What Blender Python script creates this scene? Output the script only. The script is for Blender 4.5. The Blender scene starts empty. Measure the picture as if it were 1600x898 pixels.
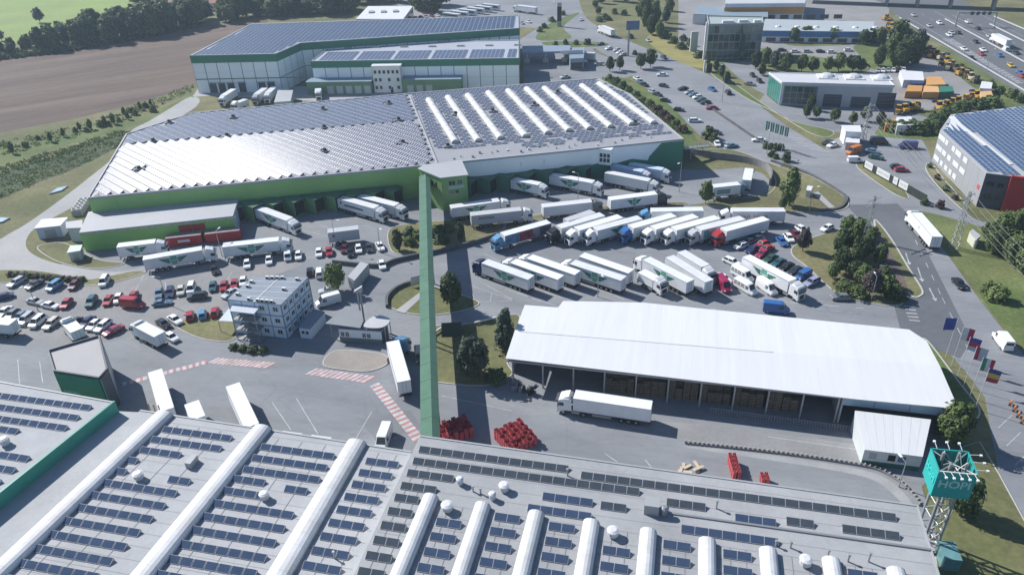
import bpy, bmesh, math, random
from mathutils import Vector, Matrix
import numpy as np
random.seed(7)
S = bpy.context.scene
C = S.collection
PI = math.pi

# ------------------------------------------------------------------ camera, sky, sun, exposure
cam_d = bpy.data.cameras.new('camera'); cam = bpy.data.objects.new('camera', cam_d); C.objects.link(cam)
cam_d.sensor_width = 36.0; cam_d.lens = 36.0 * 1177.55 / 1600.0; cam_d.clip_start = 1; cam_d.clip_end = 9000
cam.location = (0, 0, 88.66)
cam.rotation_euler = (Matrix.Rotation(math.radians(90 - 30.603), 3, 'X') @ Matrix.Rotation(math.radians(-1.985), 3, 'Z')).to_euler()
S.camera = cam
SUN_EL = math.radians(38.2)
SUN_V = Vector((-0.815 * math.cos(SUN_EL), 0.579 * math.cos(SUN_EL), math.sin(SUN_EL)))   # towards the sun
w = bpy.data.worlds.new('World'); S.world = w; w.use_nodes = True
wn = w.node_tree.nodes; wl = w.node_tree.links
sky = wn.new('ShaderNodeTexSky'); sky.sky_type = 'NISHITA'; sky.sun_disc = False
sky.sun_elevation = SUN_EL; sky.sun_rotation = math.atan2(SUN_V.x, SUN_V.y); sky.air_density = 1.0; sky.dust_density = .35; sky.ozone_density = 4.0
bg = wn['Background']; bg.inputs[1].default_value = 0.085
wl.new(sky.outputs[0], bg.inputs[0])
sd = bpy.data.lights.new('sun', 'SUN'); sd.energy = 4.8; sd.angle = math.radians(0.53); sd.color = (1.0, 0.965, 0.915)
so = bpy.data.objects.new('sun', sd); C.objects.link(so)
so.rotation_euler = SUN_V.to_track_quat('Z', 'Y').to_euler(); so.location = (0, 0, 200)
S.view_settings.view_transform = 'Standard'; S.view_settings.look = 'None'; S.view_settings.gamma = 1; S.view_settings.exposure = 0.54
S.view_settings.use_curve_mapping = False
S.render.engine = 'CYCLES'
S.cycles.max_bounces = 6; S.cycles.diffuse_bounces = 4; S.cycles.glossy_bounces = 3; S.cycles.transparent_max_bounces = 6
S.cycles.volume_bounces = 0; S.cycles.caustics_reflective = False; S.cycles.caustics_refractive = False

# ------------------------------------------------------------------ materials
MATS = {}
def mat(name, col, rough=0.7, var=0.0, scale=1.0, metal=0.0, spec=0.4, col2=None, bump=0.0, bscale=None, stretch=None, clear=0.0, fine=0.0, stain=0.0):
    """Principled material; var mixes a darker/lighter tone by noise, col2 is a second tone of patches."""
    if name in MATS: return MATS[name]
    m = bpy.data.materials.new(name); m.use_nodes = True
    n = m.node_tree.nodes; l = m.node_tree.links; b = n['Principled BSDF']
    b.inputs['Base Color'].default_value = (*col, 1); b.inputs['Roughness'].default_value = rough; b.inputs['Metallic'].default_value = metal
    b.inputs['Specular IOR Level'].default_value = spec
    if clear: b.inputs['Coat Weight'].default_value = clear; b.inputs['Coat Roughness'].default_value = 0.08
    if var or col2 or bump or fine:
        g = n.new('ShaderNodeNewGeometry'); mp = n.new('ShaderNodeMapping')
        l.new(g.outputs['Position'], mp.inputs[0])
        if stretch: mp.vector_type = 'TEXTURE'; mp.inputs['Scale'].default_value = [1 / q for q in stretch[:3]]; mp.inputs['Rotation'].default_value = (0, 0, stretch[3] if len(stretch) > 3 else 0)
        def noise(sc, det=5, ro=.6):
            t = n.new('ShaderNodeTexNoise'); t.inputs['Scale'].default_value = sc; t.inputs['Detail'].default_value = det; t.inputs['Roughness'].default_value = ro
            l.new(mp.outputs[0], t.inputs['Vector']); return t
        src = None
        if col2:
            t = noise(scale * .35, 4, .65); r = n.new('ShaderNodeValToRGB'); r.color_ramp.elements[0].position = .42; r.color_ramp.elements[1].position = .6
            r.color_ramp.elements[0].color = (*col, 1); r.color_ramp.elements[1].color = (*col2, 1); l.new(t.outputs[0], r.inputs[0]); src = r.outputs[0]
        for (amt, sc) in ((var, scale), (fine, scale * 14)):
            if not amt: continue
            t = noise(sc); mr = n.new('ShaderNodeMapRange'); mr.inputs[1].default_value = .3; mr.inputs[2].default_value = .7
            mr.inputs[3].default_value = 1 - amt; mr.inputs[4].default_value = 1 + amt; l.new(t.outputs[0], mr.inputs[0])
            mx = n.new('ShaderNodeVectorMath'); mx.operation = 'SCALE'
            if src is None: mx.inputs[0].default_value = col
            else: l.new(src, mx.inputs[0])
            l.new(mr.outputs[0], mx.inputs['Scale']); src = mx.outputs[0]
        if stain:      # oil spots, patched bands and hairline cracks of a worn surface
            for (kind_, sc, lo, hi, amt) in (('n', .55, .6, .7, stain), ('n', .16, .52, .66, stain * .6), ('c', .11, .0, .01, stain * .55)):
                if kind_ == 'n': t = noise(sc, 7, .7); o_ = t.outputs[0]
                else: t = n.new('ShaderNodeTexVoronoi'); t.feature = 'DISTANCE_TO_EDGE'; t.inputs['Scale'].default_value = sc; l.new(g.outputs['Position'], t.inputs['Vector']); o_ = t.outputs['Distance']
                mr = n.new('ShaderNodeMapRange'); mr.inputs[1].default_value = lo; mr.inputs[2].default_value = hi
                mr.inputs[3].default_value, mr.inputs[4].default_value = (1, 1 - amt) if kind_ == 'n' else (1 - amt, 1); l.new(o_, mr.inputs[0])
                mx = n.new('ShaderNodeVectorMath'); mx.operation = 'SCALE'; l.new(src, mx.inputs[0]); l.new(mr.outputs[0], mx.inputs['Scale']); src = mx.outputs[0]
        if src is not None: l.new(src, b.inputs['Base Color'])
        if bump:
            t = noise(bscale or scale * 4); bp = n.new('ShaderNodeBump'); bp.inputs['Strength'].default_value = bump; bp.inputs['Distance'].default_value = .1
            l.new(t.outputs[0], bp.inputs['Height']); l.new(bp.outputs[0], b.inputs['Normal'])
    MATS[name] = m; return m

def foliage(name, col, col2):
    if name in MATS: return MATS[name]
    m = bpy.data.materials.new(name); m.use_nodes = True; n = m.node_tree.nodes; l = m.node_tree.links; b = n['Principled BSDF']
    b.inputs['Roughness'].default_value = .6; b.inputs['Specular IOR Level'].default_value = .25
    g = n.new('ShaderNodeNewGeometry'); oi = n.new('ShaderNodeObjectInfo')
    r = n.new('ShaderNodeValToRGB'); r.color_ramp.elements[0].color = (*col, 1); r.color_ramp.elements[1].color = (*col2, 1)
    l.new(g.outputs['Random Per Island'], r.inputs[0])
    mr = n.new('ShaderNodeMapRange'); mr.inputs[3].default_value = .75; mr.inputs[4].default_value = 1.25; l.new(oi.outputs['Random'], mr.inputs[0])
    mx = n.new('ShaderNodeVectorMath'); mx.operation = 'SCALE'; l.new(r.outputs[0], mx.inputs[0]); l.new(mr.outputs[0], mx.inputs['Scale'])
    l.new(mx.outputs[0], b.inputs['Base Color'])
    tr = n.new('ShaderNodeBsdfTranslucent'); l.new(mx.outputs[0], tr.inputs[0]); ms = n.new('ShaderNodeMixShader'); ms.inputs[0].default_value = .25
    l.new(b.outputs[0], ms.inputs[1]); l.new(tr.outputs[0], ms.inputs[2]); l.new(ms.outputs[0], n['Material Output'].inputs[0])
    MATS[name] = m; return m

def ribbed(name, col, rough, ang, pitch, amt=.35, var=.06):
    """sheet metal cladding: fine standing ribs at a pitch along a direction"""
    if name in MATS: return MATS[name]
    m = mat(name, col, rough, var, .15)
    n = m.node_tree.nodes; l = m.node_tree.links; b = n['Principled BSDF']
    g = n.new('ShaderNodeNewGeometry'); mp = n.new('ShaderNodeMapping'); mp.inputs['Rotation'].default_value = (0, 0, -ang); l.new(g.outputs['Position'], mp.inputs[0])
    wv = n.new('ShaderNodeTexWave'); wv.bands_direction = 'X'; wv.inputs['Scale'].default_value = 2 * PI / pitch / 20 * 1.0; l.new(mp.outputs[0], wv.inputs[0])
    bp = n.new('ShaderNodeBump'); bp.inputs['Strength'].default_value = amt; bp.inputs['Distance'].default_value = .05; l.new(wv.outputs[1], bp.inputs['Height']); l.new(bp.outputs[0], b.inputs['Normal'])
    return m

# ------------------------------------------------------------------ mesh helpers
class MB:
    def __init__(s): s.v = []; s.f = []; s.m = []
    def poly(s, pts, m=0):
        i = len(s.v); s.v += [tuple(p) for p in pts]; s.f.append(tuple(range(i, i + len(pts)))); s.m.append(m)
    def hexa(s, b, t, m=0, mt=None):
        i = len(s.v); n = len(b); s.v += [tuple(p) for p in b] + [tuple(p) for p in t]
        s.f.append(tuple(range(i + n - 1, i - 1, -1))); s.m.append(m)
        s.f.append(tuple(range(i + n, i + 2 * n))); s.m.append(m if mt is None else mt)
        for k in range(n):
            j = (k + 1) % n; s.f.append((i + k, i + j, i + n + j, i + n + k)); s.m.append(m)
    def prism(s, p, z0, z1, m=0, mt=None): s.hexa([(x, y, z0) for x, y in p], [(x, y, z1) for x, y in p], m, mt)
    def box(s, c, d, rz=0, m=0, mt=None):
        x, y, z = c; a, b, h = d[0] / 2, d[1] / 2, d[2]; co, si = math.cos(rz), math.sin(rz)
        p = [(x + co * u - si * v, y + si * u + co * v) for u, v in ((-a, -b), (a, -b), (a, b), (-a, b))]; s.prism(p, z, z + h, m, mt)
    def cyl(s, p0, p1, r0, r1=None, n=8, m=0, cap=True):
        r1 = r0 if r1 is None else r1; a = Vector(p0); b = Vector(p1); d = (b - a).normalized(); u = d.orthogonal().normalized(); v = d.cross(u)
        i = len(s.v)
        for (p, r) in ((a, r0), (b, r1)):
            for k in range(n): t = 2 * PI * k / n; s.v.append(tuple(p + (u * math.cos(t) + v * math.sin(t)) * r))
        for k in range(n): j = (k + 1) % n; s.f.append((i + k, i + j, i + n + j, i + n + k)); s.m.append(m)
        if cap: s.f.append(tuple(range(i + n - 1, i - 1, -1))); s.m.append(m); s.f.append(tuple(range(i + n, i + 2 * n))); s.m.append(m)
    def bar(s, p0, p1, w, h, m=0):
        a = Vector(p0); b = Vector(p1); d = (b - a).normalized(); u = d.cross(Vector((0, 0, 1)))
        u = Vector((1, 0, 0)) if u.length < 1e-4 else u.normalized(); v = u.cross(d)
        q = [(-1, -1), (1, -1), (1, 1), (-1, 1)]
        s.hexa([a + u * (x * w / 2) + v * (y * h / 2) for x, y in q], [b + u * (x * w / 2) + v * (y * h / 2) for x, y in q], m)
    def mesh(s, name, mats=()):
        me = bpy.data.meshes.new(name); me.from_pydata(s.v, [], s.f)
        for x in mats: me.materials.append(x)
        if len(mats) > 1: me.polygons.foreach_set('material_index', s.m)
        me.update(); return me
    def build(s, name, mats, parent=None, loc=None, rz=None, smooth=False):
        if not isinstance(mats, (list, tuple)): mats = [mats]
        me = s.mesh(name, mats)
        if smooth: me.polygons.foreach_set('use_smooth', [True] * len(me.polygons))
        return link(name, me, parent, loc, rz)
def link(name, me, parent=None, loc=None, rz=None):
    o = bpy.data.objects.new(name, me); C.objects.link(o)
    if parent is not None: o.parent = parent
    if loc is not None: o.location = loc
    if rz is not None: o.rotation_euler = (0, 0, rz)
    return o
def tag(o, label=None, cat=None, group=None, kind=None):
    if label: o['label'] = label
    if cat: o['category'] = cat
    if group: o['group'] = group
    if kind: o['kind'] = kind
    return o
LABELS = {}
def thing(name, label, cat, loc=(0, 0, 0), rz=0, group=None):
    o = bpy.data.objects.new(name, None); C.objects.link(o); o.empty_display_size = .5
    o.location = loc; o.rotation_euler = (0, 0, rz); return tag(o, label, cat, group)
def norm_out(mb_obj):
    bm = bmesh.new(); bm.from_mesh(mb_obj.data); bmesh.ops.recalc_face_normals(bm, faces=bm.faces); bm.to_mesh(mb_obj.data); bm.free(); return mb_obj
def sheet(name, pts, z, m, kind='structure', parent=None):
    mb = MB(); mb.poly([(x, y, z) for x, y in pts], 0); o = mb.build(name, m, parent)
    if o.data.polygons[0].normal.z < 0: o.data.flip_normals()
    bm = bmesh.new(); bm.from_mesh(o.data); bmesh.ops.triangulate(bm, faces=bm.faces); bm.to_mesh(o.data); bm.free()
    if parent is None: tag(o, kind=kind)
    return o
def smoothpoly(pts, n=6, closed=True):
    P = [Vector(p) for p in pts]; N = len(P); out = []
    rng = range(N) if closed else range(N - 1)
    for i in rng:
        if closed: a, b, c, d = P[i - 1], P[i], P[(i + 1) % N], P[(i + 2) % N]
        else: a, b, c, d = P[max(i - 1, 0)], P[i], P[i + 1], P[min(i + 2, N - 1)]
        for k in range(n):
            t = k / n; out.append(tuple(.5 * ((2 * b) + (c - a) * t + (2 * a - 5 * b + 4 * c - d) * t * t + (3 * b - a - 3 * c + d) * t ** 3)))
    if not closed: out.append(tuple(P[-1]))
    return out
def strip(mb, line, w, z0, z1, m=0, mt=None, closed=False):
    """a kerb or low wall along a polyline, mitred"""
    P = [Vector((x, y)) for x, y in line]; N = len(P); L = []; R = []
    for i in range(N):
        if closed: a, b = P[i - 1], P[(i + 1) % N]
        else: a, b = P[max(i - 1, 0)], P[min(i + 1, N - 1)]
        d = (b - a).normalized(); n = Vector((-d.y, d.x)) * w / 2; L.append(P[i] + n); R.append(P[i] - n)
    for i in range(N if closed else N - 1):
        j = (i + 1) % N; q = [R[i], R[j], L[j], L[i]]; mb.prism([(v.x, v.y) for v in q], z0, z1, m, mt)
def dash(mb, a, b, w, z, on=None, off=0, m=0):
    a = Vector(a); b = Vector(b); d = b - a; L = d.length; d.normalize(); n = Vector((-d.y, d.x)) * w / 2; t = 0
    on = on or L
    while t < L - .05:
        e = min(t + on, L); p, q = a + d * t, a + d * e
        mb.poly([(*(p - n), z), (*(q - n), z), (*(q + n), z), (*(p + n), z)]); t += on + off
class Wall:
    """frame of a vertical wall from A to B (outward normal to the right of A->B)"""
    def __init__(s, A, B):
        s.a = Vector(A[:2]); d = Vector(B[:2]) - s.a; s.L = d.length; s.u = d.normalized(); s.n = Vector((s.u.y, -s.u.x)); s.ang = math.atan2(s.u.y, s.u.x)
    def p(s, u, d, z): q = s.a + s.u * u + s.n * d; return (q.x, q.y, z)
    def box(s, mb, u0, u1, z0, z1, d0, d1, m=0, mt=None):
        mb.hexa([s.p(u0, d1, z0), s.p(u1, d1, z0), s.p(u1, d0, z0), s.p(u0, d0, z0)], [s.p(u0, d1, z1), s.p(u1, d1, z1), s.p(u1, d0, z1), s.p(u0, d0, z1)], m, mt)
    def window(s, parent, u, z, wd, ht, fm=None, gm=None, cols=2, name='window'):
        mb = MB(); t = .09
        for (a, b, c, e) in ((u, u + wd, z, z + t), (u, u + wd, z + ht - t, z + ht), (u, u + t, z + t, z + ht - t), (u + wd - t, u + wd, z + t, z + ht - t)): s.box(mb, a, b, c, e, 0.002, .09)
        for k in range(1, cols): x = u + wd * k / cols; s.box(mb, x - .035, x + .035, z + t, z + ht - t, .002, .085)
        o = mb.build(name, fm or M_frame, parent)
        g = MB(); s.box(g, u + t, u + wd - t, z + t, z + ht - t, .002, .03); g.build('pane', gm or M_glass, o); return o

def text_mesh(body, size, m, offset=.02, extrude=0):
    fc = bpy.data.curves.new('lettering', 'FONT'); fc.body = body; fc.size = size; fc.align_x = 'CENTER'; fc.offset = offset; fc.extrude = extrude; fc.resolution_u = 3
    t = bpy.data.objects.new('lettering', fc); me = bpy.data.meshes.new_from_object(t); bpy.data.objects.remove(t); me.materials.clear(); me.materials.append(m); return me

_U = ['', 'first', 'second', 'third', 'fourth', 'fifth', 'sixth', 'seventh', 'eighth', 'ninth', 'tenth', 'eleventh', 'twelfth', 'thirteenth', 'fourteenth', 'fifteenth', 'sixteenth', 'seventeenth', 'eighteenth', 'nineteenth']
def ordw(n):
    if n < 20: return _U[n]
    t, u = divmod(n, 10); return ['', '', 'twentieth', 'thirtieth', 'fortieth', 'fiftieth'][t] if u == 0 else ['', '', 'twenty', 'thirty', 'forty', 'fifty'][t] + '-' + _U[u]

M_grass = mat('grass', (.115, .125, .05), .95, .28, .06, col2=(.16, .15, .075), fine=.22, bump=.5, bscale=2.)
M_grass2 = mat('grass_green', (.085, .125, .035), .95, .25, .08, col2=(.13, .15, .055), fine=.25, bump=.5, bscale=2.)
M_grassd = mat('grass_dark', (.04, .06, .025), .95, .35, .12, col2=(.06, .075, .03), fine=.35, bump=.8, bscale=1.5)
M_meadow = mat('meadow', (.19, .27, .065), .95, .12, .03, col2=(.2, .25, .075), fine=.08)
M_field = mat('field', (.098, .07, .056), .95, .25, .09, col2=(.135, .1, .08), fine=.25, stretch=(.16, 1.5, 1, 0.547), bump=.6, bscale=1.)
M_asph = mat('asphalt', (.19, .202, .22), .88, .13, .07, fine=.06, col2=(.228, .239, .255), stretch=(.45, 1.3, 1, -.24), stain=.2)
M_asphd = mat('asphalt_new', (.102, .113, .127), .85, .08, .05, fine=.06, col2=(.118, .128, .142), stain=.12)
M_asphw = mat('asphalt_highway', (.115, .122, .132), .85, .1, .04, fine=.04, stretch=(1, .2, 1, .5))
M_conc = mat('concrete', (.3, .302, .305), .85, .1, .08, fine=.05, col2=(.34, .338, .335))
M_pave = mat('paving', (.27, .245, .22), .9, .1, .2, fine=.12)
M_paint = mat('road_paint', (.4, .41, .42), .7, .3, .6, fine=.15)
M_paintr = mat('road_paint_red', (.36, .17, .17), .7, .25, .6, fine=.15)
M_kerb = mat('kerb_stone', (.42, .41, .39), .85, .1, .4)
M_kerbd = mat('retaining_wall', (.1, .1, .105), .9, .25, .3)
M_soil = mat('soil', (.12, .095, .075), .95, .3, .3, fine=.3)
M_mulch = mat('mulch', (.13, .095, .09), .95, .3, .5, fine=.3)
M_roofg = mat('roof_membrane', (.285, .296, .31), .85, .1, .12, fine=.05, col2=(.325, .334, .345), stain=.1)
M_roofm = mat('roof_main', (.29, .295, .315), .55, .06, .1)
M_roofw = mat('roof_white', (.6, .61, .625), .6, .045, .5, stretch=(1.6, .07, 1, -.245))
M_roofl = mat('roof_light', (.37, .38, .4), .55, .05, .1)
M_trim = mat('trim_white', (.58, .59, .6), .5, .05, .3)
M_trimg = mat('trim_grey', (.33, .345, .355), .5, .05, .3)
M_green = mat('cladding_green', (.26, .45, .15), .5, .07, .12)
M_greend = mat('cladding_dark_green', (.03, .17, .11), .5, .08, .12)
M_greent = mat('cladding_teal', (.03, .25, .19), .5, .08, .12)
M_bluew = mat('cladding_pale_blue', (.76, .82, .84), .5, .05, .12)
M_wallw = mat('wall_white', (.7, .72, .73), .6, .05, .15)
M_wallg = mat('wall_grey', (.42, .43, .45), .6, .05, .15)
M_walld = mat('wall_anthracite', (.06, .068, .085), .5, .08, .15)
M_red = mat('cladding_red', (.36, .03, .03), .5, .07, .2)
M_orange = mat('cladding_orange', (.5, .25, .07), .6, .06, .2)
M_blue = mat('cladding_blue', (.07, .19, .4), .5, .07, .2)
M_frame = mat('window_frame', (.6, .62, .63), .5)
M_glass = mat('glass_dark', (.02, .028, .036), .08, spec=.7)
M_glassg = mat('glass_green', (.03, .07, .06), .06, spec=.9)
M_glasst = mat('glass_teal', (.05, .2, .18), .08, spec=.8)
M_panel = mat('solar_cells', (.05, .076, .132), .09, .12, .6, spec=.5)
M_panelg = mat('solar_cells_grey', (.058, .072, .088), .09, .12, .6, spec=.5)
M_alu = mat('aluminium', (.5, .51, .52), .55, metal=.2)
M_steel = mat('steel_grey', (.33, .345, .36), .45, metal=.5)
M_galv = mat('galvanised', (.36, .375, .38), .5, .1, .5, metal=.4)
M_black = mat('rubber_black', (.016, .016, .017), .85)
M_dark = mat('dark_recess', (.012, .013, .016), .9)
M_chass = mat('chassis', (.03, .03, .033), .7)
M_rim = mat('rim', (.35, .36, .37), .4, metal=.7)
M_lamp = mat('lamp_glass', (.75, .76, .76), .2)
M_tail = mat('tail_lamp', (.4, .02, .02), .3)
M_plast = mat('skylight_plastic', (.58, .595, .61), .6, .09, .5, col2=(.54, .545, .545))
M_white = mat('paint_white', (.66, .67, .68), .3, .03, .3, clear=.3)
M_trl = mat('trailer_white', (.7, .715, .73), .42, .04, .35)
M_trlg = mat('trailer_grey', (.46, .47, .49), .5, .05, .35)
M_emb = mat('emblem_green', (.03, .27, .17), .5)
M_embd = mat('emblem_deep_green', (.03, .16, .11), .5)
M_text = mat('lettering_black', (.03, .03, .035), .5)
M_textr = mat('lettering_red', (.3, .04, .06), .5)
M_bark = mat('bark', (.09, .07, .05), .9, .3, 2.)
M_wood = mat('wood', (.34, .25, .16), .8, .2, 1.)
M_crate = mat('crate_red', (.42, .075, .085), .65, .35, 1.2, fine=.15)
M_aqua = mat('sign_turquoise', (.02, .34, .32), .4, .03, .3)
M_aqual = mat('sign_letters', (.36, .6, .58), .5)
M_yellow = mat('machine_yellow', (.52, .3, .04), .5, .15, 1.)
M_yardc = mat('yard_concrete', (.225, .222, .225), .85, .1, .08, fine=.05, col2=(.255, .25, .25))

# ------------------------------------------------------------------ the ground
sheet('ground', [(-4000, -1500), (4000, -1500), (4000, 6000), (-4000, 6000)], 0, M_grass)
sheet('meadow', [(-1123.45,985.05),(-291.29,774.24),(-234.2,499.93),(-250.13,461.57),(-277.44,430.18),(-350.55,388.52),(-562.94,403.93)], .012, M_meadow)
sheet('field', [(-338.52,306.5),(-292.57,352.48),(-257.45,394.96),(-220.63,421.74),(-179.62,464.23),(-142.21,480.21),(-123.2,382.72),(-136.83,340.36),(-138.92,328.43),(-150.76,312.89),(-166.96,293.44),(-190.45,276.89),(-237.27,244.56)], .012, M_field)
sheet('ditch_bank', smoothpoly([(-195.41,203.24),(-173.23,225.09),(-161.82,241.6),(-151.8,256.57),(-142.26,274.02),(-134.25,266.13),(-135.81,261.54),(-142.65,237.5),(-149.12,225.55),(-153.93,212.53),(-161.23,188.18)]), .012, M_grassd)
sheet('verge', smoothpoly([(-215.34,244.27),(-180.53,259.41),(-161.12,276),(-139.55,301.11),(-133.21,320.04),(-129.87,310.45),(-138.2,284.79),(-155.12,263.49),(-170.91,242.45),(-199.66,222.3)]), .008, M_grass2)
# the yard and the roads
sheet('yard', [(-169.67,166.8),(-122.61,165.77),(-111.89,169.98),(-111.08,182.43),(-81.58,217),(-31.35,227.14),(53.39,217.87),(62.11,216.33),(72.27,217.5),(76.8,212.91),(77.53,205.36),(74.29,198.57),(69.67,195.35),(58.37,193.65),(48.45,191.02),(92.73,187.33),(94.96,181.39),(94.34,175.96),(87.71,152.46),(86.95,138.23),(84.8,129.49),(81.44,128.02),(78.3,102.15),(69.67,89.78),(62.92,84.45),(57.04,62),(-107.55,68.46)], .022, M_asph)
sheet('access_road', smoothpoly([(-174.35,175.17),(-142.93,181.1),(-137.31,189.48),(-135.31,202.73),(-134.26,224.22),(-134.42,252.93),(-139.77,273.76),(-137.69,284.73),(-135.65,298.98),(-132.98,316.28),(-127.19,311.94),(-125.48,297.83),(-131.06,272.85),(-128.16,260.76),(-128.29,236.17),(-125.96,214.94),(-130.88,195.92),(-131.6,187.07),(-126.39,177.32),(-114.91,169.52),(-97.91,164.03),(-88.33,167.94),(-87.61,166.89),(-94.78,164.13),(-105.39,159.82),(-122.25,162.23),(-163.51,160.72)], 5), .03, M_conc)
main_road = smoothpoly([(36.78,619.31),(33.58,511.17),(36.5,449.64),(46.39,368.88),(62.19,331.59),(75.38,284.77),(82.84,245.81),(86.91,224.85),(91.06,194.41),(92.22,187.37),(92.72,176.09),(88.5,158.74),(87.26,140.36),(84.07,130.75),(84.79,123.64),(85,112.98),(83.93,100.13),(82.37,83.54),(82.36,66.94),(102.56,66.11),(100.94,92.76),(98.05,108.34),(99.03,119.45),(101.34,137.27),(105.09,159.16),(106.89,174.96),(108.19,184.79),(107.52,195.69),(102.71,230.21),(98.07,254.95),(92.86,301.89),(81.01,343.44),(67.15,379),(56.34,412.68),(48.41,447.61),(49.37,508.14),(59.38,614.14)], 4)
sheet('road', main_road, .026, M_asph)
sheet('road_patch', [(92.54,188.19),(97.64,187.77),(106.48,187.88),(106.19,181.28),(102.79,167.2),(95.98,140.32),(91.53,122.77),(86.17,117.01),(81.97,121.57),(79.65,128.13),(82.89,138.49),(87.26,140.36),(90.62,142.05),(93.43,158.38),(95.63,175.1),(92.32,180.81)], .034, M_asphd)
sheet('side_road', smoothpoly([(105.8,187.93),(107.52,195.69),(104.61,214.49),(102.29,229.08),(111.05,240.98),(123.98,246.11),(136.87,240.23),(129.23,212.19),(122.97,186.49),(122.24,175.66),(131.85,172.23),(127.67,165.29),(117.72,167.47),(112.62,176.43),(106.62,179.65)], 4), .018, M_asph)
sheet('station_road', [(38.61,452.93),(43.96,369.23),(62.19,331.59),(70.25,302.83),(55.71,326.12),(43.3,315.63),(8.14,310.43),(9.51,404.76),(18.9,426.71),(-39.69,462.68),(-43.09,576.81),(21.92,591.61)], .014, M_asph)
sheet('office_parking', smoothpoly([(55.31,332.5),(71.22,334.71),(75.65,309.65),(81.13,284.1),(85.59,245.52),(88.22,226.99),(81.85,216.6),(73.59,229.56),(67.68,239.12),(63.5,270.3),(59.01,295.22)], 4), .019, M_conc if False else M_asph)
sheet('glass_office_parking', [(98.08,342.25),(121.45,341.32),(123.31,317.35),(102.66,290.01),(100.35,299.14),(98.49,320.57)], .014, M_asph)
sheet('machine_yard', [(94.25,278.51),(142.03,269.12),(172.12,261.93),(185.91,280.08),(186.93,297.58),(186.79,317.21),(198.1,375.65),(208.07,420.3),(252.21,515.19),(125.56,568.98),(86.06,378.9),(95.25,358.1),(124.85,366.49),(130.08,341.27)], .01, M_yardc)
sheet('service_forecourt', [(97.76,278.11),(143.15,268.99),(151.67,253.36),(143.69,237.63),(125.42,239.5),(111.38,247.43),(102.06,258.74)], .016, M_asph)
sheet('roadside_parking', [(86.07,109.01),(94.62,110.46),(103.18,77.4),(86.58,57.21),(72.15,67.36),(76.16,86.59)], .03, M_asph)
sheet('highway', [(203.71,648.85),(224.65,464.07),(213.52,419.37),(206.46,358.31),(199.77,311.41),(197.06,280.42),(187.97,145.34),(242.07,167.93),(259.05,383.27),(263.99,414.1),(270.82,465.67),(313.68,620.99)], .02, M_asphw)
sheet('warehouse_apron', [(-131.85,316.14),(-124.07,317.07),(-69.84,301.68),(-39.28,306.95),(-40.22,316.35),(-85.64,326.81),(-133.8,329.78)], .03, M_conc)
sheet('bus_depot', [(-54.65,461.52),(-35.3,452.81),(5.58,466.16),(29.8,489.94),(51.76,557.02),(-40.06,605.14),(-85.65,585.7)], .012, M_yardc)
sheet('cross_street', [(4.46,402.57),(50.21,395.56),(51.61,375.94),(13.5,378.86),(4.21,388.35)], .0245, M_asph)

sheet('concrete_apron', [(20.15,102.63),(34.88,100.33),(56.99,94.35),(55.74,89.29),(46.66,92.41),(28.49,96.58)], .028, mat('apron_concrete', (.25, .252, .255), .88, .14, .1, fine=.08, col2=(.22, .224, .23)))
sheet('concrete_apron', smoothpoly([(28.43,95.32),(36.45,93.83),(46.3,91.37),(55.14,88.6),(58.62,86.03),(59.91,81.27),(58.47,81.34),(56.52,85.85),(51.43,88.35),(41.07,91.48),(31.2,94.25)], 4), .0285, mat('apron_worn', (.29, .295, .3), .88, .16, .2, fine=.1))
sheet('asphalt_patch', [(-28.46,105.19),(-19.45,107.37),(-16.69,102.34),(-24.17,99.08)], .0265, mat('asphalt_patch', (.165, .175, .19), .88, .1, .1))
sheet('car_park', [(-147.16,159.61),(-114.72,159.84),(-92.34,162.04),(-73.38,166.53),(-53.53,170.87),(-51.99,164.01),(-61.08,156.76),(-61.62,148.04),(-70.75,140.57),(-74.58,135.78),(-90.68,131.96),(-130.89,135.58)], .0262, mat('car_park_gravel', (.215, .218, .222), .9, .12, .12, fine=.1, col2=(.24, .238, .235)))
# paint
pm = MB(); rm = MB(); Z = .05
def px_dash(mb, pts, w, on=None, off=0, z=Z):
    for a, b in zip(pts[:-1], pts[1:]): dash(mb, a, b, w, z, on, off)
for ln in ([(-45.51,110.97),(-40.02,102.87)], [(-41.17,111.86),(-34.99,101.6)], [(-26.32,107.2),(-28.24,99.61)], [(-22.78,104.02),(-23.49,100.68)], [(-102.06,127.62),(-96.66,118.43)], [(-97.08,126.66),(-92.67,119.42)],
           [(-45.71,172.74),(-39.33,174.05)], [(-62.54,187.61),(-50.71,181.21)], [(-37.84,190.52),(-29.77,185.02)], [(-51.83,186.76),(-43.92,181.45)], [(-7.46,153.06),(0.75,143.65)], [(-6.92,167.08),(-2.3,162.07)],
           [(-7.21,156.08),(6.17,143.02)], [(-1.49,149.13),(11.09,140.02)], [(7.26,147.39),(17.38,139.61)], [(15.69,151.47),(24.87,142.87)], [(25.08,147.33),(29.82,142.55)], [(40.23,141.31),(44.13,137.09)],
           [(-4.72,147.63),(-4.99,143.48)], [(-9.12,147.93),(-8.45,144.53)], [(-9.21,151.11),(0.61,143.93)], [(-8.44,143.98),(-0.1,143.98)],
           [(-88.1,147.56),(-89.91,161.87)], [(-83.39,158.3),(-79.36,149.22)], [(-88.53,161.14),(-90.24,155.15)], [(-68.42,155.75),(-68.31,161.94)], [(75.96,179.36),(85.01,178.64)], [(70.82,174.03),(78.33,174.19)],
           [(-13.84,111.13),(-0.77,106.02)], [(14.58,94.3),(16.42,92.09)], [(21.03,92.47),(21.77,90.65)], [(42.78,96.97),(56.28,93.15)]):
    px_dash(pm, ln, .14)
px_dash(pm, [(-66.56,179.78),(-27.43,187.64)], .14, 3, 3.5)
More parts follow.
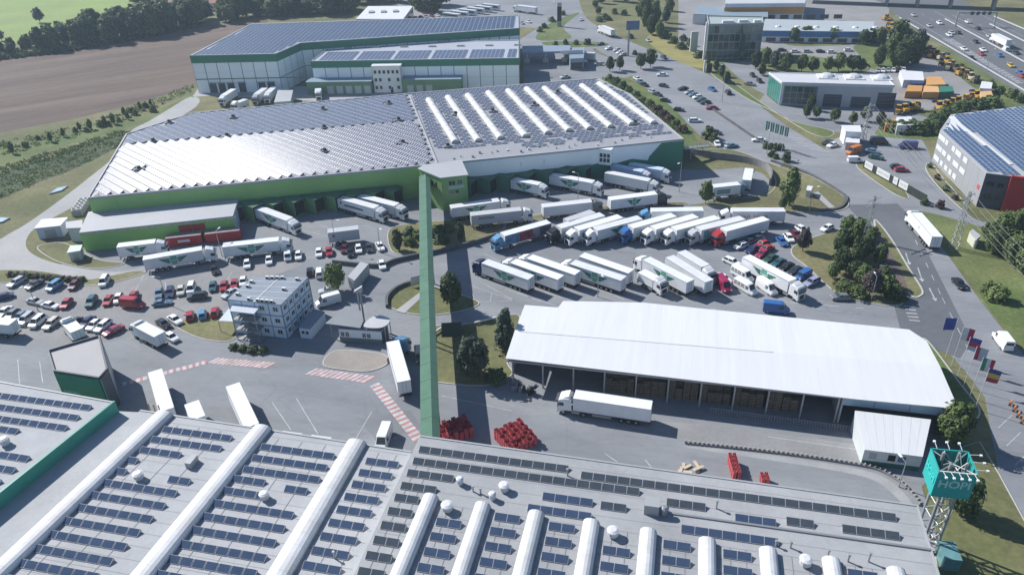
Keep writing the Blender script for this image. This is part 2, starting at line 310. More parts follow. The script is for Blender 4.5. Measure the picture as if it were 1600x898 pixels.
px_dash(pm, [(31.67,144.91),(47.96,141.07),(61.45,139.11),(75.49,135.83)], .2, 3.2, 3.2)
px_dash(pm, [(64.72,136.53),(72.2,134.51)], .14, 2.5, 1.2)
px_dash(pm, [(81.95,189.08),(87.92,217.1)], .12, 2, 3)
px_dash(pm, [(92.37,178.05),(94.53,171.45)], .14, 2, 1)
px_dash(pm, [(63.47,339.06),(85.91,283.55),(91.32,243)], .12, 2.5, 4)
px_dash(pm, [(101.06,166.27),(93.95,139.1),(88.57,116.87)], .14, 2.6, 3.4)
for t in range(7):                                   # arrows and bars on the lanes
    pass
for (a, b) in (((95.66,159.85),(94.21,155.11)), ((95.1,152.55),(93.43,147.27)), ((93.21,143.27),(92.19,138.95))):
    dash(pm, a, b, .25, Z); q = Vector(b); d = (q - Vector(a)).normalized(); n = Vector((-d.y, d.x))
    pm.poly([(*(q + n * .55), Z), (*(q - n * .55), Z), (*(q + d * 1.3), Z)])
for k in range(5):                                   # hatched area on the upper road
    a = Vector((93.6,244.05)).lerp(Vector((97.53,231.9)), k / 4); pm.poly([(a.x, a.y, Z), (a.x + .9, a.y - .2, Z), (a.x + 6.5, a.y - 4.2, Z), (a.x + 5.6, a.y - 4, Z)])
for k in range(6):                                   # marked stalls beside the right road
    a = Vector((82.25,97.21)).lerp(Vector((76.21,74.97)), k / 5); dash(pm, a, a + Vector((4.2, 3.1)), .13, Z)
for k in range(5):                                   # bars by the gate of the flag road
    a = Vector((84.24,136.3)).lerp(Vector((82.77,130.83)), k / 4); dash(pm, a, a + Vector((2.1, -.5)), .35, Z)
def zebra(a, b, n, wd, ln, sk=0):
    a = Vector(a); b = Vector(b); d = (b - a).normalized(); m = Vector((-d.y, d.x)); st = (b - a).length / n
    for k in range(n):
        for (mb, t0, t1) in ((pm, 0, .55), (rm, .55, 1)):
            p = a + d * st * (k + t0); q = a + d * st * (k + t1); e = m * ln / 2 + d * sk
            mb.poly([(*(p - e), Z), (*(q - e), Z), (*(q + e), Z), (*(p + e), Z)])
zebra((-61.17,125), (-48.47,122.53), 13, .5, 2.0, .7)
zebra((-40.29,120.16), (-27.81,116.78), 12, .5, 2.3, .7)
zebra((-26.99,115.34), (-16.96,99.04), 15, .5, 1.9)
zebra((-76.4,118.1), (-61.95,124.61), 13, .5, 1.3, .0)
for (a, b) in (((214.85,371.69),(203.92,291.8)), ):          # chevron strip between the carriageways
    a = Vector(a); b = Vector(b); d = (b - a).normalized(); m = Vector((-d.y, d.x)); L = (b - a).length; n = int(L / 3)
    for k in range(n):
        p = a + d * 3 * k; wd = 1.2 + 1.2 * max(0, 1 - k / n); pm.poly([(*(p - m * wd), Z), (*(p + d * 1.3 - m * wd), Z), (*(p + d * 2.6 + m * wd), Z), (*(p + d * 1.3 + m * wd), Z)])
for (a, b, on, off) in (((230.92,430.33),(215.69,311.33),5,8), ((219.16,421.83),(207,296.91),None,0), ((240.75,435.86),(228.89,333.22),None,0), ((250.3,426.92),(238.14,348.58),5,8), ((216.34,429.32),(198.97,283.59),None,0), ((259.89,425.23),(251.18,370.21),None,0), ((244.76,424.35),(232.76,339.66),None,0)):
    dash(pm, a, b, .22, Z, on, off)
M_p = pm.build('road_marking', M_paint); tag(M_p, kind='structure')
r_ = rm.build('road_marking', M_paintr); tag(r_, kind='structure')

# raised grass islands with kerbs
def island(name, pts, m, n=5, h=.13, kerb=True, sm=True, kw=.22, km=None):
    P = smoothpoly(pts, n) if sm else pts
    o = MB(); o.prism(P, 0, h); ob = norm_out(o.build(name, m)); tag(ob, kind='structure')
    bm = bmesh.new(); bm.from_mesh(ob.data); bmesh.ops.triangulate(bm, faces=[f for f in bm.faces if len(f.verts) > 4]); bm.to_mesh(ob.data); bm.free()
    if kerb:
        k = MB(); strip(k, P, kw, 0, h + .03, closed=True); k.build('kerb', km or M_kerb, ob)
    return ob
island('grass_island', [(-32.37,182.09),(-27.23,185.61),(-16.85,186.79),(-6.36,187.98),(-1.14,182.75),(-4.89,176.92),(-10.31,172.94),(-19.12,169.36),(-25.45,167.76),(-30.25,170.19)], M_grass)
island('grass_island', [(-1.14,182.75),(9.53,189.17),(27.66,192.75),(47.58,193.69),(48.19,191.47),(36.29,190.75),(18.37,189.28),(7.56,184.83),(0.52,179.52)], M_grass)
isl = island('grass_island', [(-27.93,143.63),(-27.97,147.49),(-26.06,151.38),(-22.25,153.78),(-16.29,150.13),(-9.49,145.71),(-7.55,142.84),(-11.45,140.43),(-17.01,139.22),(-22.7,140.1)], M_grass)
pth = sheet('path', [(-25.95,141.36),(-21.36,148.75),(-20.23,147.54),(-23.84,140.18)], .15, M_conc)
island('grass_island', [(-17.75,134.21),(-11.22,134.79),(-4.38,136.87),(-0.21,138.14),(1.41,136),(-1.51,122.16),(-0.58,116.86),(-5.5,113.74),(-14.09,115.01),(-16.42,116.74),(-18.21,126.46)], M_grass)
island('grass_island', [(71.4,166.07),(82.61,172.37),(91.28,175.44),(92.47,171.61),(87.9,158.78),(85.14,146.68),(84.92,138.36),(81.96,136.45),(75.41,138.99),(71.79,144.16),(69.95,154.35),(68.52,160.86)], M_grass)
isl = island('grass_island', [(95.63,177.4),(96.28,175.81),(95.19,165.66),(92.79,152.1),(91.28,142.84),(89.71,140.19),(87.8,140.32),(88.55,149.38),(91.96,165.21)], M_grass, kw=.4)
sheet('mulch_bed', smoothpoly([(94.99,175.15),(92.89,165.14),(89.98,149.28),(86.76,139.31),(85.61,140.47),(88.44,152.41),(91.34,165.26)], 4), .165, M_mulch)
island('grass_island', [(56.6,193.8),(69.67,195.35),(75.19,198.49),(79.08,206.68),(79.18,216.85),(73.75,222.77),(60.84,227.92),(59.72,232.08),(72.5,233.19),(83.76,216.43),(89.63,209.7),(93.47,196.91),(93.56,188.96),(88.58,184.35),(76.86,184.49),(57.51,190.26)], M_grass)
sheet('path', [(86.28,196.17),(88.17,197.37),(88.87,185.98),(87.21,185.29)], .15, M_conc)
island('grass_island', [(109.91,182.6),(117.43,176.04),(124.62,165.53),(124.29,149.87),(110.01,115.61),(101.64,114.04),(100.88,129.69),(105.11,152.77),(109.07,176.71)], M_grass2, kerb=False, h=.05)
isl = island('grass_island', [(82.82,123.3),(82.06,109.24),(81.6,101.97),(78.48,98.73),(76.98,99.65),(77.67,107.59),(80.71,120.55)], M_grass2, kw=.3)
island('grass_island', [(73.25,92.61),(77.17,93.96),(76.16,86.59),(73.72,72.76),(72.56,65.29),(56.03,64.96),(58.82,72.26),(65.79,80.36)], M_grass, sm=False)
island('grass_island', [(-73.88,139.49),(-66.01,143.42),(-60,138.61),(-59.39,131.95),(-66.6,133.35)], M_grass, h=.1)
island('grass_island', [(-125.15,179.77),(-119.04,181.16),(-105.97,171.25),(-97.33,168.26),(-103.59,166.05),(-113.23,169.4),(-120.87,174.77)], M_grass, h=.1)
island('grass_island', [(-152.08,166.87),(-124.83,166.9),(-112.18,164.07),(-104.09,160.35),(-93.15,164.01),(-90.66,162.56),(-99.71,157.59),(-115.05,160.48),(-147.6,160.25)], M_grass, h=.1)
island('paved_island', [(-38.16,122.15),(-36.47,126.88),(-27.75,125.46),(-25.12,123.11),(-25.88,121.01),(-28.83,119.5),(-33.35,120.18)], M_pave, n=4)
island('planted_verge', [(41.6,323.83),(53.29,319.31),(61.87,286.35),(64.61,259.23),(62.55,235.36),(56.41,234.18),(53.22,279.21),(45.98,305.8)], M_grass2, h=.08, kerb=False)
island('grass_island', [(72.56,392.13),(78.89,347.2),(89.05,332.33),(94.43,346.21),(86.13,376.18),(85.97,411.07)], mat('grass_dry', (.24, .22, .08), .95, .2, .1, fine=.2), h=.06, kerb=False)
island('grass_island', [(88.86,328.07),(92.96,291.17),(99.29,267.83),(102.92,248.32),(106.92,241.4),(111.38,247.43),(102.06,258.74),(98.21,275.67),(94.85,307.25),(94.78,327.29)], M_grass2, h=.08)
island('grass_island', [(108.22,195.63),(106.49,214.31),(110.52,219.27),(112.68,202.23),(111.08,190.94)], M_grass, h=.08)
island('grass_island', [(20.65,394.31),(47.94,390.18),(50.11,381.53),(26.36,382.33)], M_grass2, h=.08, kerb=False)
island('grass_island', [(17.02,400.65),(25.85,437.33),(45.47,466.85),(33.12,429.36),(34.93,400.83)], M_grass2, h=.08, kerb=False)
island('highway_bank', [(205.06,358.52),(198.73,309.54),(196.12,278.86),(189.32,232.95),(172.2,225.68),(180.54,268.59),(188.31,314.95)], M_grass2, h=.08, kerb=False)
island('highway_bank', [(265.77,417.21),(262.34,388.73),(258.8,297.84),(331.47,355.07),(350.6,471.57),(295.99,450.66)], M_grass, h=.1, kerb=False)
island('grass_strip', [(110.27,325.25),(116.63,339.7),(133.52,351.42),(147.74,342.29),(159.2,333.85),(153.19,319.58),(130.47,318.45)], M_grass2, h=.06, kerb=False)
island('grass_strip', [(166.81,364.2),(184.41,369.52),(179.11,340.22),(166.01,322.06),(157.46,323.2),(161.86,345)], M_grass2, h=.06, kerb=False)
island('grass_strip', [(139.11,381.93),(151.21,382.89),(170.52,377.11),(166.37,366.89),(139.25,368.29)], M_grass2, h=.06, kerb=False)
island('grass_strip', [(124.58,241.5),(131.18,250.04),(144.22,247.31),(151.67,253.36),(180.54,268.59),(176.44,261.44),(150.45,246.65),(141.18,236.01)], M_grass2, h=.06, kerb=False)
island('grass_strip', [(129.68,215.84),(127.51,205.76),(123.78,184.75),(121.49,183.69),(123.38,201.28),(126.27,212.47)], M_grass, h=.1)
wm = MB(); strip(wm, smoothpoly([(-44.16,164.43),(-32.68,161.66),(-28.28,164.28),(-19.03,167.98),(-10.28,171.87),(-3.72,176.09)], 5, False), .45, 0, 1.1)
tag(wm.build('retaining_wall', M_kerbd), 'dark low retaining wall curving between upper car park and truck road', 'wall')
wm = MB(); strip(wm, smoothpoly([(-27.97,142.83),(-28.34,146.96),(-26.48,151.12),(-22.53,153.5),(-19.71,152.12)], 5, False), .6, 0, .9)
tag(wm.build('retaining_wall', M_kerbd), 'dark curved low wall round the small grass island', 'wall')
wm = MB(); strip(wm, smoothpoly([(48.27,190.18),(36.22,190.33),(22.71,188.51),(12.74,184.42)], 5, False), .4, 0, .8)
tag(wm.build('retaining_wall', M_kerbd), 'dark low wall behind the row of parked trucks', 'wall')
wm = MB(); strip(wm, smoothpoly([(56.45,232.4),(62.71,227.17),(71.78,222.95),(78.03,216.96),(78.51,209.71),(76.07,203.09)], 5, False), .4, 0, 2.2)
tag(wm.build('retaining_wall', mat('wall_mid_grey', (.2, .2, .205), .9, .2, .3)), 'long grey retaining wall round the lower truck yard', 'wall')  # mid grey, lighter than the other low walls
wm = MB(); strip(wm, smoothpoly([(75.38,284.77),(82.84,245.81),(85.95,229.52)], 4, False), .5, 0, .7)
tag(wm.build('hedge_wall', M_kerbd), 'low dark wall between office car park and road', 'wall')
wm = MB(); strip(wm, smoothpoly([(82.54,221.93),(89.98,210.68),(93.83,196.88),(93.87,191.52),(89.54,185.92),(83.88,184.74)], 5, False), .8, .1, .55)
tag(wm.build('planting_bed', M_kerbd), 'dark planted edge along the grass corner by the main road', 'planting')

# ------------------------------------------------------------------ buildings
def walls(root, P, z0, z1, m, name='wall'):
    """one wall mesh for each side of the outline, 0.3 m thick inwards"""
    out = []
    for i in range(len(P)):
        W = Wall(P[i], P[(i + 1) % len(P)]); mb = MB(); W.box(mb, 0, W.L, z0, z1, -.3, 0)
        mm = m[i % len(m)] if isinstance(m, list) else m
        out.append(mb.build(name, mm, root))
    return out
def roof(root, P, z, m, t=.25, inset=.0, name='roof'):
    mb = MB(); mb.prism(P, z - t, z); o = norm_out(mb.build(name, m, root)); return o
def parapet(root, P, z, m, h=.35, wd=.5, closed=True, name='parapet'):
    mb = MB(); strip(mb, P, wd, z - .02, z + h, closed=closed); return mb.build(name, m, root)
def shrink(P, d):
    N = len(P); out = []
    for i in range(N):
        a, b, c = Vector(P[i - 1]), Vector(P[i]), Vector(P[(i + 1) % N]); u = (b - a).normalized(); v = (c - b).normalized()
        n1 = Vector((-u.y, u.x)); n2 = Vector((-v.y, v.x)); n = (n1 + n2); k = d / max(.3, (1 + n1.dot(n2))); out.append(tuple(b + n * k))
    return out
def inside(p, P):
    x, y = p; r = False
    for i in range(len(P)):
        (x1, y1), (x2, y2) = P[i - 1], P[i]
        if (y1 > y) != (y2 > y) and x < (x2 - x1) * (y - y1) / (y2 - y1) + x1: r = not r
    return r
ctr = lambda P: (sum(p[0] for p in P) / len(P), sum(p[1] for p in P) / len(P))
def rot2(x, y, a): return (x * math.cos(a) - y * math.sin(a), x * math.sin(a) + y * math.cos(a))

# --- panel meshes: a framed module on a wedge of supports (rows look along -y)
def panel_mesh(name, w, l, tilt, m_cell, z=.18, split=2):
    mb = MB(); c, s = math.cos(tilt), math.sin(tilt)
    def P(u, v, h): return (u, v * c - h * s, z + (v + l / 2) * s + h * c)
    mb.hexa([P(-w / 2, -l / 2, -.035), P(w / 2, -l / 2, -.035), P(w / 2, l / 2, -.035), P(-w / 2, l / 2, -.035)], [P(-w / 2, -l / 2, 0), P(w / 2, -l / 2, 0), P(w / 2, l / 2, 0), P(-w / 2, l / 2, 0)], 0)
    f = .03
    mb.poly([P(-w / 2 + f, -l / 2 + f, .004), P(w / 2 - f, -l / 2 + f, .004), P(w / 2 - f, l / 2 - f, .004), P(-w / 2 + f, l / 2 - f, .004)], 1)
    for sx in (-1, 1):
        x = sx * (w / 2 - .06); mb.poly([(x, -l / 2 * c, 0), (x, l / 2 * c, 0), (x, l / 2 * c, z + l * s), (x, -l / 2 * c, z)], 0)
    mb.poly([(-w / 2, l / 2 * c + .03, .03), (w / 2, l / 2 * c + .03, .03), (w / 2, l / 2 * c, z + l * s - .04), (-w / 2, l / 2 * c, z + l * s - .04)], 2)
    return mb.mesh(name, (M_alu, m_cell, M_galv))
PM_blue = panel_mesh('solar_panel', 1.74, 1.14, math.radians(23), M_panel, .1)
PM_grey = panel_mesh('solar_panel', 1.74, 1.14, math.radians(23), M_panelg, .1)

# ================= near warehouses (local frame: u along the far edge, v away from the camera)
NA = math.radians(-13.5); NO = Vector((-16.40, 93.13)); NZ = 6.0
NE1 = Vector((math.cos(NA), math.sin(NA))); NE2 = Vector((-NE1.y, NE1.x))
def N(u, v, sh=0): q = NO + NE1 * u + NE2 * v; return (q.x, q.y)
NZB = 9.3; KB = (88.66 - NZB) / (88.66 - NZ)
def NB(u, v): x, y = N(u, v); return (x * KB, y * KB)
def shx(u, v): return u + .075 * (v + 3) * min(1, max(0, (-u - 5) / 35))      # the left roof fans out a little
def Ns(u, v): return N(shx(u, v), v)
# west one: long barrel skylights
PA = [Ns(-49.5, -48), Ns(.5, -48), Ns(.5, -3.3), Ns(-49.5, -2.2)]
nwA = thing('warehouse', 'near grey-roofed warehouse with three long white barrel skylights', 'warehouse', (0, 0, 0))
M_roofA = mat('roof_membrane_light', (.34, .352, .368), .85, .09, .12, fine=.05, col2=(.375, .385, .398), stain=.09)
walls(nwA, PA, 0, NZ - .25, M_wallw); roof(nwA, PA, NZ, M_roofA)
pr_ = MB(); strip(pr_, [Ns(-49.4, -2.3), Ns(.4, -3.4)], .3, NZ - .3, NZ + .12); pr_.build('roof_edge', M_trimg, nwA)
PB = [NB(.52, -48), NB(75, -48), NB(75, -.4), NB(.52, .5)]
nwB = thing('warehouse', 'near grey-roofed warehouse with many short barrel skylights and dark panel rows', 'warehouse', (0, 0, 0))
walls(nwB, PB, 0, NZB - .23, M_wallw); roof(nwB, PB, NZB, M_roofg)
pr_ = MB(); strip(pr_, [NB(74.9, -48), NB(74.9, -.5), NB(.6, .4)], .3, NZB - .3, NZB + .12); pr_.build('roof_edge', M_trimg, nwB)
g_ = MB(); strip(g_, [NB(41, -8.5), NB(74.8, -8.4)], .3, NZB, NZB + .2); g_.build('gutter_pipe', M_steel, nwB)
# membrane seams: thin overlapping strips
for (u0, u1, v0, v1, par, fn_, z_) in ((-42, 0, -46, -3.6, nwA, Ns, NZ), (1, 74.5, -46, 0, nwB, NB, NZB)):
    k = v0
    sm_ = MB()
    while k < v1:
        strip(sm_, [fn_(u0, k), fn_(u1, k)], .09, z_ - .01, z_ + .012); k += 2.2
    tag(sm_.build('membrane_seam', mat('roof_seam', (.225, .235, .248), .8), par), kind='stuff')
def barrel(par, u0, u1, v0, v1, fn, zb=NZ, h=.8, seg=2.1):
    """vaulted rooflight: hooped sheets between ribs on a kerb"""
    n = max(1, round(abs(v1 - v0) / seg)); root = bpy.data.objects.new('skylight', None); C.objects.link(root); root.parent = par
    kb = MB(); cs = [fn(u0, v0), fn(u1, v0), fn(u1, v1), fn(u0, v1)]; kb.prism(cs, zb, zb + .35); norm_out(kb.build('kerb', M_galv, root))
    K = 8
    def arc(v, e=0):
        out = []
        for k in range(K + 1):
            t = PI * k / K; u = (u0 + u1) / 2 - math.cos(t) * ((u1 - u0) / 2 - .05 + e); x, y = fn(u, v); out.append((x, y, zb + .33 + math.sin(t) * (h + e)))
        return out
    for i in range(n):
        a = v0 + (v1 - v0) * i / n + .02; b = v0 + (v1 - v0) * (i + 1) / n - .02; A = arc(a); B = arc(b); mb = MB()
        for k in range(K): mb.poly([A[k], A[k + 1], B[k + 1], B[k]])
        if i == 0: mb.poly(A)
        if i == n - 1: mb.poly(B[::-1])
        norm_out(mb.build('skylight_sheet', M_plast, root))
    for i in range(n + 1):
        rb = MB(); a = v0 + (v1 - v0) * i / n; A = arc(a - .03, .012); B = arc(a + .03, .012)
        for k in range(K): rb.poly([A[k], A[k + 1], B[k + 1], B[k]])
        rb.build('rib', M_plast, root)
    return root
barrel(nwA, -45.9, -42.6, -2.6, -46, Ns); barrel(nwA, -27.3, -24.1, -2.8, -46, Ns); barrel(nwA, -10.5, -7.2, -3.2, -46, Ns)
for k in range(9): barrel(nwB, 5.3 + 7.88 * k, 7.7 + 7.88 * k, -12.2 - .1 * k, -40, NB, NZB)
# modules: (u of the row's left end, v of its upper edge, count); rows about 2.6 m apart
rowsA = [(-42.0, -5.2, 7), (-42.2, -7.75, 7), (-42.3, -10.3, 4), (-42.7, -12.8, 1), (-42.7, -15.3, 1), (-33.6, -15.3, 2)] + [(-43 - .1 * k, -17.85 - 2.57 * k, 7) for k in range(11)]
rowsA += [(-23.7, -6 - 2.57 * k, 7) for k in range(3)] + [(-15.5, -13.7, 2), (-24.3, -13.3, 3)] + [(-24.3, -15.8, 4)] + [(-24.3, -18.4 - 2.57 * k, 7) for k in range(10)]
rowsA += [(-5.9 - .1 * k, -5.9 - 2.52 * k, 3) for k in range(14)]
rowsB = [(1.5, -1.85, 13, 1), (27.4, -2.1, 24, 1), (1.4, -4.5, 19, 1), (40.2, -4.85, 3, 1), (56.6, -4.85, 2, 1), (63.9, -4.65, 4, 1), (31, -7.4, 2, 1), (1.35, -7.1, 4, 1), (1.3, -9.8, 3, 1)]
rowsB += [(1.2 - .05 * k, -12.2 - 2.67 * k, 2, 1) for k in range(9)]
rowsB += [(22.5, -7.45, 4, 0), (20.8, -10.1, 5, 0), (49.7, -5.75, 3, 0), (42.4, -9.35, 7, 0)]
for (u, v, n) in ((8.6, -15.3, 7), (16.5, -12.65, 8), (24.35, -12.7, 8), (32.2, -15.2, 6), (40.1, -12.5, 7), (47.95, -12.4, 6), (55.9, -15.2, 4), (63.5, -12.2, 5)):
    rowsB += [(u - .03 * k, v - 2.64 * k, 2, 0) for k in range(n)]
def addrow(par, u, v, n, me, fn, st=1.79, tl=0, z=NZ):
    for k in range(n):
        x, y = fn(u + st * (k + .5), v - .95 - tl * u); link('solar_panel', me, par, (x, y, z + .013), NA)
for (u, v, n) in rowsA: addrow(nwA, u, v, n, PM_blue, Ns)
for (u, v, n, g) in rowsB: addrow(nwB, u, v, n, PM_grey if g else PM_blue, NB, 1.835, .022, NZB)
cm2 = mat('cable_dark', (.2, .205, .215), .8)
for (u0, u1, v1, par, fn_, z_) in [(-42.6, -30.2, -46, nwA, Ns, NZ), (-24.3, -11.4, -46, nwA, Ns, NZ), (-6, -.6, -40, nwA, Ns, NZ), (1.3, 4.9, -36, nwB, NB, NZB)] + [(8.6 + 7.88 * k, 12.3 + 7.88 * k, -34, nwB, NB, NZB) for k in range(8)]:
    for t in ((.18, .5, .82) if u1 - u0 > 8 else (.25, .8)):
        u = u0 + (u1 - u0) * t; mb = MB(); strip(mb, [fn_(u, -4.5 if u < 5 else -13), fn_(u, v1)], .07, z_, z_ + .04); mb.build('cable_duct', cm2, par)
def roofvent(par, x, y, z, r=.62, h=1.1, name='roof_vent'):
    mb = MB(); mb.cyl((x, y, z), (x, y, z + .35), r * .75, r * .75, 10); mb.cyl((x, y, z + .35), (x, y, z + h), r, r, 12); mb.cyl((x, y, z + h), (x, y, z + h + .2), r * 1.12, r * .6, 12); mb.build(name, M_trim, par)
for (u, v, r) in ((33.3, -14, .75), (9.9, -8.6, .5), (16.7, -8.6, .72), (15.4, -10.6, .5), (9.5, -13.9, .78), (58.4, -14, .75)): roofvent(nwB, *NB(u, v), NZB, r)
for (u, v, r) in ((-17.4, -16.9, .7), (-38.1, -16.8, .75)): roofvent(nwA, *Ns(u, v), NZ, r)
mb = MB(); x, y = NB(38.2, -8.4); mb.box((x, y, NZB), (2.0, 1.8, 1.7), NA); mb.build('air_handler', M_trimg, nwB)
mb = MB(); x, y = NB(40, -8.9); mb.cyl((x, y, NZB), (x, y, NZB + 1.3), .45, n=10); mb.cyl((x, y, NZB + 1.3), (x, y, NZB + 1.6), .6, .3, n=10); mb.build('exhaust_fan', M_steel, nwB)
mb = MB(); x, y = Ns(-32.2, -12.4); mb.box((x, y, NZ), (1.0, 2.0, 1.1), NA); mb.build('air_conditioner', M_trimg, nwA)
for (u, v, hh) in ((61.4, -12.2, 1.2), (63.9, -12.4, 1.1), (66.5, -11.9, 1.4), (47.2, -6.3, 1.3), (12.2, -9.7, .9), (13.4, -9.9, .9), (25.4, -3.9, 1.2), (56.8, -11.5, .9), (54.9, -11.6, .9), (-3.1, -25, 1.2)):
    mb = MB(); x, y = NB(u, v) if u > 0 else Ns(u, v); z_ = NZB if u > 0 else NZ; mb.cyl((x, y, z_), (x, y, z_ + hh), .12, n=8); mb.cyl((x, y, z_ + hh), (x, y, z_ + hh + .2), .22, .18, n=8); mb.build('vent_pipe', M_galv, nwB if u > 0 else nwA)
# loading bays on the far side: sloped dock shelters and doors
for i, (u, z) in enumerate(((-45.2, 0), (-41.2, 0), (-35.6, 0), (-31.4, 0), (-21.5, 0), (-16.2, 0))):
    x, y = Ns(u, -3); a = NA; mb = MB(); W = Wall(Ns(u + 1.8, -2.7), Ns(u - 1.8, -2.7)); W.box(mb, 0, 3.6, 0, 4.7, 0, 1.5); mb.build('dock_shelter', M_trim, nwA)
# --- the teal-edged warehouse on the left
TZ = 8.0
PT = [N(-95, -48), N(-59.0, -48), N(-53.2, -3.2), N(-95, -1)]
nwT = thing('warehouse', 'grey-roofed warehouse with bright teal parapet in the lower left corner', 'warehouse')
walls(nwT, PT, 0, TZ - .3, M_greent); roof(nwT, PT, TZ, M_roofA)
mb = MB(); strip(mb, [N(-58.85, -48), N(-53.05, -3.2)], .35, NZ - .2, TZ + .35); mb.build('parapet', M_greent, nwT)
mb = MB(); strip(mb, [N(-95, -1.1), N(-53.3, -3.3)], .3, TZ - .3, TZ + .14); mb.build('roof_edge', M_trimg, nwT)
for (u, v, n) in ((-56, -5, 13), (-56.2, -7.7, 13), (-56.3, -10.3, 13), (-63.8, -12.5, 8), (-64.4, -14.9, 8), (-57.1, -17.7, 12), (-57.3, -20.3, 12), (-57.5, -22.9, 12), (-57.9, -25.5, 10)):
    for k in range(n): x, y = N(u - 1.79 * (k + .5), v - .6 + .05 * 0); link('solar_panel', PM_blue, nwT, (x, y, TZ + .004), NA)
roofvent(nwT, *N(-63.6, -15.8), TZ, .75, 1.2)
# --- low white link building between them
PL_ = [N(-58.5, -48), N(-49.6, -48), Ns(-49.6, -2.6), N(-53.0, -3.0)]
lk = thing('link_building', 'flat grey roof strip between teal parapet and the first barrel skylight', 'building')
walls(lk, PL_, 0, NZ - .4, M_wallw); roof(lk, PL_, NZ - .12, M_roofA)

# ================= covered bridge
BA, BB = Vector((-13.58,89.46,8.5)), Vector((-23.18,195.35,8.5))
br = thing('covered_bridge', 'long narrow green enclosed conveyor bridge spanning the yard on columns', 'bridge')
bd = (BB - BA).normalized(); bn = Vector((bd.y, -bd.x, 0)); BL = (BB - BA).length + 3; zb, ze, zr, hw = 6.4, 8.6, 9.25, 1.42
M_bw = mat('bridge_wall_green', (.06, .135, .095), .8, .1, .3, spec=.2); M_br = mat('bridge_roof_green', (.085, .165, .12), .85, .1, .3, spec=.15, stain=.1)
mb = MB(); nseg = 22
for i in range(nseg):
    a = BA + bd * ((BL) * i / nseg); b = BA + bd * ((BL) * (i + 1) / nseg - .06)
    for (side, z0, z1, nm) in ((1, zb, ze, 'wall_panel'), (-1, zb, ze, 'wall_panel')):
        w_ = MB(); o1 = bn * side * hw; o0 = bn * side * (hw - .12)
        w_.hexa([(*(a + o0).xy, z0), (*(b + o0).xy, z0), (*(b + o1).xy, z0), (*(a + o1).xy, z0)], [(*(a + o0).xy, z1), (*(b + o0).xy, z1), (*(b + o1).xy, z1), (*(a + o1).xy, z1)])
        norm_out(w_.build(nm, M_bw, br))
    r_ = MB(); off = .35
    A1, A2, A3 = a - bn * (hw + .12), a + bn * off, a + bn * (hw + .12); B1, B2, B3 = b - bn * (hw + .12), b + bn * off, b + bn * (hw + .12)
    r_.hexa([(*A1.xy, ze), (*A3.xy, ze), (*A2.xy, zr)], [(*B1.xy, ze), (*B3.xy, ze), (*B2.xy, zr)]); norm_out(r_.build('roof_panel', M_br, br))
mb = MB(); a = BA; b = BA + bd * BL; q = [bn * hw, -bn * hw]
mb.hexa([(*(a + bn * hw).xy, zb - .25), (*(b + bn * hw).xy, zb - .25), (*(b - bn * hw).xy, zb - .25), (*(a - bn * hw).xy, zb - .25)], [(*(a + bn * hw).xy, zb), (*(b + bn * hw).xy, zb), (*(b - bn * hw).xy, zb), (*(a - bn * hw).xy, zb)])
norm_out(mb.build('floor_deck', M_steel, br))
for t in (.12, .36, .58, .8):
    c_ = BA + bd * BL * t
    for s_ in (-1, 1):
        mb = MB(); p = c_ + bn * s_ * 1.1; mb.cyl((p.x, p.y, 0), (p.x, p.y, zb - .2), .2, n=10); mb.build('column', M_bw, br)

# ================= five-sided green building by the near warehouse
P5 = [(-88.77,118.87),(-84.2,112.04),(-74.52,109.32),(-74.24,112.24),(-80.87,123.57)]
P5 = P5
gb = thing('pump_house', 'five-sided green building with flat pale grey roof and dark parapet', 'building')
walls(gb, P5, 0, 7.8, [M_greend if False else mat('cladding_sea_green', (.06, .25, .155), .5, .08, .15), mat('cladding_sea_green', (0, 0, 0)), M_walld, M_steel, M_greend])
roof(gb, P5, 7.78, mat('roof_pale', (.36, .355, .36), .8, .05, .2)); 
mb = MB(); strip(mb, shrink(P5, .2), .34, 7.7, 8.2, closed=True); mb.build('parapet', M_walld, gb)
W5 = Wall(P5[1], P5[2]); mb = MB(); W5.box(mb, .8, 4.2, 2.2, 4.0, 0.003, .05); mb.build('wall_sign', mat('sign_pale_green', (.28, .42, .36), .6, .2, 1.), gb)
mb = MB(); 
for k in range(3):
    x, y = N(-49.2 + .5 * k, -.6 + .5 * k); mb.cyl((x, y, 0), (x + .2, y, 6.2 - .5 * k), .12, n=8)
mb.build('downpipe', M_wood, gb)

# ================= big open shed with white roof
SZ = 6.0
shed = thing('storage_shed', 'long open-fronted storage shed with a broad bright white roof', 'shed')
PS = [(-1.65,113.5),(57.19,98.57),(72.69,95.25),(76.8,114.36),(75.53,118.5),(26.93,131.69),(10.54,133.28),(9.29,130.61),(2.51,132.04)]
e0, e1 = Vector(PS[0]), Vector(PS[2]); 
ridA, ridB = Vector((0.45,121.82,6.6)).xy, Vector((75.28,106.26,6.6)).xy
def zshed(p):      # low gable: highest along the ridge line
    d = (ridB - ridA).normalized(); n = Vector((-d.y, d.x)); t = (Vector(p) - ridA).dot(n); return SZ + .75 * max(0, 1 - abs(t) / 17)
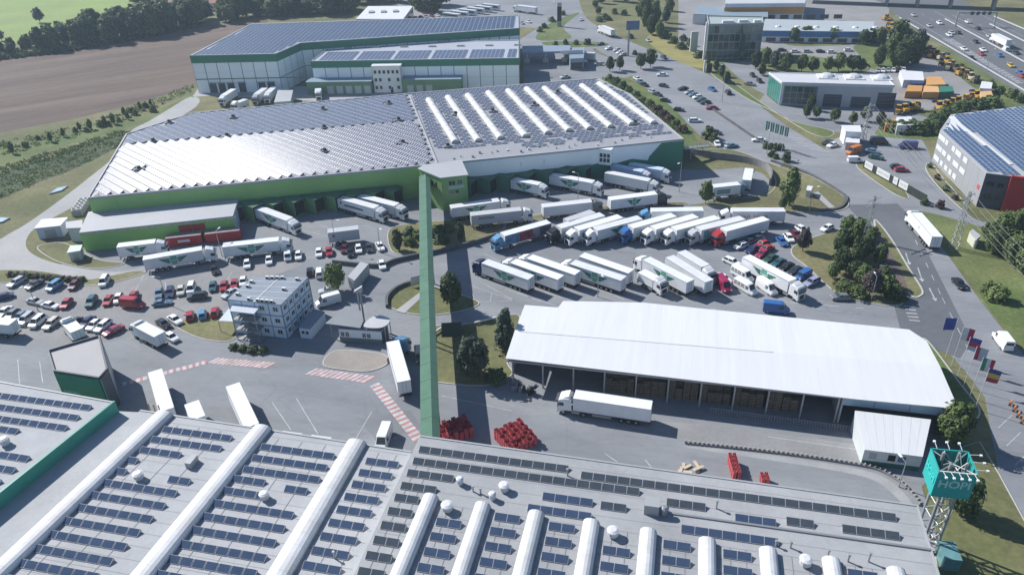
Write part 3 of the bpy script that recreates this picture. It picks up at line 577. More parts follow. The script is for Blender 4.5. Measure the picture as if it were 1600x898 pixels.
# roof sheets: strips across the long side, each a part
dl = (e1 - e0).normalized(); dn = Vector((-dl.y, dl.x)); 
Lr = 76; nst = 38
def clipx(P, a, b):       # clip polygon to a band along dl
    def cut(Q, k, keep):
        out = []
        for i in range(len(Q)):
            p, q = Vector(Q[i - 1]), Vector(Q[i]); tp, tq = (p - e0).dot(dl) - k, (q - e0).dot(dl) - k
            if (tp >= 0) == keep: out.append(p)
            if (tp >= 0) != (tq >= 0): out.append(p.lerp(q, tp / (tp - tq)))
        return out
    Q = cut(P, a, True); return cut(Q, b, False) if len(Q) > 2 else []
def clipr(Q, sgn):
    d = (ridB - ridA).normalized(); n = Vector((-d.y, d.x)); out = []
    for i in range(len(Q)):
        p, q = Vector(Q[i - 1]), Vector(Q[i]); tp, tq = (p - ridA).dot(n) * sgn, (q - ridA).dot(n) * sgn
        if tp >= 0: out.append(p)
        if (tp >= 0) != (tq >= 0): out.append(p.lerp(q, tp / (tp - tq)))
    return out
for i in range(nst):
    Q = clipx(PS, -3 + Lr * i / nst * 1.08, -3 + Lr * (i + 1) / nst * 1.08 - .006)
    if len(Q) < 3: continue
    for sgn in (1, -1):
        R = clipr(Q, sgn)
        if len(R) < 3: continue
        mb = MB(); mb.hexa([(p.x, p.y, zshed(p) - .12) for p in R], [(p.x, p.y, zshed(p)) for p in R]); norm_out(mb.build('roof_sheet', M_roofw, shed))
mb = MB(); d = (ridB - ridA).normalized(); mb.bar((*(ridA + d * 1), SZ + .78), (*(ridA + d * 48), SZ + .78), .3, .06); mb.build('ridge_cap', M_trim, shed)
# posts, back wall, fascia
Wf = Wall(PS[0], PS[2])
mb = MB(); Wf.box(mb, .1, 58.5, SZ - .45, SZ - .12, -.4, -.1); mb.build('eaves_beam', M_steel, shed)
for px in range(11):
    u = 1.2 + 5.72 * px; mb = MB()
    if u > 58.5: break
    x, y, _ = Wf.p(u, -.5, 0); mb.box((x, y, 0), (.28, .28, SZ - .3), Wf.ang); mb.build('post', M_galv, shed)
    x, y, _ = Wf.p(u, -9, 0); mb = MB(); mb.box((x, y, 0), (.28, .28, SZ + .2), Wf.ang); mb.build('post', M_galv, shed)
for i in range(2, len(PS) - 1):
    W = Wall(PS[i], PS[i + 1]); mb = MB(); W.box(mb, .0, W.L, 0, SZ - .15, -.5, -.3); mb.build('wall', M_wallg, shed)
W = Wall(PS[-1], PS[0]); mb = MB(); W.box(mb, 0, W.L - 4, 0, SZ - .15, -.5, -.3); mb.build('wall', M_wallg, shed)
# blue-white upper front wall above the annex
mb = MB(); Wf.box(mb, 59.2, 75, 4.0, SZ - .12, -.8, -.5); mb.build('wall', mat('cladding_sky', (.36, .47, .56), .5, .06, .2), shed)
for u in (64, 69.5): mb = MB(); Wf.box(mb, u, u + .12, 4.0, SZ - .12, -.5, -.44); mb.build('seam', M_steel, shed)
mb = MB(); Wf.box(mb, 58.9, 59.2, 0, SZ - .12, -14, -.5); mb.build('partition_wall', M_wallg, shed)
# annex
PX = [(55.63,89.83),(63.99,87.8),(68.44,94.83),(57.04,97.72)]
ax = thing('annex', 'small white-roofed annex in front of the big shed', 'building')
ZA = (2.92, 2.92, 4.32, 4.32)
for i in range(4):
    W = Wall(PX[i], PX[(i + 1) % 4]); mb = MB(); za, zb_ = ZA[i], ZA[(i + 1) % 4]; mb.hexa([W.p(0, 0, 0), W.p(W.L, 0, 0), W.p(W.L, -.3, 0), W.p(0, -.3, 0)], [W.p(0, 0, za), W.p(W.L, 0, zb_), W.p(W.L, -.3, zb_), W.p(0, -.3, za)]); mb.build('wall', mat('wall_annex', (.5, .54, .55), .6, .06, .2), ax)

for i in range(8):
    a0 = Vector(PX[0]).lerp(Vector(PX[1]), i / 8); a1 = Vector(PX[0]).lerp(Vector(PX[1]), (i + 1) / 8 - .002); b0 = Vector(PX[3]).lerp(Vector(PX[2]), i / 8); b1 = Vector(PX[3]).lerp(Vector(PX[2]), (i + 1) / 8 - .002)
    mb = MB(); mb.hexa([(*a0, 2.94), (*a1, 2.94), (*b1, 4.34), (*b0, 4.34)], [(*a0, 3.1), (*a1, 3.1), (*b1, 4.5), (*b0, 4.5)]); norm_out(mb.build('roof_sheet', M_roofw, ax))
Wx = Wall(PX[0], PX[1]); mb = MB(); Wx.box(mb, .1, Wx.L, 0, .9, .003, .04); mb.build('plinth', mat('plinth_green', (.03, .12, .09), .6, .1, .5), ax)
for (u, c) in ((.9, M_steel), (3.7, M_black), (5.2, mat('poster_blue', (.09, .12, .25), .5))):
    mb = MB(); Wx.box(mb, u, u + 1.1, 1.4, 2.6, .003, .05); mb.build('wall_sign', c, ax)
# pallets and crates stored under the shed: stacks, each a thing
random.seed(3)
pal = MB()
for k in range(9): pal.box((0, 0, k * .24), (1.2, .8, .02), 0); [pal.box((0, yy, k * .24 + .03), (1.2, .1, .1), 0) for yy in (-.35, 0, .35)]; [pal.box((xx, 0, k * .24 + .14), (.14, .8, .022), 0) for xx in (-.5, -.25, 0, .25, .5)]
pal_me = pal.mesh('pallet_stack', (mat('pallet_wood', (.2, .155, .11), .85, .3, 1.5),))
n_ = 0
for bay in range(3, 9):
    for r in range(3):
        for c in range(4):
            n_ += 1; u = 1.9 + 5.72 * bay + 1.32 * c + random.uniform(-.05, .05); x, y, _ = Wf.p(u, -2.2 - 1.0 * r, 0)
            o = link('pallet_stack', pal_me, None, (x, y, .03), Wf.ang + random.uniform(-.04, .04)); o.scale.z = random.uniform(1.1, 2.1)
            tag(o, 'stack of wooden pallets, %s from left in %s row under the white shed' % (ordw((bay - 3) * 4 + c + 1), ('front', 'middle', 'back')[r]), 'pallets', 'pallet stacks under the shed')

# ================= main warehouse
MZ = 9.6
PMn = [(-113.02,188.3),(-25.29,203.28),(53.54,217.83),(44.62,265.78),(35.54,288.06),(-36.71,276.36),(-110.56,261.75),(-125,240.97)]
mw = thing('warehouse', 'large warehouse in the centre with panelled silver roof, green left front and pale right front', 'warehouse')
WL = Wall(PMn[0], PMn[1]); WR = Wall(PMn[1], PMn[2])
walls(mw, PMn, 0, MZ - .3, [M_green, M_bluew, M_greend, M_greend, M_bluew, M_bluew, M_bluew, M_bluew])
roof(mw, PMn, MZ - .05, M_roofm, .24)
mb = MB(); strip(mb, shrink(PMn, .22), .5, MZ - .35, MZ + .25, closed=True); mb.build('parapet', M_roofl, mw)
# front cladding panels, left (light green) and right (pale blue above dark green)
n = 13
for i in range(n):
    for (z0, z1) in ((0, 4.9), (4.95, MZ - .4)):
        mb = MB(); WL.box(mb, WL.L * i / n + .04, WL.L * (i + 1) / n - .04, z0, z1, .003, .07); mb.build('facade_panel', M_green, mw)
n = 9
for i in range(n):
    mb = MB(); u0, u1 = WR.L * (.11 + .78 * i / n), WR.L * (.11 + .78 * (i + 1) / n); WR.box(mb, u0 + .06, u1 - .06, 4.4, MZ - .4, .003, .07); mb.build('facade_panel', M_bluew, mw)
mb = MB(); zig = []
for i in range(13): zig.append((WR.L * (.10 + .76 * i / 12), 4.2 + (.9 if i % 2 else 0) + random.uniform(-.15, .15)))
pts = [(WR.L * .10, 0)] + [(WR.L, 0), (WR.L, MZ - .4), (WR.L * .91, MZ - .4), (WR.L * .865, 5.4)] + zig[::-1]
f = [WR.p(u, .1, z) for u, z in pts]; b = [WR.p(u, .072, z) for u, z in pts]; mb.hexa(b, f); norm_out(mb.build('facade_paint_panel', M_greend, mw))
for (u, z, wd, ht) in ((.165, 6.2, 1.4, 1.5), (.2, 6.2, 1.5, 1.5), (.255, 6.4, 1.3, 1.5), (.3, 6.3, 1.6, 1.6), (.355, 6.3, 1.6, 1.6), (.405, 6.5, 1.3, 1.5), (.455, 6.4, 1.8, 1.5), (.52, 6.4, 1.2, 1.4), (.60, 6.2, .9, 1.5), (.66, 6.2, .9, 1.5), (.735, 6.2, 1.5, 1.6), (.785, 6.2, 1.5, 1.6), (.84, 6.2, .9, 1.6), (.9, 6.3, 1.4, 1.7), (.955, 6.3, 1.5, 1.7), (.965, 2.0, 1.0, 2.2)):
    WR.window(mw, WR.L * u, z, wd, ht, M_bluew if u > .12 and u < .86 else mat('frame_pale_green', (.3, .48, .38), .5))
# glazed bay on the right half
mb = MB(); c = WR.p(WR.L * .695, 0, 0); u0 = WR.L * .665
bay = bpy.data.objects.new('bay_window', None); C.objects.link(bay); bay.parent = mw
pp = [WR.p(u0, .1, 0)[:2], WR.p(u0 + 3.2, 2.2, 0)[:2], WR.p(u0 + 4.6, .1, 0)[:2]]; mb.prism(pp, 4.6, MZ - .1); norm_out(mb.build('bay_wall', M_bluew, bay))
Wb = Wall(pp[0], pp[1]); 
for k in range(3):
    for j in range(2): Wb.window(bay, .3 + 1.12 * k, 5.4 + 1.5 * j, 1.0, 1.3, M_trim, cols=1)
# sawtooth dock houses
def dockhouse(par, x, y, a, m, w_=3.7, d_=4.4, h_=4.6):
    ca, sa = math.cos(a), math.sin(a); P = lambda u, v: (x + ca * u - sa * v, y + sa * u + ca * v)
    mb = MB(); mb.prism([P(-1.5, -w_ / 2), P(d_, -w_ / 2), P(d_, w_ / 2), P(-1.5, w_ / 2)], 0, h_); o = norm_out(mb.build('dock_house', m, par))
    mb = MB(); mb.prism([P(d_ + .003, -w_ / 2 + .25), P(d_ + .12, -w_ / 2 + .25), P(d_ + .12, w_ / 2 - .25), P(d_ + .003, w_ / 2 - .25)], .5, h_ - .35); norm_out(mb.build('dock_opening_shade', M_dark, o))  # near-black slab paints the shade inside the open dock
    mb = MB(); mb.prism([P(-1.5, -w_ / 2 - .1), P(d_ + .5, -w_ / 2 - .1), P(d_ + .5, w_ / 2 + .1), P(-1.5, w_ / 2 + .1)], h_ + .002, h_ + .14); norm_out(mb.build('dock_roof', mat('dock_roof_green', (.06, .14, .09), .6), o))
aL = math.radians(-37)
for (fx, fy) in ((-74.48,189.93,4), (-69.2,191.17,4), (-63.87,192.42,4), (-58.48,193.69,4), (-53.03,194.98,4), (-47.53,196.27,4), (-42.26,197.16,4), (-36.59,198.02,4), (-31.43,198.94,4)) and [p[:2] for p in ((-74.48,189.93,4), (-69.2,191.17,4), (-63.87,192.42,4), (-58.48,193.69,4), (-53.03,194.98,4), (-47.53,196.27,4), (-42.26,197.16,4), (-36.59,198.02,4), (-31.43,198.94,4))]:
    dockhouse(mw, fx - 3.6, fy + 2.7, aL, mat('dock_green', (.16, .31, .13), .6, .1, .4))
aR = math.radians(-31)
for (fx, fy, z_) in ((-9.87,203.09,4), (-4.32,204.51,4), (1.29,205.55,4), (6.94,206.65,4), (12.65,207.86,4), (18.41,209.09,4), (24.04,210.34,4)):
    dockhouse(mw, fx - 3.9, fy + 2.4, aR, mat('dock_dark_green', (.06, .2, .12), .6, .1, .4))
# solar field: shared frame along the rows
def stuff_panels(par, mods, m_cell, w, l, tilt, ang, zb, name='solar_panels', ew=False):
    """mods: list of module centres; one joined part"""
    mb = MB(); c, s = math.cos(tilt), math.sin(tilt); ca, sa = math.cos(ang), math.sin(ang)
    for (x, y) in mods:
        def P(u, v, h):
            vv = v * c - h * s; z = zb + .1 + (v + l / 2) * s + h * c; return (x + ca * u - sa * vv, y + sa * u + ca * vv, z)
        q = [(-w / 2, -l / 2), (w / 2, -l / 2), (w / 2, l / 2), (-w / 2, l / 2)]
        i = len(mb.v); mb.v += [P(u, v, 0) for u, v in q] + [P(u, v, -.05) for u, v in q]
        mb.f += [(i, i + 1, i + 2, i + 3), (i + 4, i + 5, i + 1, i), (i + 5, i + 6, i + 2, i + 1), (i + 6, i + 7, i + 3, i + 2), (i + 7, i + 4, i, i + 3)]; mb.m += [1, 0, 0, 0, 0]
        f = .05; mb.f.pop(-5); mb.m.pop(-5); j = len(mb.v); mb.v += [P(u * (1 - 2 * f / w), v * (1 - 2 * f / l), 0.0) for u, v in q]
        mb.f.append((j, j + 1, j + 2, j + 3)); mb.m.append(1)
        for k in range(4): mb.f.append((i + k, i + (k + 1) % 4, j + (k + 1) % 4, j + k)); mb.m.append(0)
        e = len(mb.v); mb.v += [P(-w / 2, l / 2, -.05), P(w / 2, l / 2, -.05), (x + ca * w / 2 - sa * l / 2 * c, y + sa * w / 2 + ca * l / 2 * c, zb), (x - ca * w / 2 - sa * l / 2 * c, y - sa * w / 2 + ca * l / 2 * c, zb)]
        mb.f.append((e, e + 3, e + 2, e + 1)); mb.m.append(0)
    o = mb.build(name, (M_alu, m_cell), par); tag(o, kind='stuff'); return o
M_pm = mat('solar_cells_silvery', (.075, .09, .14), .24, .15, .5, spec=.9)
sa_ = (-35.03,273.71,9.6); sb_ = (-20.27,204.8,9.6)
seam = [Vector(sa_[:2]), Vector(sb_[:2])]; Wm = Wall(sb_, sa_)
mb = MB(); strip(mb, [tuple(seam[0]), tuple(seam[1])], .5, MZ - .04, MZ + .3); mb.build('roof_upstand', M_roofl, mw)
inner = shrink(PMn, 1.3)
fansL = [(-93.62,254.18,9.6), (-114.42,250.95,9.6), (-89.87,234.87,9.6), (-63.99,260.17,9.6), (-59.54,239.83,9.6), (-54.96,217.52,9.6), (-41.37,264.29,9.6), (-35.82,245.14,9.6), (-31.91,222.49,9.6), (-107.1,207.91,9.6), (-112.58,232.36,9.6)]
def near(p, L, d): return any((p[0] - q[0]) ** 2 + (p[1] - q[1]) ** 2 < d * d for q in L)
# left field: ridge tent rows at 45 degrees to the eaves
ar = math.radians(-43); ca, sa = math.cos(ar), math.sin(ar)
fr, bk, tops = [], [], []
o_ = Vector((-70, 235)); pit = 2.55
mods1, mods2 = [], []
for i in range(-40, 41):
    for j in range(-75, 76):
        u = j * 1.02; v = i * pit; x = o_.x + ca * u - sa * v; y = o_.y + sa * u + ca * v
        if not inside((x, y), inner) or Wm.n.dot(Vector((x, y)) - Wm.a) > -1.2: continue
        if near((x, y), fansL, 2.0): continue
        # a walkway splits the upper and lower field
        h = Wall((-119.43,230.68,9.6), (-28.86,243.72,9.6)); t = (Vector((x, y)) - h.a).dot(-h.n)
        if abs(t) < 1.0: continue
        (mods1 if t < 0 else mods2).append((x, y))
stuff_panels(mw, mods1, mat('solar_cells_glare', (.085, .1, .15), .185, .2, .5, spec=.8), .96, 1.6, math.radians(24.5), ar, MZ)
stuff_panels(mw, mods2, M_pm, 1.0, 1.95, math.radians(9), ar, MZ)
# right field: rows between the curved rooflights
skl = [((670,157),(708,224)), ((700,153),(742,222)), ((731,150),(779,219)), ((763,146),(822,215)), ((794,143),(855,210)), ((823,140),(890,206)), ((851,140),(922,204)), ((880,137),(955,200)), ((909,135),(988,196)), ((936,132),(1022,194))]
mods = []
SK = [((-27.5,267.28,9.6), (-15.71,221.43,9.6)), ((-20.74,269.62,9.6), (-8.66,221.86,9.6)), ((-13.62,271.16,9.6), (-1.78,223.47,9.6)), ((-6.2,273.5,9.6), (5.96,224.43,9.6)), ((1.08,275.08,9.6), (13.04,226.66,9.6)), ((7.97,276.73,9.6), (19.78,228.37,9.6)), ((14.59,276.76,9.6), (26.34,229.51,9.6)), ((21.52,277.59,9.6), (33.16,230.64,9.6)), ((28.48,278.42,9.6), (40.13,232.4,9.6)), ((35.1,280.17,9.6), (47.16,232.91,9.6))]
def dseg(p, a, b):
    a = Vector(a[:2]); b = Vector(b[:2]); p = Vector(p); d = b - a; t = max(0, min(1, (p - a).dot(d) / d.length_squared)); return (a + d * t - p).length
fansR = [(18.89,270.48,9.6), (33.39,261.67,9.6), (41.13,233.56,9.6), (-17.01,249.2,9.6), (-4.46,251.3,9.6), (9.95,256.88,9.6), (-17.89,218.27,9.6)]
nedge = Wall(PMn[1], PMn[2]); a10 = math.radians(10.5)
for i in range(-40, 41):
    for j in range(-40, 61):
        x, y = rot2(j * 1.72 + .86 * (i % 2), i * 1.75, a10); x += 0; y += 245
        if not inside((x, y), inner) or Wm.n.dot(Vector((x, y)) - Wm.a) < 1.2: continue
        dn_ = -nedge.n.dot(Vector((x, y)) - nedge.a)
        if dn_ < 6.5 + 5 * (x < 5): continue
        if dn_ < 13 and random.random() < .3: continue
        if any(dseg((x, y), a, b) < 2.0 for a, b in SK) or near((x, y), fansR, 2.2): continue
        mods.append((x, y))
stuff_panels(mw, mods, mat('solar_cells_far', (.11, .13, .185), .25, .15, .5, spec=.8), 1.62, 1.05, math.radians(13), a10, MZ)
for (a, b) in SK:       # arched continuous rooflights
    a = Vector(a); b = Vector(b); d = b - a; L_ = d.length; d.normalize(); n_ = Vector((d.y, -d.x, 0)); root = bpy.data.objects.new('skylight', None); C.objects.link(root); root.parent = mw
    kb = MB(); strip(kb, [tuple(a.xy), tuple(b.xy)], 2.5, MZ - .04, MZ + .35); kb.build('kerb', M_galv, root)
    sg = 10
    for i in range(sg):
        mb = MB(); R0 = []; R1 = []
        for k in range(7):
            t = PI * k / 6
            for (R, s_) in ((R0, i / sg), (R1, (i + 1) / sg - .004)): p = a + d * L_ * s_ - n_ * math.cos(t) * 1.15; R.append((p.x, p.y, MZ + .33 + .85 * math.sin(t)))
        for k in range(6): mb.poly([R0[k], R0[k + 1], R1[k + 1], R1[k]])
        if i == 0: mb.poly(R0)
        if i == sg - 1: mb.poly(R1[::-1])
        norm_out(mb.build('skylight_sheet', M_plast, root))
for k, (x, y, z) in enumerate(fansL + fansR):     # rooftop fans
    r = bpy.data.objects.new('roof_fan', None); C.objects.link(r); r.parent = mw
    mb = MB(); mb.box((x, y, MZ - .02), (1.5, 1.5, .7), a10); mb.build('fan_base', M_steel, r)
    mb = MB(); mb.cyl((x, y, MZ + .68), (x, y, MZ + 1.3), .62, .5, 12); mb.build('fan_cowl', M_chass, r)
    for s_ in (-1, 1):
        mb = MB(); mb.box((x + s_ * 1.2, y + .3 * s_, MZ - .02), (.6, .9, .5), a10 + .3); mb.build('fan_flap', M_galv, r)
for k in range(22):      # small roof fittings along the right front
    u = WR.L * (.12 + .8 * k / 22) + random.uniform(-1, 1); x, y, _ = WR.p(u, -random.uniform(2.5, 6.5), 0)
    mb = MB(); hh = random.uniform(.3, .8); mb.cyl((x, y, MZ - .04), (x, y, MZ + hh), random.uniform(.14, .4), n=8); mb.build('vent_pipe', random.choice((M_galv, M_trim, M_steel)), mw)
# stair tower
PTw = [(-24.97,200.27),(-18.38,193.08),(-11.33,194.51),(-13.44,205.11),(-23.72,202.59)]
tw = thing('stair_tower', 'green stair tower with slanted pale roof at the end of the bridge', 'tower')
walls(tw, PTw, 0, 10.0, mat('tower_green', (.19, .34, .125), .5, .06, .2)); roof(tw, shrink(PTw, -.35), 10.2, M_roofl, .22)
Wt = Wall(PTw[1], PTw[2])
for (u, z, wd, ht) in ((1.9, 7.4, 2.0, 1.5), (4.3, 7.4, 1.6, 1.5), (2.0, 4.9, 2.7, 1.2)): Wt.window(tw, u, z, wd, ht, mat('frame_pale_green', (.3, .48, .38), .5))
mb = MB(); Wt.box(mb, 1.8, 6.3, 6.5, 7.2, .003, .05); mb.build('sign_band', mat('frame_pale_green', (.3, .48, .38)), tw)
Wt2 = Wall(PTw[0], PTw[1])
for u in (5.4, 7.0): mb = MB(); Wt2.box(mb, u, u + .5, 6.6, 8.2, .003, .05); mb.build('slit_window', M_glass, tw)
# low green canopy left of the tower
mb = MB(); P = [(-30.59,202.47),(-25.3,204.9),(-25.65,208.91),(-28.88,209.21)]; mb.prism(P, 6.9, 7.2); norm_out(mb.build('canopy', mat('canopy_green', (.14, .3, .2), .5), tw))

# ================= low annex in front of the main warehouse
AZ = 5.5
PA2 = [(-110.68,175.8),(-73.25,182.74),(-75.16,193.91),(-114.34,188.71)]
an = thing('annex', 'long low green annex with pale grey roof and hooks along the eaves', 'building')
walls(an, PA2, 0, AZ - .2, [mat('annex_green', (.21, .42, .115), .5, .06, .2), mat('cladding_white_blue', (.5, .56, .6), .5), M_green, M_bluew]); roof(an, PA2, AZ, M_roofl, .2)
Wa = Wall(PA2[0], PA2[1])
for i in range(14):
    mb = MB(); u = Wa.L * (i + .4) / 14; Wa.box(mb, u, u + 2.2, AZ - .75, AZ - .3, .003, .12); mb.build('louvre', M_galv, an)
    mb = MB(); Wa.box(mb, Wa.L * i / 14 + .03, Wa.L * (i + 1) / 14 - .03, 0, AZ - .9, .003, .05); mb.build('facade_panel', mat('annex_green', (0, 0, 0)), an)
for k, (u, wd) in enumerate(((24.0, 3.2), (27.4, 3.2))):
    mb = MB(); Wa.box(mb, u, u + wd, 2.6, 4.4, .06, .2); mb.build('red_door', mat('door_red', (.3, .03, .035), .6), an)
# loading pits in red beside it
for k, (u, lab) in enumerate(((20.8, 'red waste container with white label beside the green annex'), (30.6, 'plain red waste container at the right end of the green annex'))):
    rc = thing('waste_container', lab, 'container'); mb = MB(); Wa.box(mb, u, u + 9, .3, 2.6, 1.0, 3.5); mb.build('container_body', M_red, rc)
    mb = MB(); Wa.box(mb, u + .1, u + 8.9, 2.6, 2.7, 1.1, 3.4); mb.build('container_lid', mat('lid_grey', (.25, .2, .21), .7, .2, .5), rc)
    for r_ in range(10): mb = MB(); Wa.box(mb, u + .2 + r_ * .95, u + .32 + r_ * .95, .3, 2.6, 3.5, 3.58); mb.build('container_rib', M_red, rc)
    if k == 0: mb = MB(); Wa.box(mb, u + 3, u + 6, 1.2, 1.9, 3.585, 3.61); mb.build('container_label', M_trim, rc)
# condenser unit, grey plant cabins at its left end
cu = thing('condenser', 'rack of white cooling fans beside the green annex', 'condenser'); x0, y0 = (-124.48,202.73)
mb = MB(); mb.box((x0, y0, 0), (2.6, 9, 1.8), math.radians(10.5)); mb.build('frame', M_steel, cu)
for i in range(5):
    for j in range(2):
        dx, dy = rot2(-.65 + 1.3 * j, -3.6 + 1.8 * i, math.radians(10.5)); mb = MB(); mb.cyl((x0 + dx, y0 + dy, 1.8), (x0 + dx, y0 + dy, 2.1), .68, n=12); o = mb.build('fan_shroud', M_trim, cu)
        mb = MB(); mb.cyl((x0 + dx, y0 + dy, 2.1), (x0 + dx, y0 + dy, 2.13), .48, n=12); mb.build('fan_grille', M_dark, o)
def hut(name, label, cat, P, z, mw_, mr, ov=.25, door=None, h0=0, t=.2):
    r = thing(name, label, cat); walls(r, P, h0, z - t, mw_); roof(r, shrink(P, -ov), z, mr, t)
    if door is not None:
        W = Wall(P[door], P[(door + 1) % len(P)]); mb = MB(); W.box(mb, W.L * .3, W.L * .3 + min(3, W.L * .45), 0, min(2.4, z - .6), .003, .06); mb.build('door', M_steel, r)
    return r
hut('white_shed', 'white flat-roofed shed with grey roller front near the access road', 'shed', [(-127.11,184.14),(-121.13,185.24),(-121.62,190.09),(-127.94,189.38)], 3.4, mat('shed_bluewhite', (.45, .5, .58), .6), M_roofw, door=0)
hut('plant_cabin', 'pale green plant cabin against the left end of the green annex', 'cabin', [(-117.08,181.72),(-113.39,181.82),(-115.52,186.3),(-119.05,185.39)], 4.2, mat('cabin_green', (.4, .47, .44), .6), M_roofl)
hut('transformer_cabin', 'small pale green box cabin on the grass beside the annex corner', 'cabin', [(-111.74,170.24),(-109.24,171.09),(-110.12,173.97),(-112.67,173.81)], 2.8, mat('cabin_pale', (.42, .48, .45), .6), mat('cabin_roof', (.5, .56, .52), .6), door=0)

# ================= back warehouse
BZ = 15.6
PBk = [(-130.73,321.65),(-94.5,319.78),(-88.32,338.44),(7.24,352.99),(7.98,381.98),(-122.77,383.58)]
bw = thing('warehouse', 'tall warehouse at the back with blue panel roof and dark green fascia', 'warehouse')
walls(bw, PBk, 0, BZ - .3, mat('cladding_ice', (.22, .28, .31), .5, .05, .1)); roof(bw, PBk, BZ - .03, mat('roof_back', (.33, .36, .42), .6, .05, .05), .25)
mb = MB(); strip(mb, shrink(PBk, .3), .9, BZ - .1, BZ + .3, closed=True); mb.build('parapet', M_roofl, bw)
Wk = [Wall(PBk[i], PBk[i + 1]) for i in range(3)] + [Wall(PBk[3], PBk[4])]
for W in Wk:
    mb = MB(); W.box(mb, -.05, W.L + .05, BZ - 2.9, BZ + .1, .003, .25); mb.build('fascia', M_greend, bw)
    k = max(2, int(W.L / 4.6))
    for i in range(k):
        for (z0, z1) in ((.0, 5.7), (6.1, 8.6), (8.65, BZ - 3)):
            mb = MB(); W.box(mb, W.L * i / k + .2, W.L * (i + 1) / k - .2, z0, z1, .003, .09); mb.build('facade_panel', mat('panel_ice', (.74, .8, .82), .5, .04, .1), bw)
mb = MB(); Wk[0].box(mb, 0, Wk[0].L + 10, 5.75, 6.05, .003, .3); mb.build('sill_band', M_greend, bw)
for k, u in enumerate((5.5, 9.3, 13.2, 18.0, 26.5, 30.5)):
    mb = MB(); Wk[0].box(mb, u, u + 2.9, .2, 4.2, .1, .35); o = mb.build('dock_door', M_walld, bw)
    mb = MB(); Wk[0].box(mb, u - .2, u + 3.1, 4.2, 4.5, .1, .8); mb.build('door_hood', M_steel, o)
# roof modules
ib = shrink(PBk, 1.6); mods = []
ab = math.radians(-3)
for i in range(-60, 61):
    for j in range(-70, 71):
        x, y = rot2(j * 2.1, i * 2.0, ab); x -= 60; y += 380
        if inside((x, y), ib): mods.append((x, y))
stuff_panels(bw, mods, mat('solar_cells_back', (.05, .085, .15), .3, .15, .3, spec=.7), 1.95, 1.2, math.radians(12), ab, BZ)
# lower front block
QZ = 12.2
PQ = [(-80.38,319.39),(6.12,312.67),(6.96,345.44),(-76.39,351.14)]
bq = thing('warehouse', 'lower front block of the back warehouse with a long green fascia', 'warehouse')
walls(bq, PQ, 0, QZ - .3, mat('cladding_ice', (0, 0, 0))); roof(bq, PQ, QZ - .03, mat('roof_bq', (.36, .385, .44), .6, .05, .05), .25)
mb = MB(); strip(mb, shrink(PQ, .3), .8, QZ - .1, QZ + .25, closed=True); mb.build('parapet', M_roofl, bq)
Wq = Wall(PQ[0], PQ[1]); Wq2 = Wall(PQ[1], PQ[2])
for W in (Wq, Wq2, Wall(PQ[3], PQ[0])): mb = MB(); W.box(mb, -.05, W.L + .05, QZ - 2.6, QZ + .08, .003, .22); mb.build('fascia', M_greend, bq)
for i in range(16): 
    for (z0, z1) in ((0, 4.8), (4.9, QZ - 2.7)): mb = MB(); Wq.box(mb, Wq.L * i / 16 + .18, Wq.L * (i + 1) / 16 - .18, z0, z1, .003, .09); mb.build('facade_panel', mat('panel_ice', (0, 0, 0)), bq)
mods = []
aq = Wq.ang
for i in range(40):
    for j in range(60):
        x, y, _ = Wq.p(2 + j * 1.75, -1.8 - i * 1.6, 0)
        if inside((x, y), shrink(PQ, 1.2)) and i < 9 and j % 9: mods.append((x, y))
stuff_panels(bq, mods, mat('solar_cells_bq', (.07, .095, .16), .3, .12, .3, spec=.7), 1.68, 1.5, math.radians(6), aq, QZ)
for k in range(7):
    x, y, _ = Wq.p(10 + k * 12.5, -23, 0); mb = MB(); mb.box((x, y, QZ - .05), (3.2, 1.1, .5), aq); mb.build('rooflight', M_steel, bq)
# white office tower, green dock rows
PO = [(-57.01,313.68),(-46.18,313.24),(-47.56,318.11),(-58.35,319.07)]
of = thing('office_tower', 'narrow white four-storey office front between the back warehouse docks', 'building')
PO = [Wq.p(26.2, 4.2, 0)[:2], Wq.p(38.2, 4.2, 0)[:2], Wq.p(38.2, -.0, 0)[:2], Wq.p(26.2, -.0, 0)[:2]]
walls(of, PO, 0, 10.9, M_wallw); roof(of, shrink(PO, -.15), 11.1, M_roofw)
Wo = Wall(PO[0], PO[1])
for j in range(3):
    for k in range(6):
        if j < 2 and k in (2, 4): continue
        Wo.window(of, .7 + 1.85 * k, 1.4 + 3.2 * j, 1.2, 1.5, cols=1)
mb = MB(); Wo.box(mb, 7.0, 8.1, 0, 2.3, .003, .08); mb.build('door', M_glass, of)
for (u0, u1, nd, lab, zt) in ((-1.5, 25.8, 5, 'green low dock row left of the white office tower', 5.2), (38.6, 63, 3, 'green low dock row right of the white office tower', 5.6)):
    dk = thing('dock_row', lab, 'building'); mb = MB(); Wq.box(mb, u0, u1, 0, zt, .1, 6); mb.build('wall', mat('dock_row_green', (.13, .24, .15), .6, .08, .3), dk)
    mb = MB(); Wq.box(mb, u0 - .2, u1 + .2, zt + .002, zt + .25, .1, 6.4); mb.build('roof', mat('dock_row_roof', (.2, .27, .33), .6), dk)
    for k in range(nd):
        u = u0 + (8.5 if u0 < 0 else 2) + k * 3.9; mb = MB(); Wq.box(mb, u, u + 2.7, .3, 3.5, 6.003, 6.15); mb.build('dock_door', mat('dock_door_pale', (.36, .42, .42), .6), dk)
        mb = MB(); Wq.box(mb, u + .5, u + 2.2, .6, 2.6, 6.152, 6.2); mb.build('door_panel', M_wallg, dk)

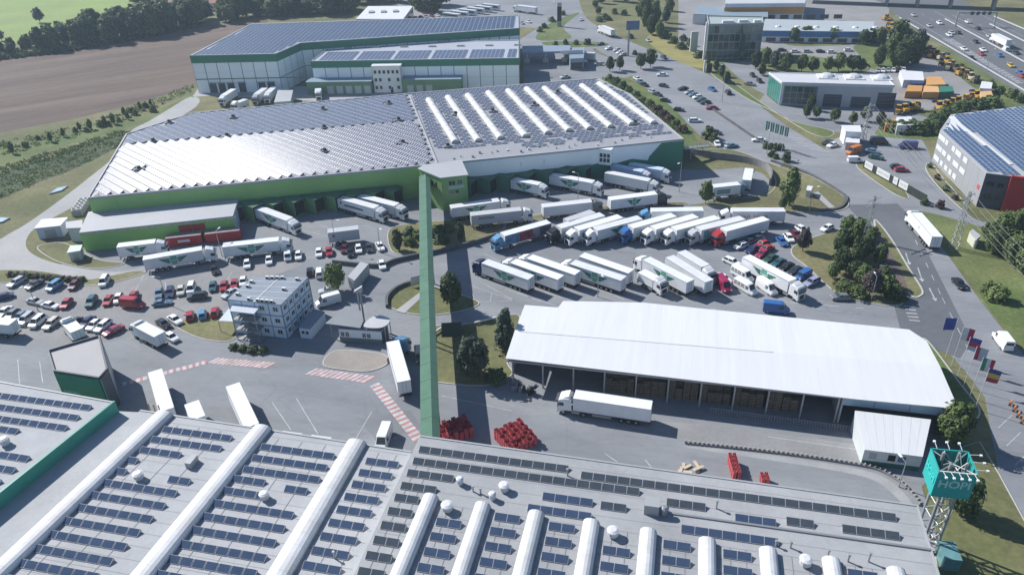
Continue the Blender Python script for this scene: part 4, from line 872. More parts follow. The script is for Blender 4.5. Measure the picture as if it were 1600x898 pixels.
# ================= container offices and gatehouse
OZ = 8.5
PF = [(-59.25,134.75),(-47.39,131.78),(-44.19,142.99),(-56.65,143.86)]
oc = thing('container_office', 'three-storey blue-white container office with air units on its flat roof', 'building')
M_cont = mat('container_blue_white', (.58, .67, .75), .5, .06, .3); M_contr = mat('container_frame', (.16, .22, .29), .5)
A_, B_, C_, D_ = [Vector(p) for p in PF]
fl = MB(); fl.prism(PF, 0, .12); fl.build('base', M_conc, oc)
W1, W2 = Wall(PF[0], PF[1]), Wall(PF[1], PF[2])
nb1, nb2 = 4, 5
for W, nb in ((W1, nb1), (W2, nb2), (Wall(PF[2], PF[3]), 4), (Wall(PF[3], PF[0]), 5)):
    for s_ in range(3):
        z0 = .1 + s_ * 2.78
        for i in range(nb):
            u0, u1 = W.L * i / nb, W.L * (i + 1) / nb; mb = MB(); W.box(mb, u0 + .09, u1 - .09, z0 + .1, z0 + 2.66, -.2, 0); mb.build('container_wall', M_cont, oc)
            mb = MB(); W.box(mb, u0 - .07, u0 + .07, z0, z0 + 2.76, -.2, .04); mb.build('corner_post', M_contr, oc)
            if W in (W2,) or (W is W1 and i in (2, 3)):
                W.window(oc, (u0 + u1) / 2 - .6, z0 + 1.0, 1.25, 1.15)
        mb = MB(); W.box(mb, 0, W.L, z0 + 2.64, z0 + 2.8, -.2, .05); mb.build('floor_rail', M_contr, oc)
        mb = MB(); W.box(mb, 0, W.L, z0 - .04, z0 + .1, -.2, .05); mb.build('floor_rail', M_contr, oc)
M_roofo = mat('roof_office', (.2, .235, .28), .6, .06, .3)
for i in range(5):
    for j in range(2):
        def q(s, t): a = A_.lerp(D_, s); b = B_.lerp(C_, s); return a.lerp(b, t)
        cs = [q(i / 5 + .006, j / 2 + .006), q(i / 5 + .006, (j + 1) / 2 - .006), q((i + 1) / 5 - .006, (j + 1) / 2 - .006), q((i + 1) / 5 - .006, j / 2 + .006)]
        mb = MB(); mb.prism([tuple(c) for c in cs], OZ - .12, OZ); norm_out(mb.build('roof_module', M_roofo, oc))
for i in range(1, 5):
    a, b = q(i / 5, 0), q(i / 5, 1); mb = MB(); mb.bar((*a, OZ - .02), (*b, OZ - .02), .12, .12); mb.build('roof_joint', M_trim, oc)
a, b = q(0, .5), q(1, .5); mb = MB(); mb.bar((*a, OZ + .0), (*b, OZ + .0), .22, .14); mb.build('roof_joint', M_trim, oc)
for (s_, t_) in [(.05, .55 + .085 * k) for k in range(4)] + [(.94, .3 + .09 * k) for k in range(4)] + [(.06, .38), (.55, .12), (.75, .1), (.2, .1), (.5, .8), (.88, .86)]:
    p = q(s_, t_); mb = MB(); mb.box((p.x, p.y, OZ), (.8, .5, .55), W1.ang); o = mb.build('air_conditioner', M_trim, oc); mb = MB(); x, y = p.x, p.y; mb.box((x, y - .27, OZ + .06), (.5, .06, .42), W1.ang); mb.build('fan_grille', M_dark, o)
# outside stair with glass porch and lean-to
st = thing('stair_porch', 'white-roofed outside stair porch against the container office', 'porch')
Pp = [(-57.98,132.02),(-52.94,130.72),(-52.3,134.14),(-58.2,136.06)]
roof(st, shrink(Pp, -.2), 7.4, mat('porch_roof', (.46, .5, .55), .4, .04, .3), .12)
for p in Pp: mb = MB(); mb.box((*p, 0), (.14, .14, 7.3)); mb.build('post', M_steel, st)
Wp = Wall(Pp[0], Pp[1])
for k in range(3):
    mb = MB(); Wp.box(mb, 0, Wp.L, 2.5 * k + .05, 2.5 * k + .2, -3.2, 0); mb.build('landing', M_steel, st)
    for s_ in range(9):
        mb = MB(); u = .3 + s_ * .42; Wp.box(mb, u, u + .38, 2.5 * k + .2 + s_ * .24, 2.5 * k + .26 + s_ * .24, -1.3 - .0, -.15); mb.build('step', M_galv, st)
    mb = MB(); mb.bar(Wp.p(0, 0, 2.5 * k + 1.1), Wp.p(Wp.L, 0, 2.5 * k + 1.1), .06, .06); mb.build('handrail', M_galv, st)
cp = thing('canopy', 'low pale lean-to canopy on posts left of the stair porch', 'canopy'); Pc = [(-62.71,135.52),(-59.44,135.06),(-59.96,138.63),(-61.88,140.84)]
roof(cp, Pc, 2.8, mat('porch_roof', (0, 0, 0)), .1)
for p in Pc: mb = MB(); mb.box((*p, 0), (.1, .1, 2.75)); mb.build('post', M_steel, cp)
ocx = hut('site_cabin', 'single grey-blue cabin at the foot of the container office', 'cabin', [(-44.79,132.09),(-42.38,131.46),(-40.56,137.8),(-43.21,139.26)], 2.7, M_cont, M_roofo, .05)
Wc = Wall([(-44.79,132.09),(-42.38,131.46)][0], [(-44.79,132.09),(-42.38,131.46)][1])
for u in (.35, 1.3): Wc.window(ocx, u, 1.1, .85, .9, cols=1)
# gatehouse: round-fronted grey roof, glazed cabin, portal mast
gh = thing('gatehouse', 'gatehouse cabin with four-pane white windows beside a grey canopy', 'building')
Pg = [(-36.16,130.32),(-27.09,128.69),(-25.98,130.88),(-31.53,132.44),(-35.99,133.46)]
walls(gh, Pg, 0, 3.0, [mat('gate_white', (.68, .72, .74), .6), M_walld, M_wallg, M_wallg, M_wallg]); roof(gh, Pg, 3.2, mat('gate_roof', (.3, .32, .35), .6), .2)
Wg = Wall(Pg[0], Pg[1])
mb = MB(); Wg.box(mb, 0, Wg.L, 0, 1.1, .003, .06); mb.build('plinth', mat('plinth_grey_green', (.13, .17, .16), .7), gh)
for u in (.35, 1.35, 5.0, 6.0): Wg.window(gh, u, 1.3, .85, 1.2, M_trim, cols=2)
gc = thing('canopy', 'flat dark grey canopy reaching left from the gatehouse', 'canopy'); Pc = [(-38.92,131.2),(-31.3,129.05),(-31.08,131.92),(-32.76,137.55),(-35.81,137.75)]
roof(gc, Pc, 4.0, mat('canopy_grey', (.2, .215, .235), .6, .06, .3), .25)
for p in shrink(Pc, .6): mb = MB(); mb.box((*p, 0), (.2, .2, 3.9)); mb.build('post', M_steel, gc)
gc = thing('canopy', 'pale rounded canopy on the right of the gatehouse mast', 'canopy'); Pc = smoothpoly([(-30.61,129.63),(-27.5,128.97),(-25.83,130.29),(-25.83,132.47),(-28.43,133.87),(-30.31,132.02)], 4)
roof(gc, Pc, 3.9, mat('canopy_pale', (.42, .43, .45), .6, .05, .3), .2)
for p in Pc[::6]: mb = MB(); mb.box((*p, 0), (.16, .16, 3.85)); mb.build('post', M_steel, gc)

# ================= right-hand and far buildings
# showroom with saw roof panels and red corner
RZ = 9.7
PR = [(126.09,184.19),(138.8,177.95),(161.92,197.58),(170.55,238.08),(141.49,231.96),(130.96,217.91)]
rb = thing('office_hall', 'grey hall with blue roof panels and a red corner at the right edge', 'building')
WA, WB = Wall(PR[5], PR[0]), Wall(PR[0], PR[1])
M_rg = mat('hall_grey', (.29, .297, .315), .55, .05, .15); M_rd = mat('hall_dark', (.075, .085, .11), .5, .06, .2)
walls(rb, PR, 0, RZ - .2, [M_rd, M_rg, M_rg, M_rg, M_rg, M_rg]); roof(rb, PR, RZ, M_roofl, .2)
for s_ in range(3):
    nb = 9
    for i in range(nb):
        mb = MB(); WA.box(mb, WA.L * i / nb + .03, WA.L * (i + 1) / nb - .03, 3.2 * s_ + .05, 3.2 * s_ + 3.1, .003, .06); mb.build('facade_panel', M_rg, rb)
for (u, s_, wd) in ((.4, 2, 5), (5.8, 2, 2), (11, 2, 2.2), (13.8, 2, 4), (19.5, 2, 2.8), (.6, 1, 4.4), (5.4, 1, 3), (9.6, 1, 2.6), (14, 1, 4), (19, 1, 3.6), (.8, 0, 4), (6, 0, 2), (9.5, 0, 2.2), (13, 0, 2), (16, 0, 2.4)):
    if u + wd < WA.L - .3: 
        W = WA; mb = MB(); W.box(mb, u, u + wd, 3.2 * s_ + 1.1, 3.2 * s_ + 2.5, .061, .13); o = mb.build('window', M_trim, rb); mb = MB(); W.box(mb, u + .08, u + wd - .08, 3.2 * s_ + 1.18, 3.2 * s_ + 2.42, .131, .14); mb.build('pane', mat('blind_white', (.6, .62, .63), .3), o)
mb = MB(); WA.box(mb, WA.L - 2.6, WA.L - 1.2, 4.4, 5.6, .07, .16); mb.build('wall_emblem', mat('emblem_red', (.5, .08, .1), .5), rb)
for (u, z, wd, ht) in ((.6, 6.2, 2.0, 1.2), (3.2, 6.2, 1.6, 1.2), (.9, 2.6, 2.0, 1.5), (3.4, 2.6, 1.4, 1.5)): WB.window(rb, u, z, wd, ht, M_walld, cols=2)
mb = MB(); WB.box(mb, WB.L * .4, WB.L, 0, RZ + .3, .003, 1.0); mb.build('red_block', M_red, rb)
# pitched panel fields: two tilted planes of modules, each module a part
ang = WA.ang; pm_r = panel_mesh('solar_panel', 1.9, 1.15, math.radians(10), mat('solar_cells_blue', (.05, .09, .17), .25, .12, .5, spec=.7), .1)
IR = shrink(PR, .9); dvd = [Vector((140.08,229.52,9.7)[:2]), Vector((135.41,188.94,9.7)[:2])]; cnt = 0; rest_ = []
Wd = Wall(dvd[0], dvd[1])
for i in range(0, 34):
    for j in range(-30, 40):
        p = Vector(WA.p(j * 1.96 + .8, -1.2 - i * 1.5, 0)[:2])
        if not inside(p, IR) or abs(Wd.n.dot(p - Wd.a)) < .9: continue
        cnt += 1
        if cnt <= 295: link('solar_panel', pm_r, rb, (p.x, p.y, RZ + .01), ang)
        else: rest_.append((p.x, p.y))
stuff_panels(rb, rest_, MATS['solar_cells_blue'], 1.9, 1.15, math.radians(10), ang, RZ)
mb = MB(); strip(mb, [tuple(dvd[0]), tuple(dvd[1])], .8, RZ - .02, RZ + .25); mb.build('roof_walkway', M_trim, rb)
for P in ([(132.94,218),(138.16,215.12),(141.16,230.04)],):
    mb = MB(); c0 = ctr(P); b0 = [(x, y, RZ + .01) for x, y in P]; t0 = [(P[0][0], P[0][1], RZ + .15), (P[1][0], P[1][1], RZ + .15), (P[2][0], P[2][1], RZ + .5)]; mb.hexa(b0, t0); norm_out(mb.build('roof_light_hood', M_roofw, rb))

# service hall with domed rooflights
SZ2 = 8.5
P = [(102.95,278.22),(140.63,269.26),(142.93,282.84),(102.49,291.81)]
sh = thing('service_hall', 'white service hall with domed rooflights, glass end and dark bay doors', 'building')
walls(sh, P, 0, SZ2 - .25, [M_wallg, M_wallw, M_wallw, M_glassg]); roof(sh, shrink(P, -.3), SZ2, mat('roof_hall', (.52, .53, .55), .5, .05, .2), .3)
mb = MB(); strip(mb, P, .4, SZ2 - .7, SZ2 + .25, closed=True); mb.build('parapet', M_roofw, sh)
W = Wall(P[0], P[1]); W2_ = Wall(P[3], P[0])
mb = MB(); W.box(mb, 1.2, 13, .6, 7.2, .003, .08); mb.build('glass_front', M_glassg, sh)
for k in range(6):
    mb = MB(); W.box(mb, 1.2 + k * 2.3, 1.32 + k * 2.3, .6, 7.2, .081, .15); mb.build('mullion', M_wallg, sh)
for k in range(3): mb = MB(); W.box(mb, 1.2, 13, .6 + 2.1 * k, .72 + 2.1 * k, .082, .14); mb.build('mullion', M_wallg, sh)
for (u, wd, ht) in ((15.5, 6.4, 4.6), (25.2, 6.6, 4.0), (34.0, 6.2, 5.8)):
    mb = MB(); W.box(mb, u, u + wd, .02, ht, .003, .1); o = mb.build('bay_door', M_walld, sh)
    for k in range(4): mb = MB(); W.box(mb, u + .1, u + wd - .1, .4 + k * ht / 4, .46 + k * ht / 4, .101, .13); mb.build('door_rib', M_steel, o)
for k in range(6):
    mb = MB(); W2_.box(mb, W2_.L * k / 6 + .1, W2_.L * (k + 1) / 6 - .1, .5, 7.6, .003, .06); mb.build('glass_panel', M_glasst, sh)
mb = MB(); W.box(mb, .0, .9, 0, SZ2, .003, .5); mb.build('corner_pier', M_roofw, sh)
for k in range(3):
    c0 = Vector(W.p(17 + 9.6 * k, -9.5, 0)[:2]); mb = MB(); K = 10
    for i in range(4):
        r0, r1 = 3.1 * math.cos(i * PI / 8), 3.1 * math.cos((i + 1) * PI / 8); z0, z1 = 1.5 * math.sin(i * PI / 8), 1.5 * math.sin((i + 1) * PI / 8)
        for j in range(K):
            t0, t1 = 2 * PI * j / K, 2 * PI * (j + 1) / K; mb.poly([(c0.x + r0 * math.cos(t0), c0.y + r0 * math.sin(t0), SZ2 + z0), (c0.x + r0 * math.cos(t1), c0.y + r0 * math.sin(t1), SZ2 + z0), (c0.x + r1 * math.cos(t1), c0.y + r1 * math.sin(t1), SZ2 + z1), (c0.x + r1 * math.cos(t0), c0.y + r1 * math.sin(t0), SZ2 + z1)])
    o = mb.build('rooflight_dome', mat('dome', (.5, .52, .55), .4), sh)
    mb = MB(); mb.box((c0.x, c0.y, SZ2 - .01), (6.8, 6.8, .35), W.ang); mb.build('dome_kerb', M_trim, o)
# glass office
GZ = 15.2
P = [(92.28,348.64),(116.07,346.89),(119.8,360.89),(95.9,367.26)]
go = thing('glass_office', 'four-storey green glass office block with white frame', 'building')
walls(go, P, 0, GZ - .3, M_glassg); roof(go, shrink(P, -.2), GZ, mat('roof_office_far', (.33, .37, .36), .6), .3)
mb = MB(); strip(mb, P, .5, GZ - .1, GZ + .5, closed=True); mb.build('parapet', mat('office_green_frame', (.26, .33, .3), .5), go)
W = Wall(P[0], P[1]); W3 = Wall(P[1], P[2])
for s_ in range(5):
    z = .3 + 3.6 * s_; mb = MB(); W.box(mb, 0, W.L, z, z + .45, .003, .3); mb.build('floor_band', mat('office_green_frame', (0, 0, 0)), go)
    mb = MB(); W3.box(mb, 0, W3.L, z, z + .45, .003, .3); mb.build('floor_band', mat('office_green_frame', (0, 0, 0)), go)
for k in range(11):
    mb = MB(); u = W.L * k / 10; W.box(mb, u - .12, u + .12, 0, GZ - .3, .003, .24); mb.build('mullion', mat('office_green_frame', (0, 0, 0)), go)
random.seed(5)
for s_ in range(4):
    for k in range(10):
        if random.random() < .6:
            mb = MB(); u = W.L * k / 10; W.box(mb, u + .15, u + W.L / 10 - .15, .8 + 3.6 * s_, 3.8 + 3.6 * s_, .003, .06); mb.build('window_panel', random.choice((M_glass, mat('glass_pale', (.12, .18, .17), .1, spec=.8), mat('blind_grey', (.2, .24, .23), .5))), go)
mb = MB(); W.box(mb, -1.4, -.6, 0, GZ + 1.2, -.6, .6); mb.build('corner_blade', M_roofw, go)
for (u, d, s_) in ((9, 4, 5), (16, 5, 4), (22, 4, 3)):
    x, y, _ = W.p(u, -d, 0); mb = MB(); mb.box((x, y, GZ), (s_, 2.2, 1.1), W.ang); mb.build('roof_plant', M_trim, go)
mb = MB(); W.box(mb, W.L * .62, W.L * .68, 0, GZ, .3, 2.4); mb.build('glass_stair', M_glassg, go)
# long blue hall and orange-striped hall behind
hb = thing('blue_hall', 'long low hall with blue stripe behind the trees at the top right', 'building')
P = [(126.71,378.17),(175.86,367.45),(185.98,389.47),(135.69,404.4)]; walls(hb, P, 0, 5.3, M_wallw); roof(hb, P, 5.5, mat('roof_bluehall', (.36, .4, .42), .6, .06, .1), .2); W = Wall(P[0], P[1])
mb = MB(); W.box(mb, 0, W.L, 2.7, 5.3, .003, .12); mb.build('blue_band', M_blue, hb)
for k in range(7): mb = MB(); x, y, _ = W.p(8 + 9 * k, -9, 0); mb.cyl((x, y, 5.5), (x, y, 6.1), 1.6, 1.0, 8); mb.build('rooflight', M_plast, hb)
for k in range(10): mb = MB(); W.box(mb, 2 + 6.6 * k, 6.5 + 6.6 * k, .4, 2.2, .003, .08); mb.build('window', M_glass, hb)
ho = thing('orange_hall', 'white hall with an orange band at the top edge of the picture', 'building')
P = [(121.46,430.18),(163.01,424.26),(177.04,459.84),(131.59,464.69)]; walls(ho, P, 0, 8.8, M_wallw); roof(ho, P, 9, mat('roof_orangehall', (.45, .47, .49), .6, .06, .1), .2); W = Wall(P[0], P[1])
mb = MB(); W.box(mb, 0, W.L, 3.4, 7, .003, .15); mb.build('orange_band', M_orange, ho); W3 = Wall(P[3], P[0]); mb = MB(); W3.box(mb, 0, W3.L, 3.4, 7, .003, .15); mb.build('orange_band', M_orange, ho)
mb = MB(); W.box(mb, 0, W.L, 7.05, 8.9, .003, .3); mb.build('fascia', M_roofw, ho)
for k in range(9): mb = MB(); W.box(mb, 2 + 7 * k, 6.4 + 7 * k, .8, 3, .003, .08); mb.build('window', M_glass, ho)
hs = thing('glazed_hall', 'low blue-glazed hall with white frame in front of the orange hall', 'building')
P = [(103.77,424.4),(139.56,411.3),(147.39,436.54),(110.71,447.09)]; walls(hs, P, 0, 4.8, M_glass); roof(hs, P, 5, mat('roof_glazed', (.22, .28, .33), .5, .1, .2), .2); W = Wall(P[0], P[1])
mb = MB(); W.box(mb, -.5, 6, 0, 5.6, .003, .6); mb.build('portal', M_roofw, hs)
for k in range(12): mb = MB(); u = 6.2 + k * (W.L - 6.4) / 11; W.box(mb, u, u + .25, 0, 4.8, .003, .12); mb.build('mullion', M_wallw, hs)
# white hall and coach park behind the back warehouse
hw_ = thing('white_hall', 'white flat-roofed hall behind the back warehouse', 'building')
P = [(-81.79,439.02),(-54.89,434.42),(-53.16,471.71),(-80.55,476.76)]; walls(hw_, P, 0, 5.8, M_wallg); roof(hw_, P, 6, M_roofw, .2)
for k in range(3): x, y = ctr(P); mb = MB(); mb.box((x - 8 + 7 * k, y + 1, 6), (3, 5, .7), .1); mb.build('roof_plant', M_trimg, hw_)
W = Wall(P[1], P[2]); mb = MB(); W.box(mb, 2, W.L - 2, 1, 4, .003, .1); mb.build('dark_glazing', M_glass, hw_)
# houses at the top left beyond the wood
for i, (q, rzd, s_, lab, rc) in enumerate((((-189.01,521.35), .3, 13, 'house with pale red roof beyond the wood', (.4, .2, .15)), ((-195.49,501.32), .3, 10, 'small orange-roofed house at the edge of the wood', (.42, .2, .12)), ((-147.37,496.96), .1, 11, 'white-walled house behind the back warehouse', (.5, .48, .47)), ((-186.96,539.1), .2, 10, 'long house with light roof at the top edge', (.48, .45, .43)), ((-173.53,522.95), .5, 10, 'brown-roofed house left of the white-walled one', (.22, .16, .13)), ((-168.25,540.29), .2, 11, 'grey-roofed house at the top edge among trees', (.3, .31, .33)), ((-211.41,568.21), .4, 10, 'dark-roofed house partly cut by the top edge', (.16, .13, .12)), ((-210.66,520.89), .2, 8, 'small pink-roofed house at the right end of the wood', (.45, .3, .26)))):
    h = thing('house', lab, 'house', (q[0], q[1], 0), rzd); mb = MB(); mb.box((0, 0, 0), (s_ * 1.5, s_, 4.5)); mb.build('wall', M_wallw, h)
    a, b, z = s_ * .8, s_ * .58, 4.5; mb = MB(); mb.hexa([(-a, -b, z), (-a, b, z), (-a, 0, z + 3)], [(a, -b, z), (a, b, z), (a, 0, z + 3)]); o = norm_out(mb.build('roof', mat('tiles_%d' % i, rc, .8, .15, .6), h))
    mb = MB(); mb.box((s_ * .3, .8, z + 1), (.8, .8, 2.6)); mb.build('chimney', M_wallg, o)
    for k in range(3): mb = MB(); mb.box((-s_ * .5 + k * s_ * .45, -s_ / 2 - .03, 1.3), (1.3, .06, 1.4)); o2 = mb.build('window', M_frame, h); mb = MB(); mb.box((-s_ * .5 + k * s_ * .45, -s_ / 2 - .07, 1.4), (1.1, .03, 1.2)); mb.build('pane', M_glass, o2)
# filling station
fs = thing('filling_station', 'filling station with flat blue-grey canopy and pumps', 'canopy')
P = [(8.39,350.63),(29.97,349.95),(31.49,361.01),(8.75,363.11)]; roof(fs, P, 5.6, mat('station_roof', (.22, .27, .34), .6, .06, .2), .8)
for p in [Vector(P[0]).lerp(Vector(P[1]), t) for t in (.1, .5, .9)]:
    mb = MB(); mb.box((p.x, p.y + 3, 0), (.5, .5, 4.9)); mb.build('column', M_trim, fs); mb = MB(); mb.box((p.x, p.y + 3, .0), (2.6, 1.2, 1.9)); mb.build('pump', M_wallg, fs)
sp = thing('station_shop', 'blue-grey station shop with a white roof sign', 'building')
P = [(29.29,338.38),(35.28,338.68),(37.88,358.85),(30.11,358.73)]; walls(sp, P, 0, 4.8, mat('shop_teal', (.25, .33, .37), .5, .1, .3)); roof(sp, P, 5, mat('station_roof', (0, 0, 0)), .2); W = Wall(P[0], P[1])
mb = MB(); W.box(mb, .4, W.L - .4, .4, 3.2, .003, .1); mb.build('shop_window', M_glass, sp)
mb = MB(); W.box(mb, -3, W.L + 1, 5, 6.6, -9, -8.7); mb.build('roof_sign', M_roofw, sp)
for k, (x, y) in enumerate(((33.42,345.36), (36.29,344.97))):
    um = thing('parasol', 'white parasol in front of the station shop, %s of the pair' % ('left', 'right')[k], 'parasol', (x, y, 0)); mb = MB(); mb.cyl((0, 0, 0), (0, 0, 2.6), .06); mb.build('pole', M_galv, um); mb = MB(); mb.cyl((0, 0, 2.1), (0, 0, 2.9), 1.9, .05, 8); mb.build('canopy', M_roofw, um)
tw_ = thing('price_tower', 'dark price tower on a grass triangle by the station', 'sign', (*(31.03,429.7), 0)); mb = MB(); mb.box((0, 0, 0), (2.4, .7, 3)); mb.build('base', M_trimg, tw_); mb = MB(); mb.box((0, 0, 3.002), (2.4, .7, 7.5)); mb.build('display', M_black, tw_); mb = MB(); mb.box((0, 0, 10.504), (2.4, .7, 2.2)); mb.build('head', M_wallg, tw_)
ba = thing('billboard_mast', 'tall grey billboard mast beside the small row of parked cars', 'billboard', (*(58.25,359.66), 0)); mb = MB(); mb.cyl((0, 0, 0), (0, 0, 16), .55, .4, 10); mb.build('mast', M_steel, ba); mb = MB(); mb.box((1.6, -.4, 12), (6, .5, 4)); mb.build('board', mat('board_slate', (.09, .12, .17), .5), ba)
mb = MB(); mb.box((1.6, -.68, 12.3), (5.5, .05, 3.4)); mb.build('board_face', mat('board_blue', (.1, .16, .27), .5), ba)
gp = thing('sign_pylon', 'white upright sign pylon left of the glass office', 'sign', (*(90.22,365.11), 0)); mb = MB(); mb.box((0, 0, 0), (3.4, .8, 9), .1); mb.build('face', M_trim, gp)
gw = thing('gate_pillar', 'white gate pillar with dark screen by the road bend', 'sign', (*(86.46,327.33), 0)); mb = MB(); mb.box((0, 0, 0), (.7, .7, 5)); mb.build('pillar', M_trim, gw); mb = MB(); mb.box((2.2, .4, 0), (2.6, .6, 3.6), .4); mb.build('screen', M_walld, gw)
# overpass over the highway
ov = thing('overpass', 'road bridge with green railing across the highway at the top right', 'bridge')
a, b = Vector((180.6,478.67)), Vector((331.2,412.67)); 
mb = MB(); d = (b - a).normalized(); n_ = Vector((-d.y, d.x)); mb.prism([tuple(a - n_ * 6), tuple(b - n_ * 6), tuple(b + n_ * 6), tuple(a + n_ * 6)], 5.8, 7.0); norm_out(mb.build('deck', M_conc, ov))
for s_ in (-1, 1):
    mb = MB(); strip(mb, [tuple(a + n_ * 5.8 * s_), tuple(b + n_ * 5.8 * s_)], .25, 7.0, 8.5); mb.build('railing', mat('railing_green', (.05, .17, .12), .5), ov)
for (px_) in ((207.43,420.41), (222.21,414.51), (239.46,411.58), (263.99,414.1)):
    for s_ in (-3.5, 3.5):
        p = a + d * ((Vector(px_) - a).dot(d)); q_ = p + n_ * s_; mb = MB(); mb.cyl((q_.x, q_.y, 0), (q_.x, q_.y, 5.8), .8, n=10); mb.build('pier', M_conc, ov)
# guard rails along the highway
for i, (q0, q1, lab) in enumerate((((213.52,419.37), (193.22,232.55), 'steel guard rail along the near edge of the highway'), ((234.47,412.43), (215.34,264.59), 'steel guard rail in the middle of the highway'), ((249.57,396.98), (235.2,293.35), 'steel guard rail by the far carriageway'), ((261.81,414.48), (252.81,318.84), 'steel guard rail at the far edge of the highway'))):
    g = thing('guard_rail', lab, 'guard rail'); a, b = Vector(q0), Vector(q1); mb = MB(); mb.bar((*a, .75), (*b, .75), .35, .5); mb.build('rail', M_alu, g)
    L_ = (b - a).length; k = int(L_ / 8)
    pm_ = MB(); pm_.box((0, 0, 0), (.12, .12, .7)); pme = pm_.mesh('post', (M_galv,))
    for t in range(k): p = a.lerp(b, t / k); link('post', pme, g, (p.x, p.y, 0))
gt = thing('sign_gantry', 'steel sign gantry across the far highway lanes', 'gantry'); a, b = Vector((231.72,396.8)), Vector((249.76,393.84))
for p in (a, b): mb = MB(); mb.cyl((p.x, p.y, 0), (p.x, p.y, 7), .35, n=8); mb.build('leg', M_galv, gt)
mb = MB(); mb.bar((*a, 6.8), (*b, 6.8), .7, .7); mb.build('beam', M_galv, gt)
for t in (.35, .5, .65, .8): p = a.lerp(b, t); mb = MB(); mb.box((p.x, p.y - .5, 5.8), (1.6, .2, 1.6), 0); mb.build('sign_panel', M_walld, gt)

# ================= sign tower
stw = thing('sign_tower', 'steel tower carrying a large turquoise box sign in the lower right', 'sign tower')
ztop, zbot = 16.0, 11.6
c1, c2, c3 = Vector((55.1, 71.8)), Vector((59.75, 70.9)), Vector((56.15, 76.1)); c4 = c2 + c3 - c1; ctr_ = (c2 + c3) / 2
WS1, WS2, WS3, WS4 = Wall(c1, c2), Wall(c3, c1), Wall(c2, c4), Wall(c4, c3)
for W in (WS1, WS2, WS3, WS4):
    mb = MB(); W.box(mb, .01, W.L - .01, zbot, ztop, -.1, 0); o = mb.build('sign_panel', M_aqua, stw)
    for z in (zbot, ztop): mb = MB(); mb.bar(W.p(0, -.05, z), W.p(W.L, -.05, z), .16, .12); mb.build('edge_trim', M_trim if W is WS1 and z == ztop else M_aqua, o)
    for k in range(1, 4): mb = MB(); W.box(mb, W.L * k / 4 - .03, W.L * k / 4 + .03, zbot, ztop, -.2, -.1); mb.build('rib', M_galv, o)
lo = link('sign_letters', text_mesh('HOPI', 1.75, M_aqual, .04, .03), stw)
lo.location = WS1.p(WS1.L * .5, .05, zbot + 1.75); lo.rotation_euler = (PI / 2, 0, WS1.ang)
lo = link('sign_letters', text_mesh('HOPI', 1.6, mat('sign_letters_dim', (.03, .5, .47), .4), .04, .03), stw)
lo.location = WS2.p(WS2.L * .5, .05, zbot + 1.75); lo.rotation_euler = (PI / 2, 0, WS2.ang)
for W, n_l in ((WS1, 5), (WS2, 0), (WS3, 3), (WS4, 3)):
    for k in range(n_l):
        u = W.L * (k + .5) / n_l; mb = MB(); mb.bar(W.p(u, 0, ztop + .1), W.p(u, 1.2, ztop + .25), .06, .06); o = mb.build('lamp_arm', M_trim, stw); mb = MB(); W.box(mb, u - .14, u + .14, ztop + .1, ztop + .3, 1.15, 1.45); mb.build('lamp_head', M_lamp, o)
legs = [ctr_ + Vector(v) for v in ((-1.0, -1.0), (1.05, -1.15), (1.1, .9), (-.9, 1.1))]
for p in legs: mb = MB(); mb.cyl((p.x, p.y, 0), (p.x, p.y, ztop + .6), .21, n=10); mb.build('leg', M_galv, stw)
for i in range(4):
    a, b = legs[i], legs[(i + 1) % 4]
    for k in range(6):
        z = 1.2 + 2.6 * k; mb = MB(); mb.cyl((a.x, a.y, z), (b.x, b.y, z), .08, n=6); mb.build('cross_bar', M_galv, stw)
        mb = MB(); mb.cyl((a.x, a.y, z), (b.x, b.y, z + 2.6), .07, n=6); mb.build('brace', M_galv, stw)
for p in (c1, c2, c3, c4): mb = MB(); mb.cyl((ctr_.x, ctr_.y, ztop - .5), (p.x, p.y, ztop - .1), .09, n=6); mb.build('strut', M_galv, stw)
mb = MB(); mb.box((ctr_.x, ctr_.y, 0), (3.6, 3.6, .4), WS1.ang); mb.build('footing', M_conc, stw)
mb = MB(); mb.box((ctr_.x + 1.5, ctr_.y - 3.2, 0), (2.2, 3.2, 2.4), WS1.ang); tag(norm_out(mb.build('glass_kiosk', mat('kiosk_teal', (.12, .25, .26), .2, .15, .6))), 'small teal glass kiosk at the foot of the sign tower', 'kiosk')

# ------------------------------------------------------------------ vehicles
PAINT = {}
def paint(c, r=.28):
    k = (c, r)
    if k not in PAINT: PAINT[k] = mat('car_paint_%d' % len(PAINT), c, r, clear=.5)
    return PAINT[k]
COL = dict(white=(.74, .75, .75), silver=(.42, .44, .46), grey=(.16, .17, .18), dark=(.03, .033, .038), black=(.012, .013, .015), red=(.36, .025, .035), crimson=(.3, .015, .07), burgundy=(.13, .02, .03), blue=(.03, .12, .34), navy=(.015, .03, .1), teal=(.02, .1, .12), green=(.02, .075, .05), skyblue=(.1, .27, .46), lavender=(.28, .31, .44), cream=(.55, .53, .46), yellow=(.55, .4, .05), orange=(.5, .17, .03), steel=(.13, .2, .28), purple=(.1, .09, .24))
NAMEC = dict(steel='grey-blue', skyblue='light blue', dark='dark grey', teal='dark teal', navy='navy blue', cream='cream')
def wheel_mesh(r, w, n=14):
    mb = MB(); mb.cyl((0, -w / 2, 0), (0, w / 2, 0), r, n=n, m=0)
    for s in (-1, 1): mb.cyl((0, s * (w / 2 - .01), 0), (0, s * (w / 2 + .012), 0), r * .62, r * .55, n=n, m=1)
    return mb.mesh('wheel', (M_black, M_rim))
WH = {k: wheel_mesh(*v) for k, v in dict(car=(.32, .21), van=(.35, .23), truck=(.5, .32), dual=(.5, .6)).items()}
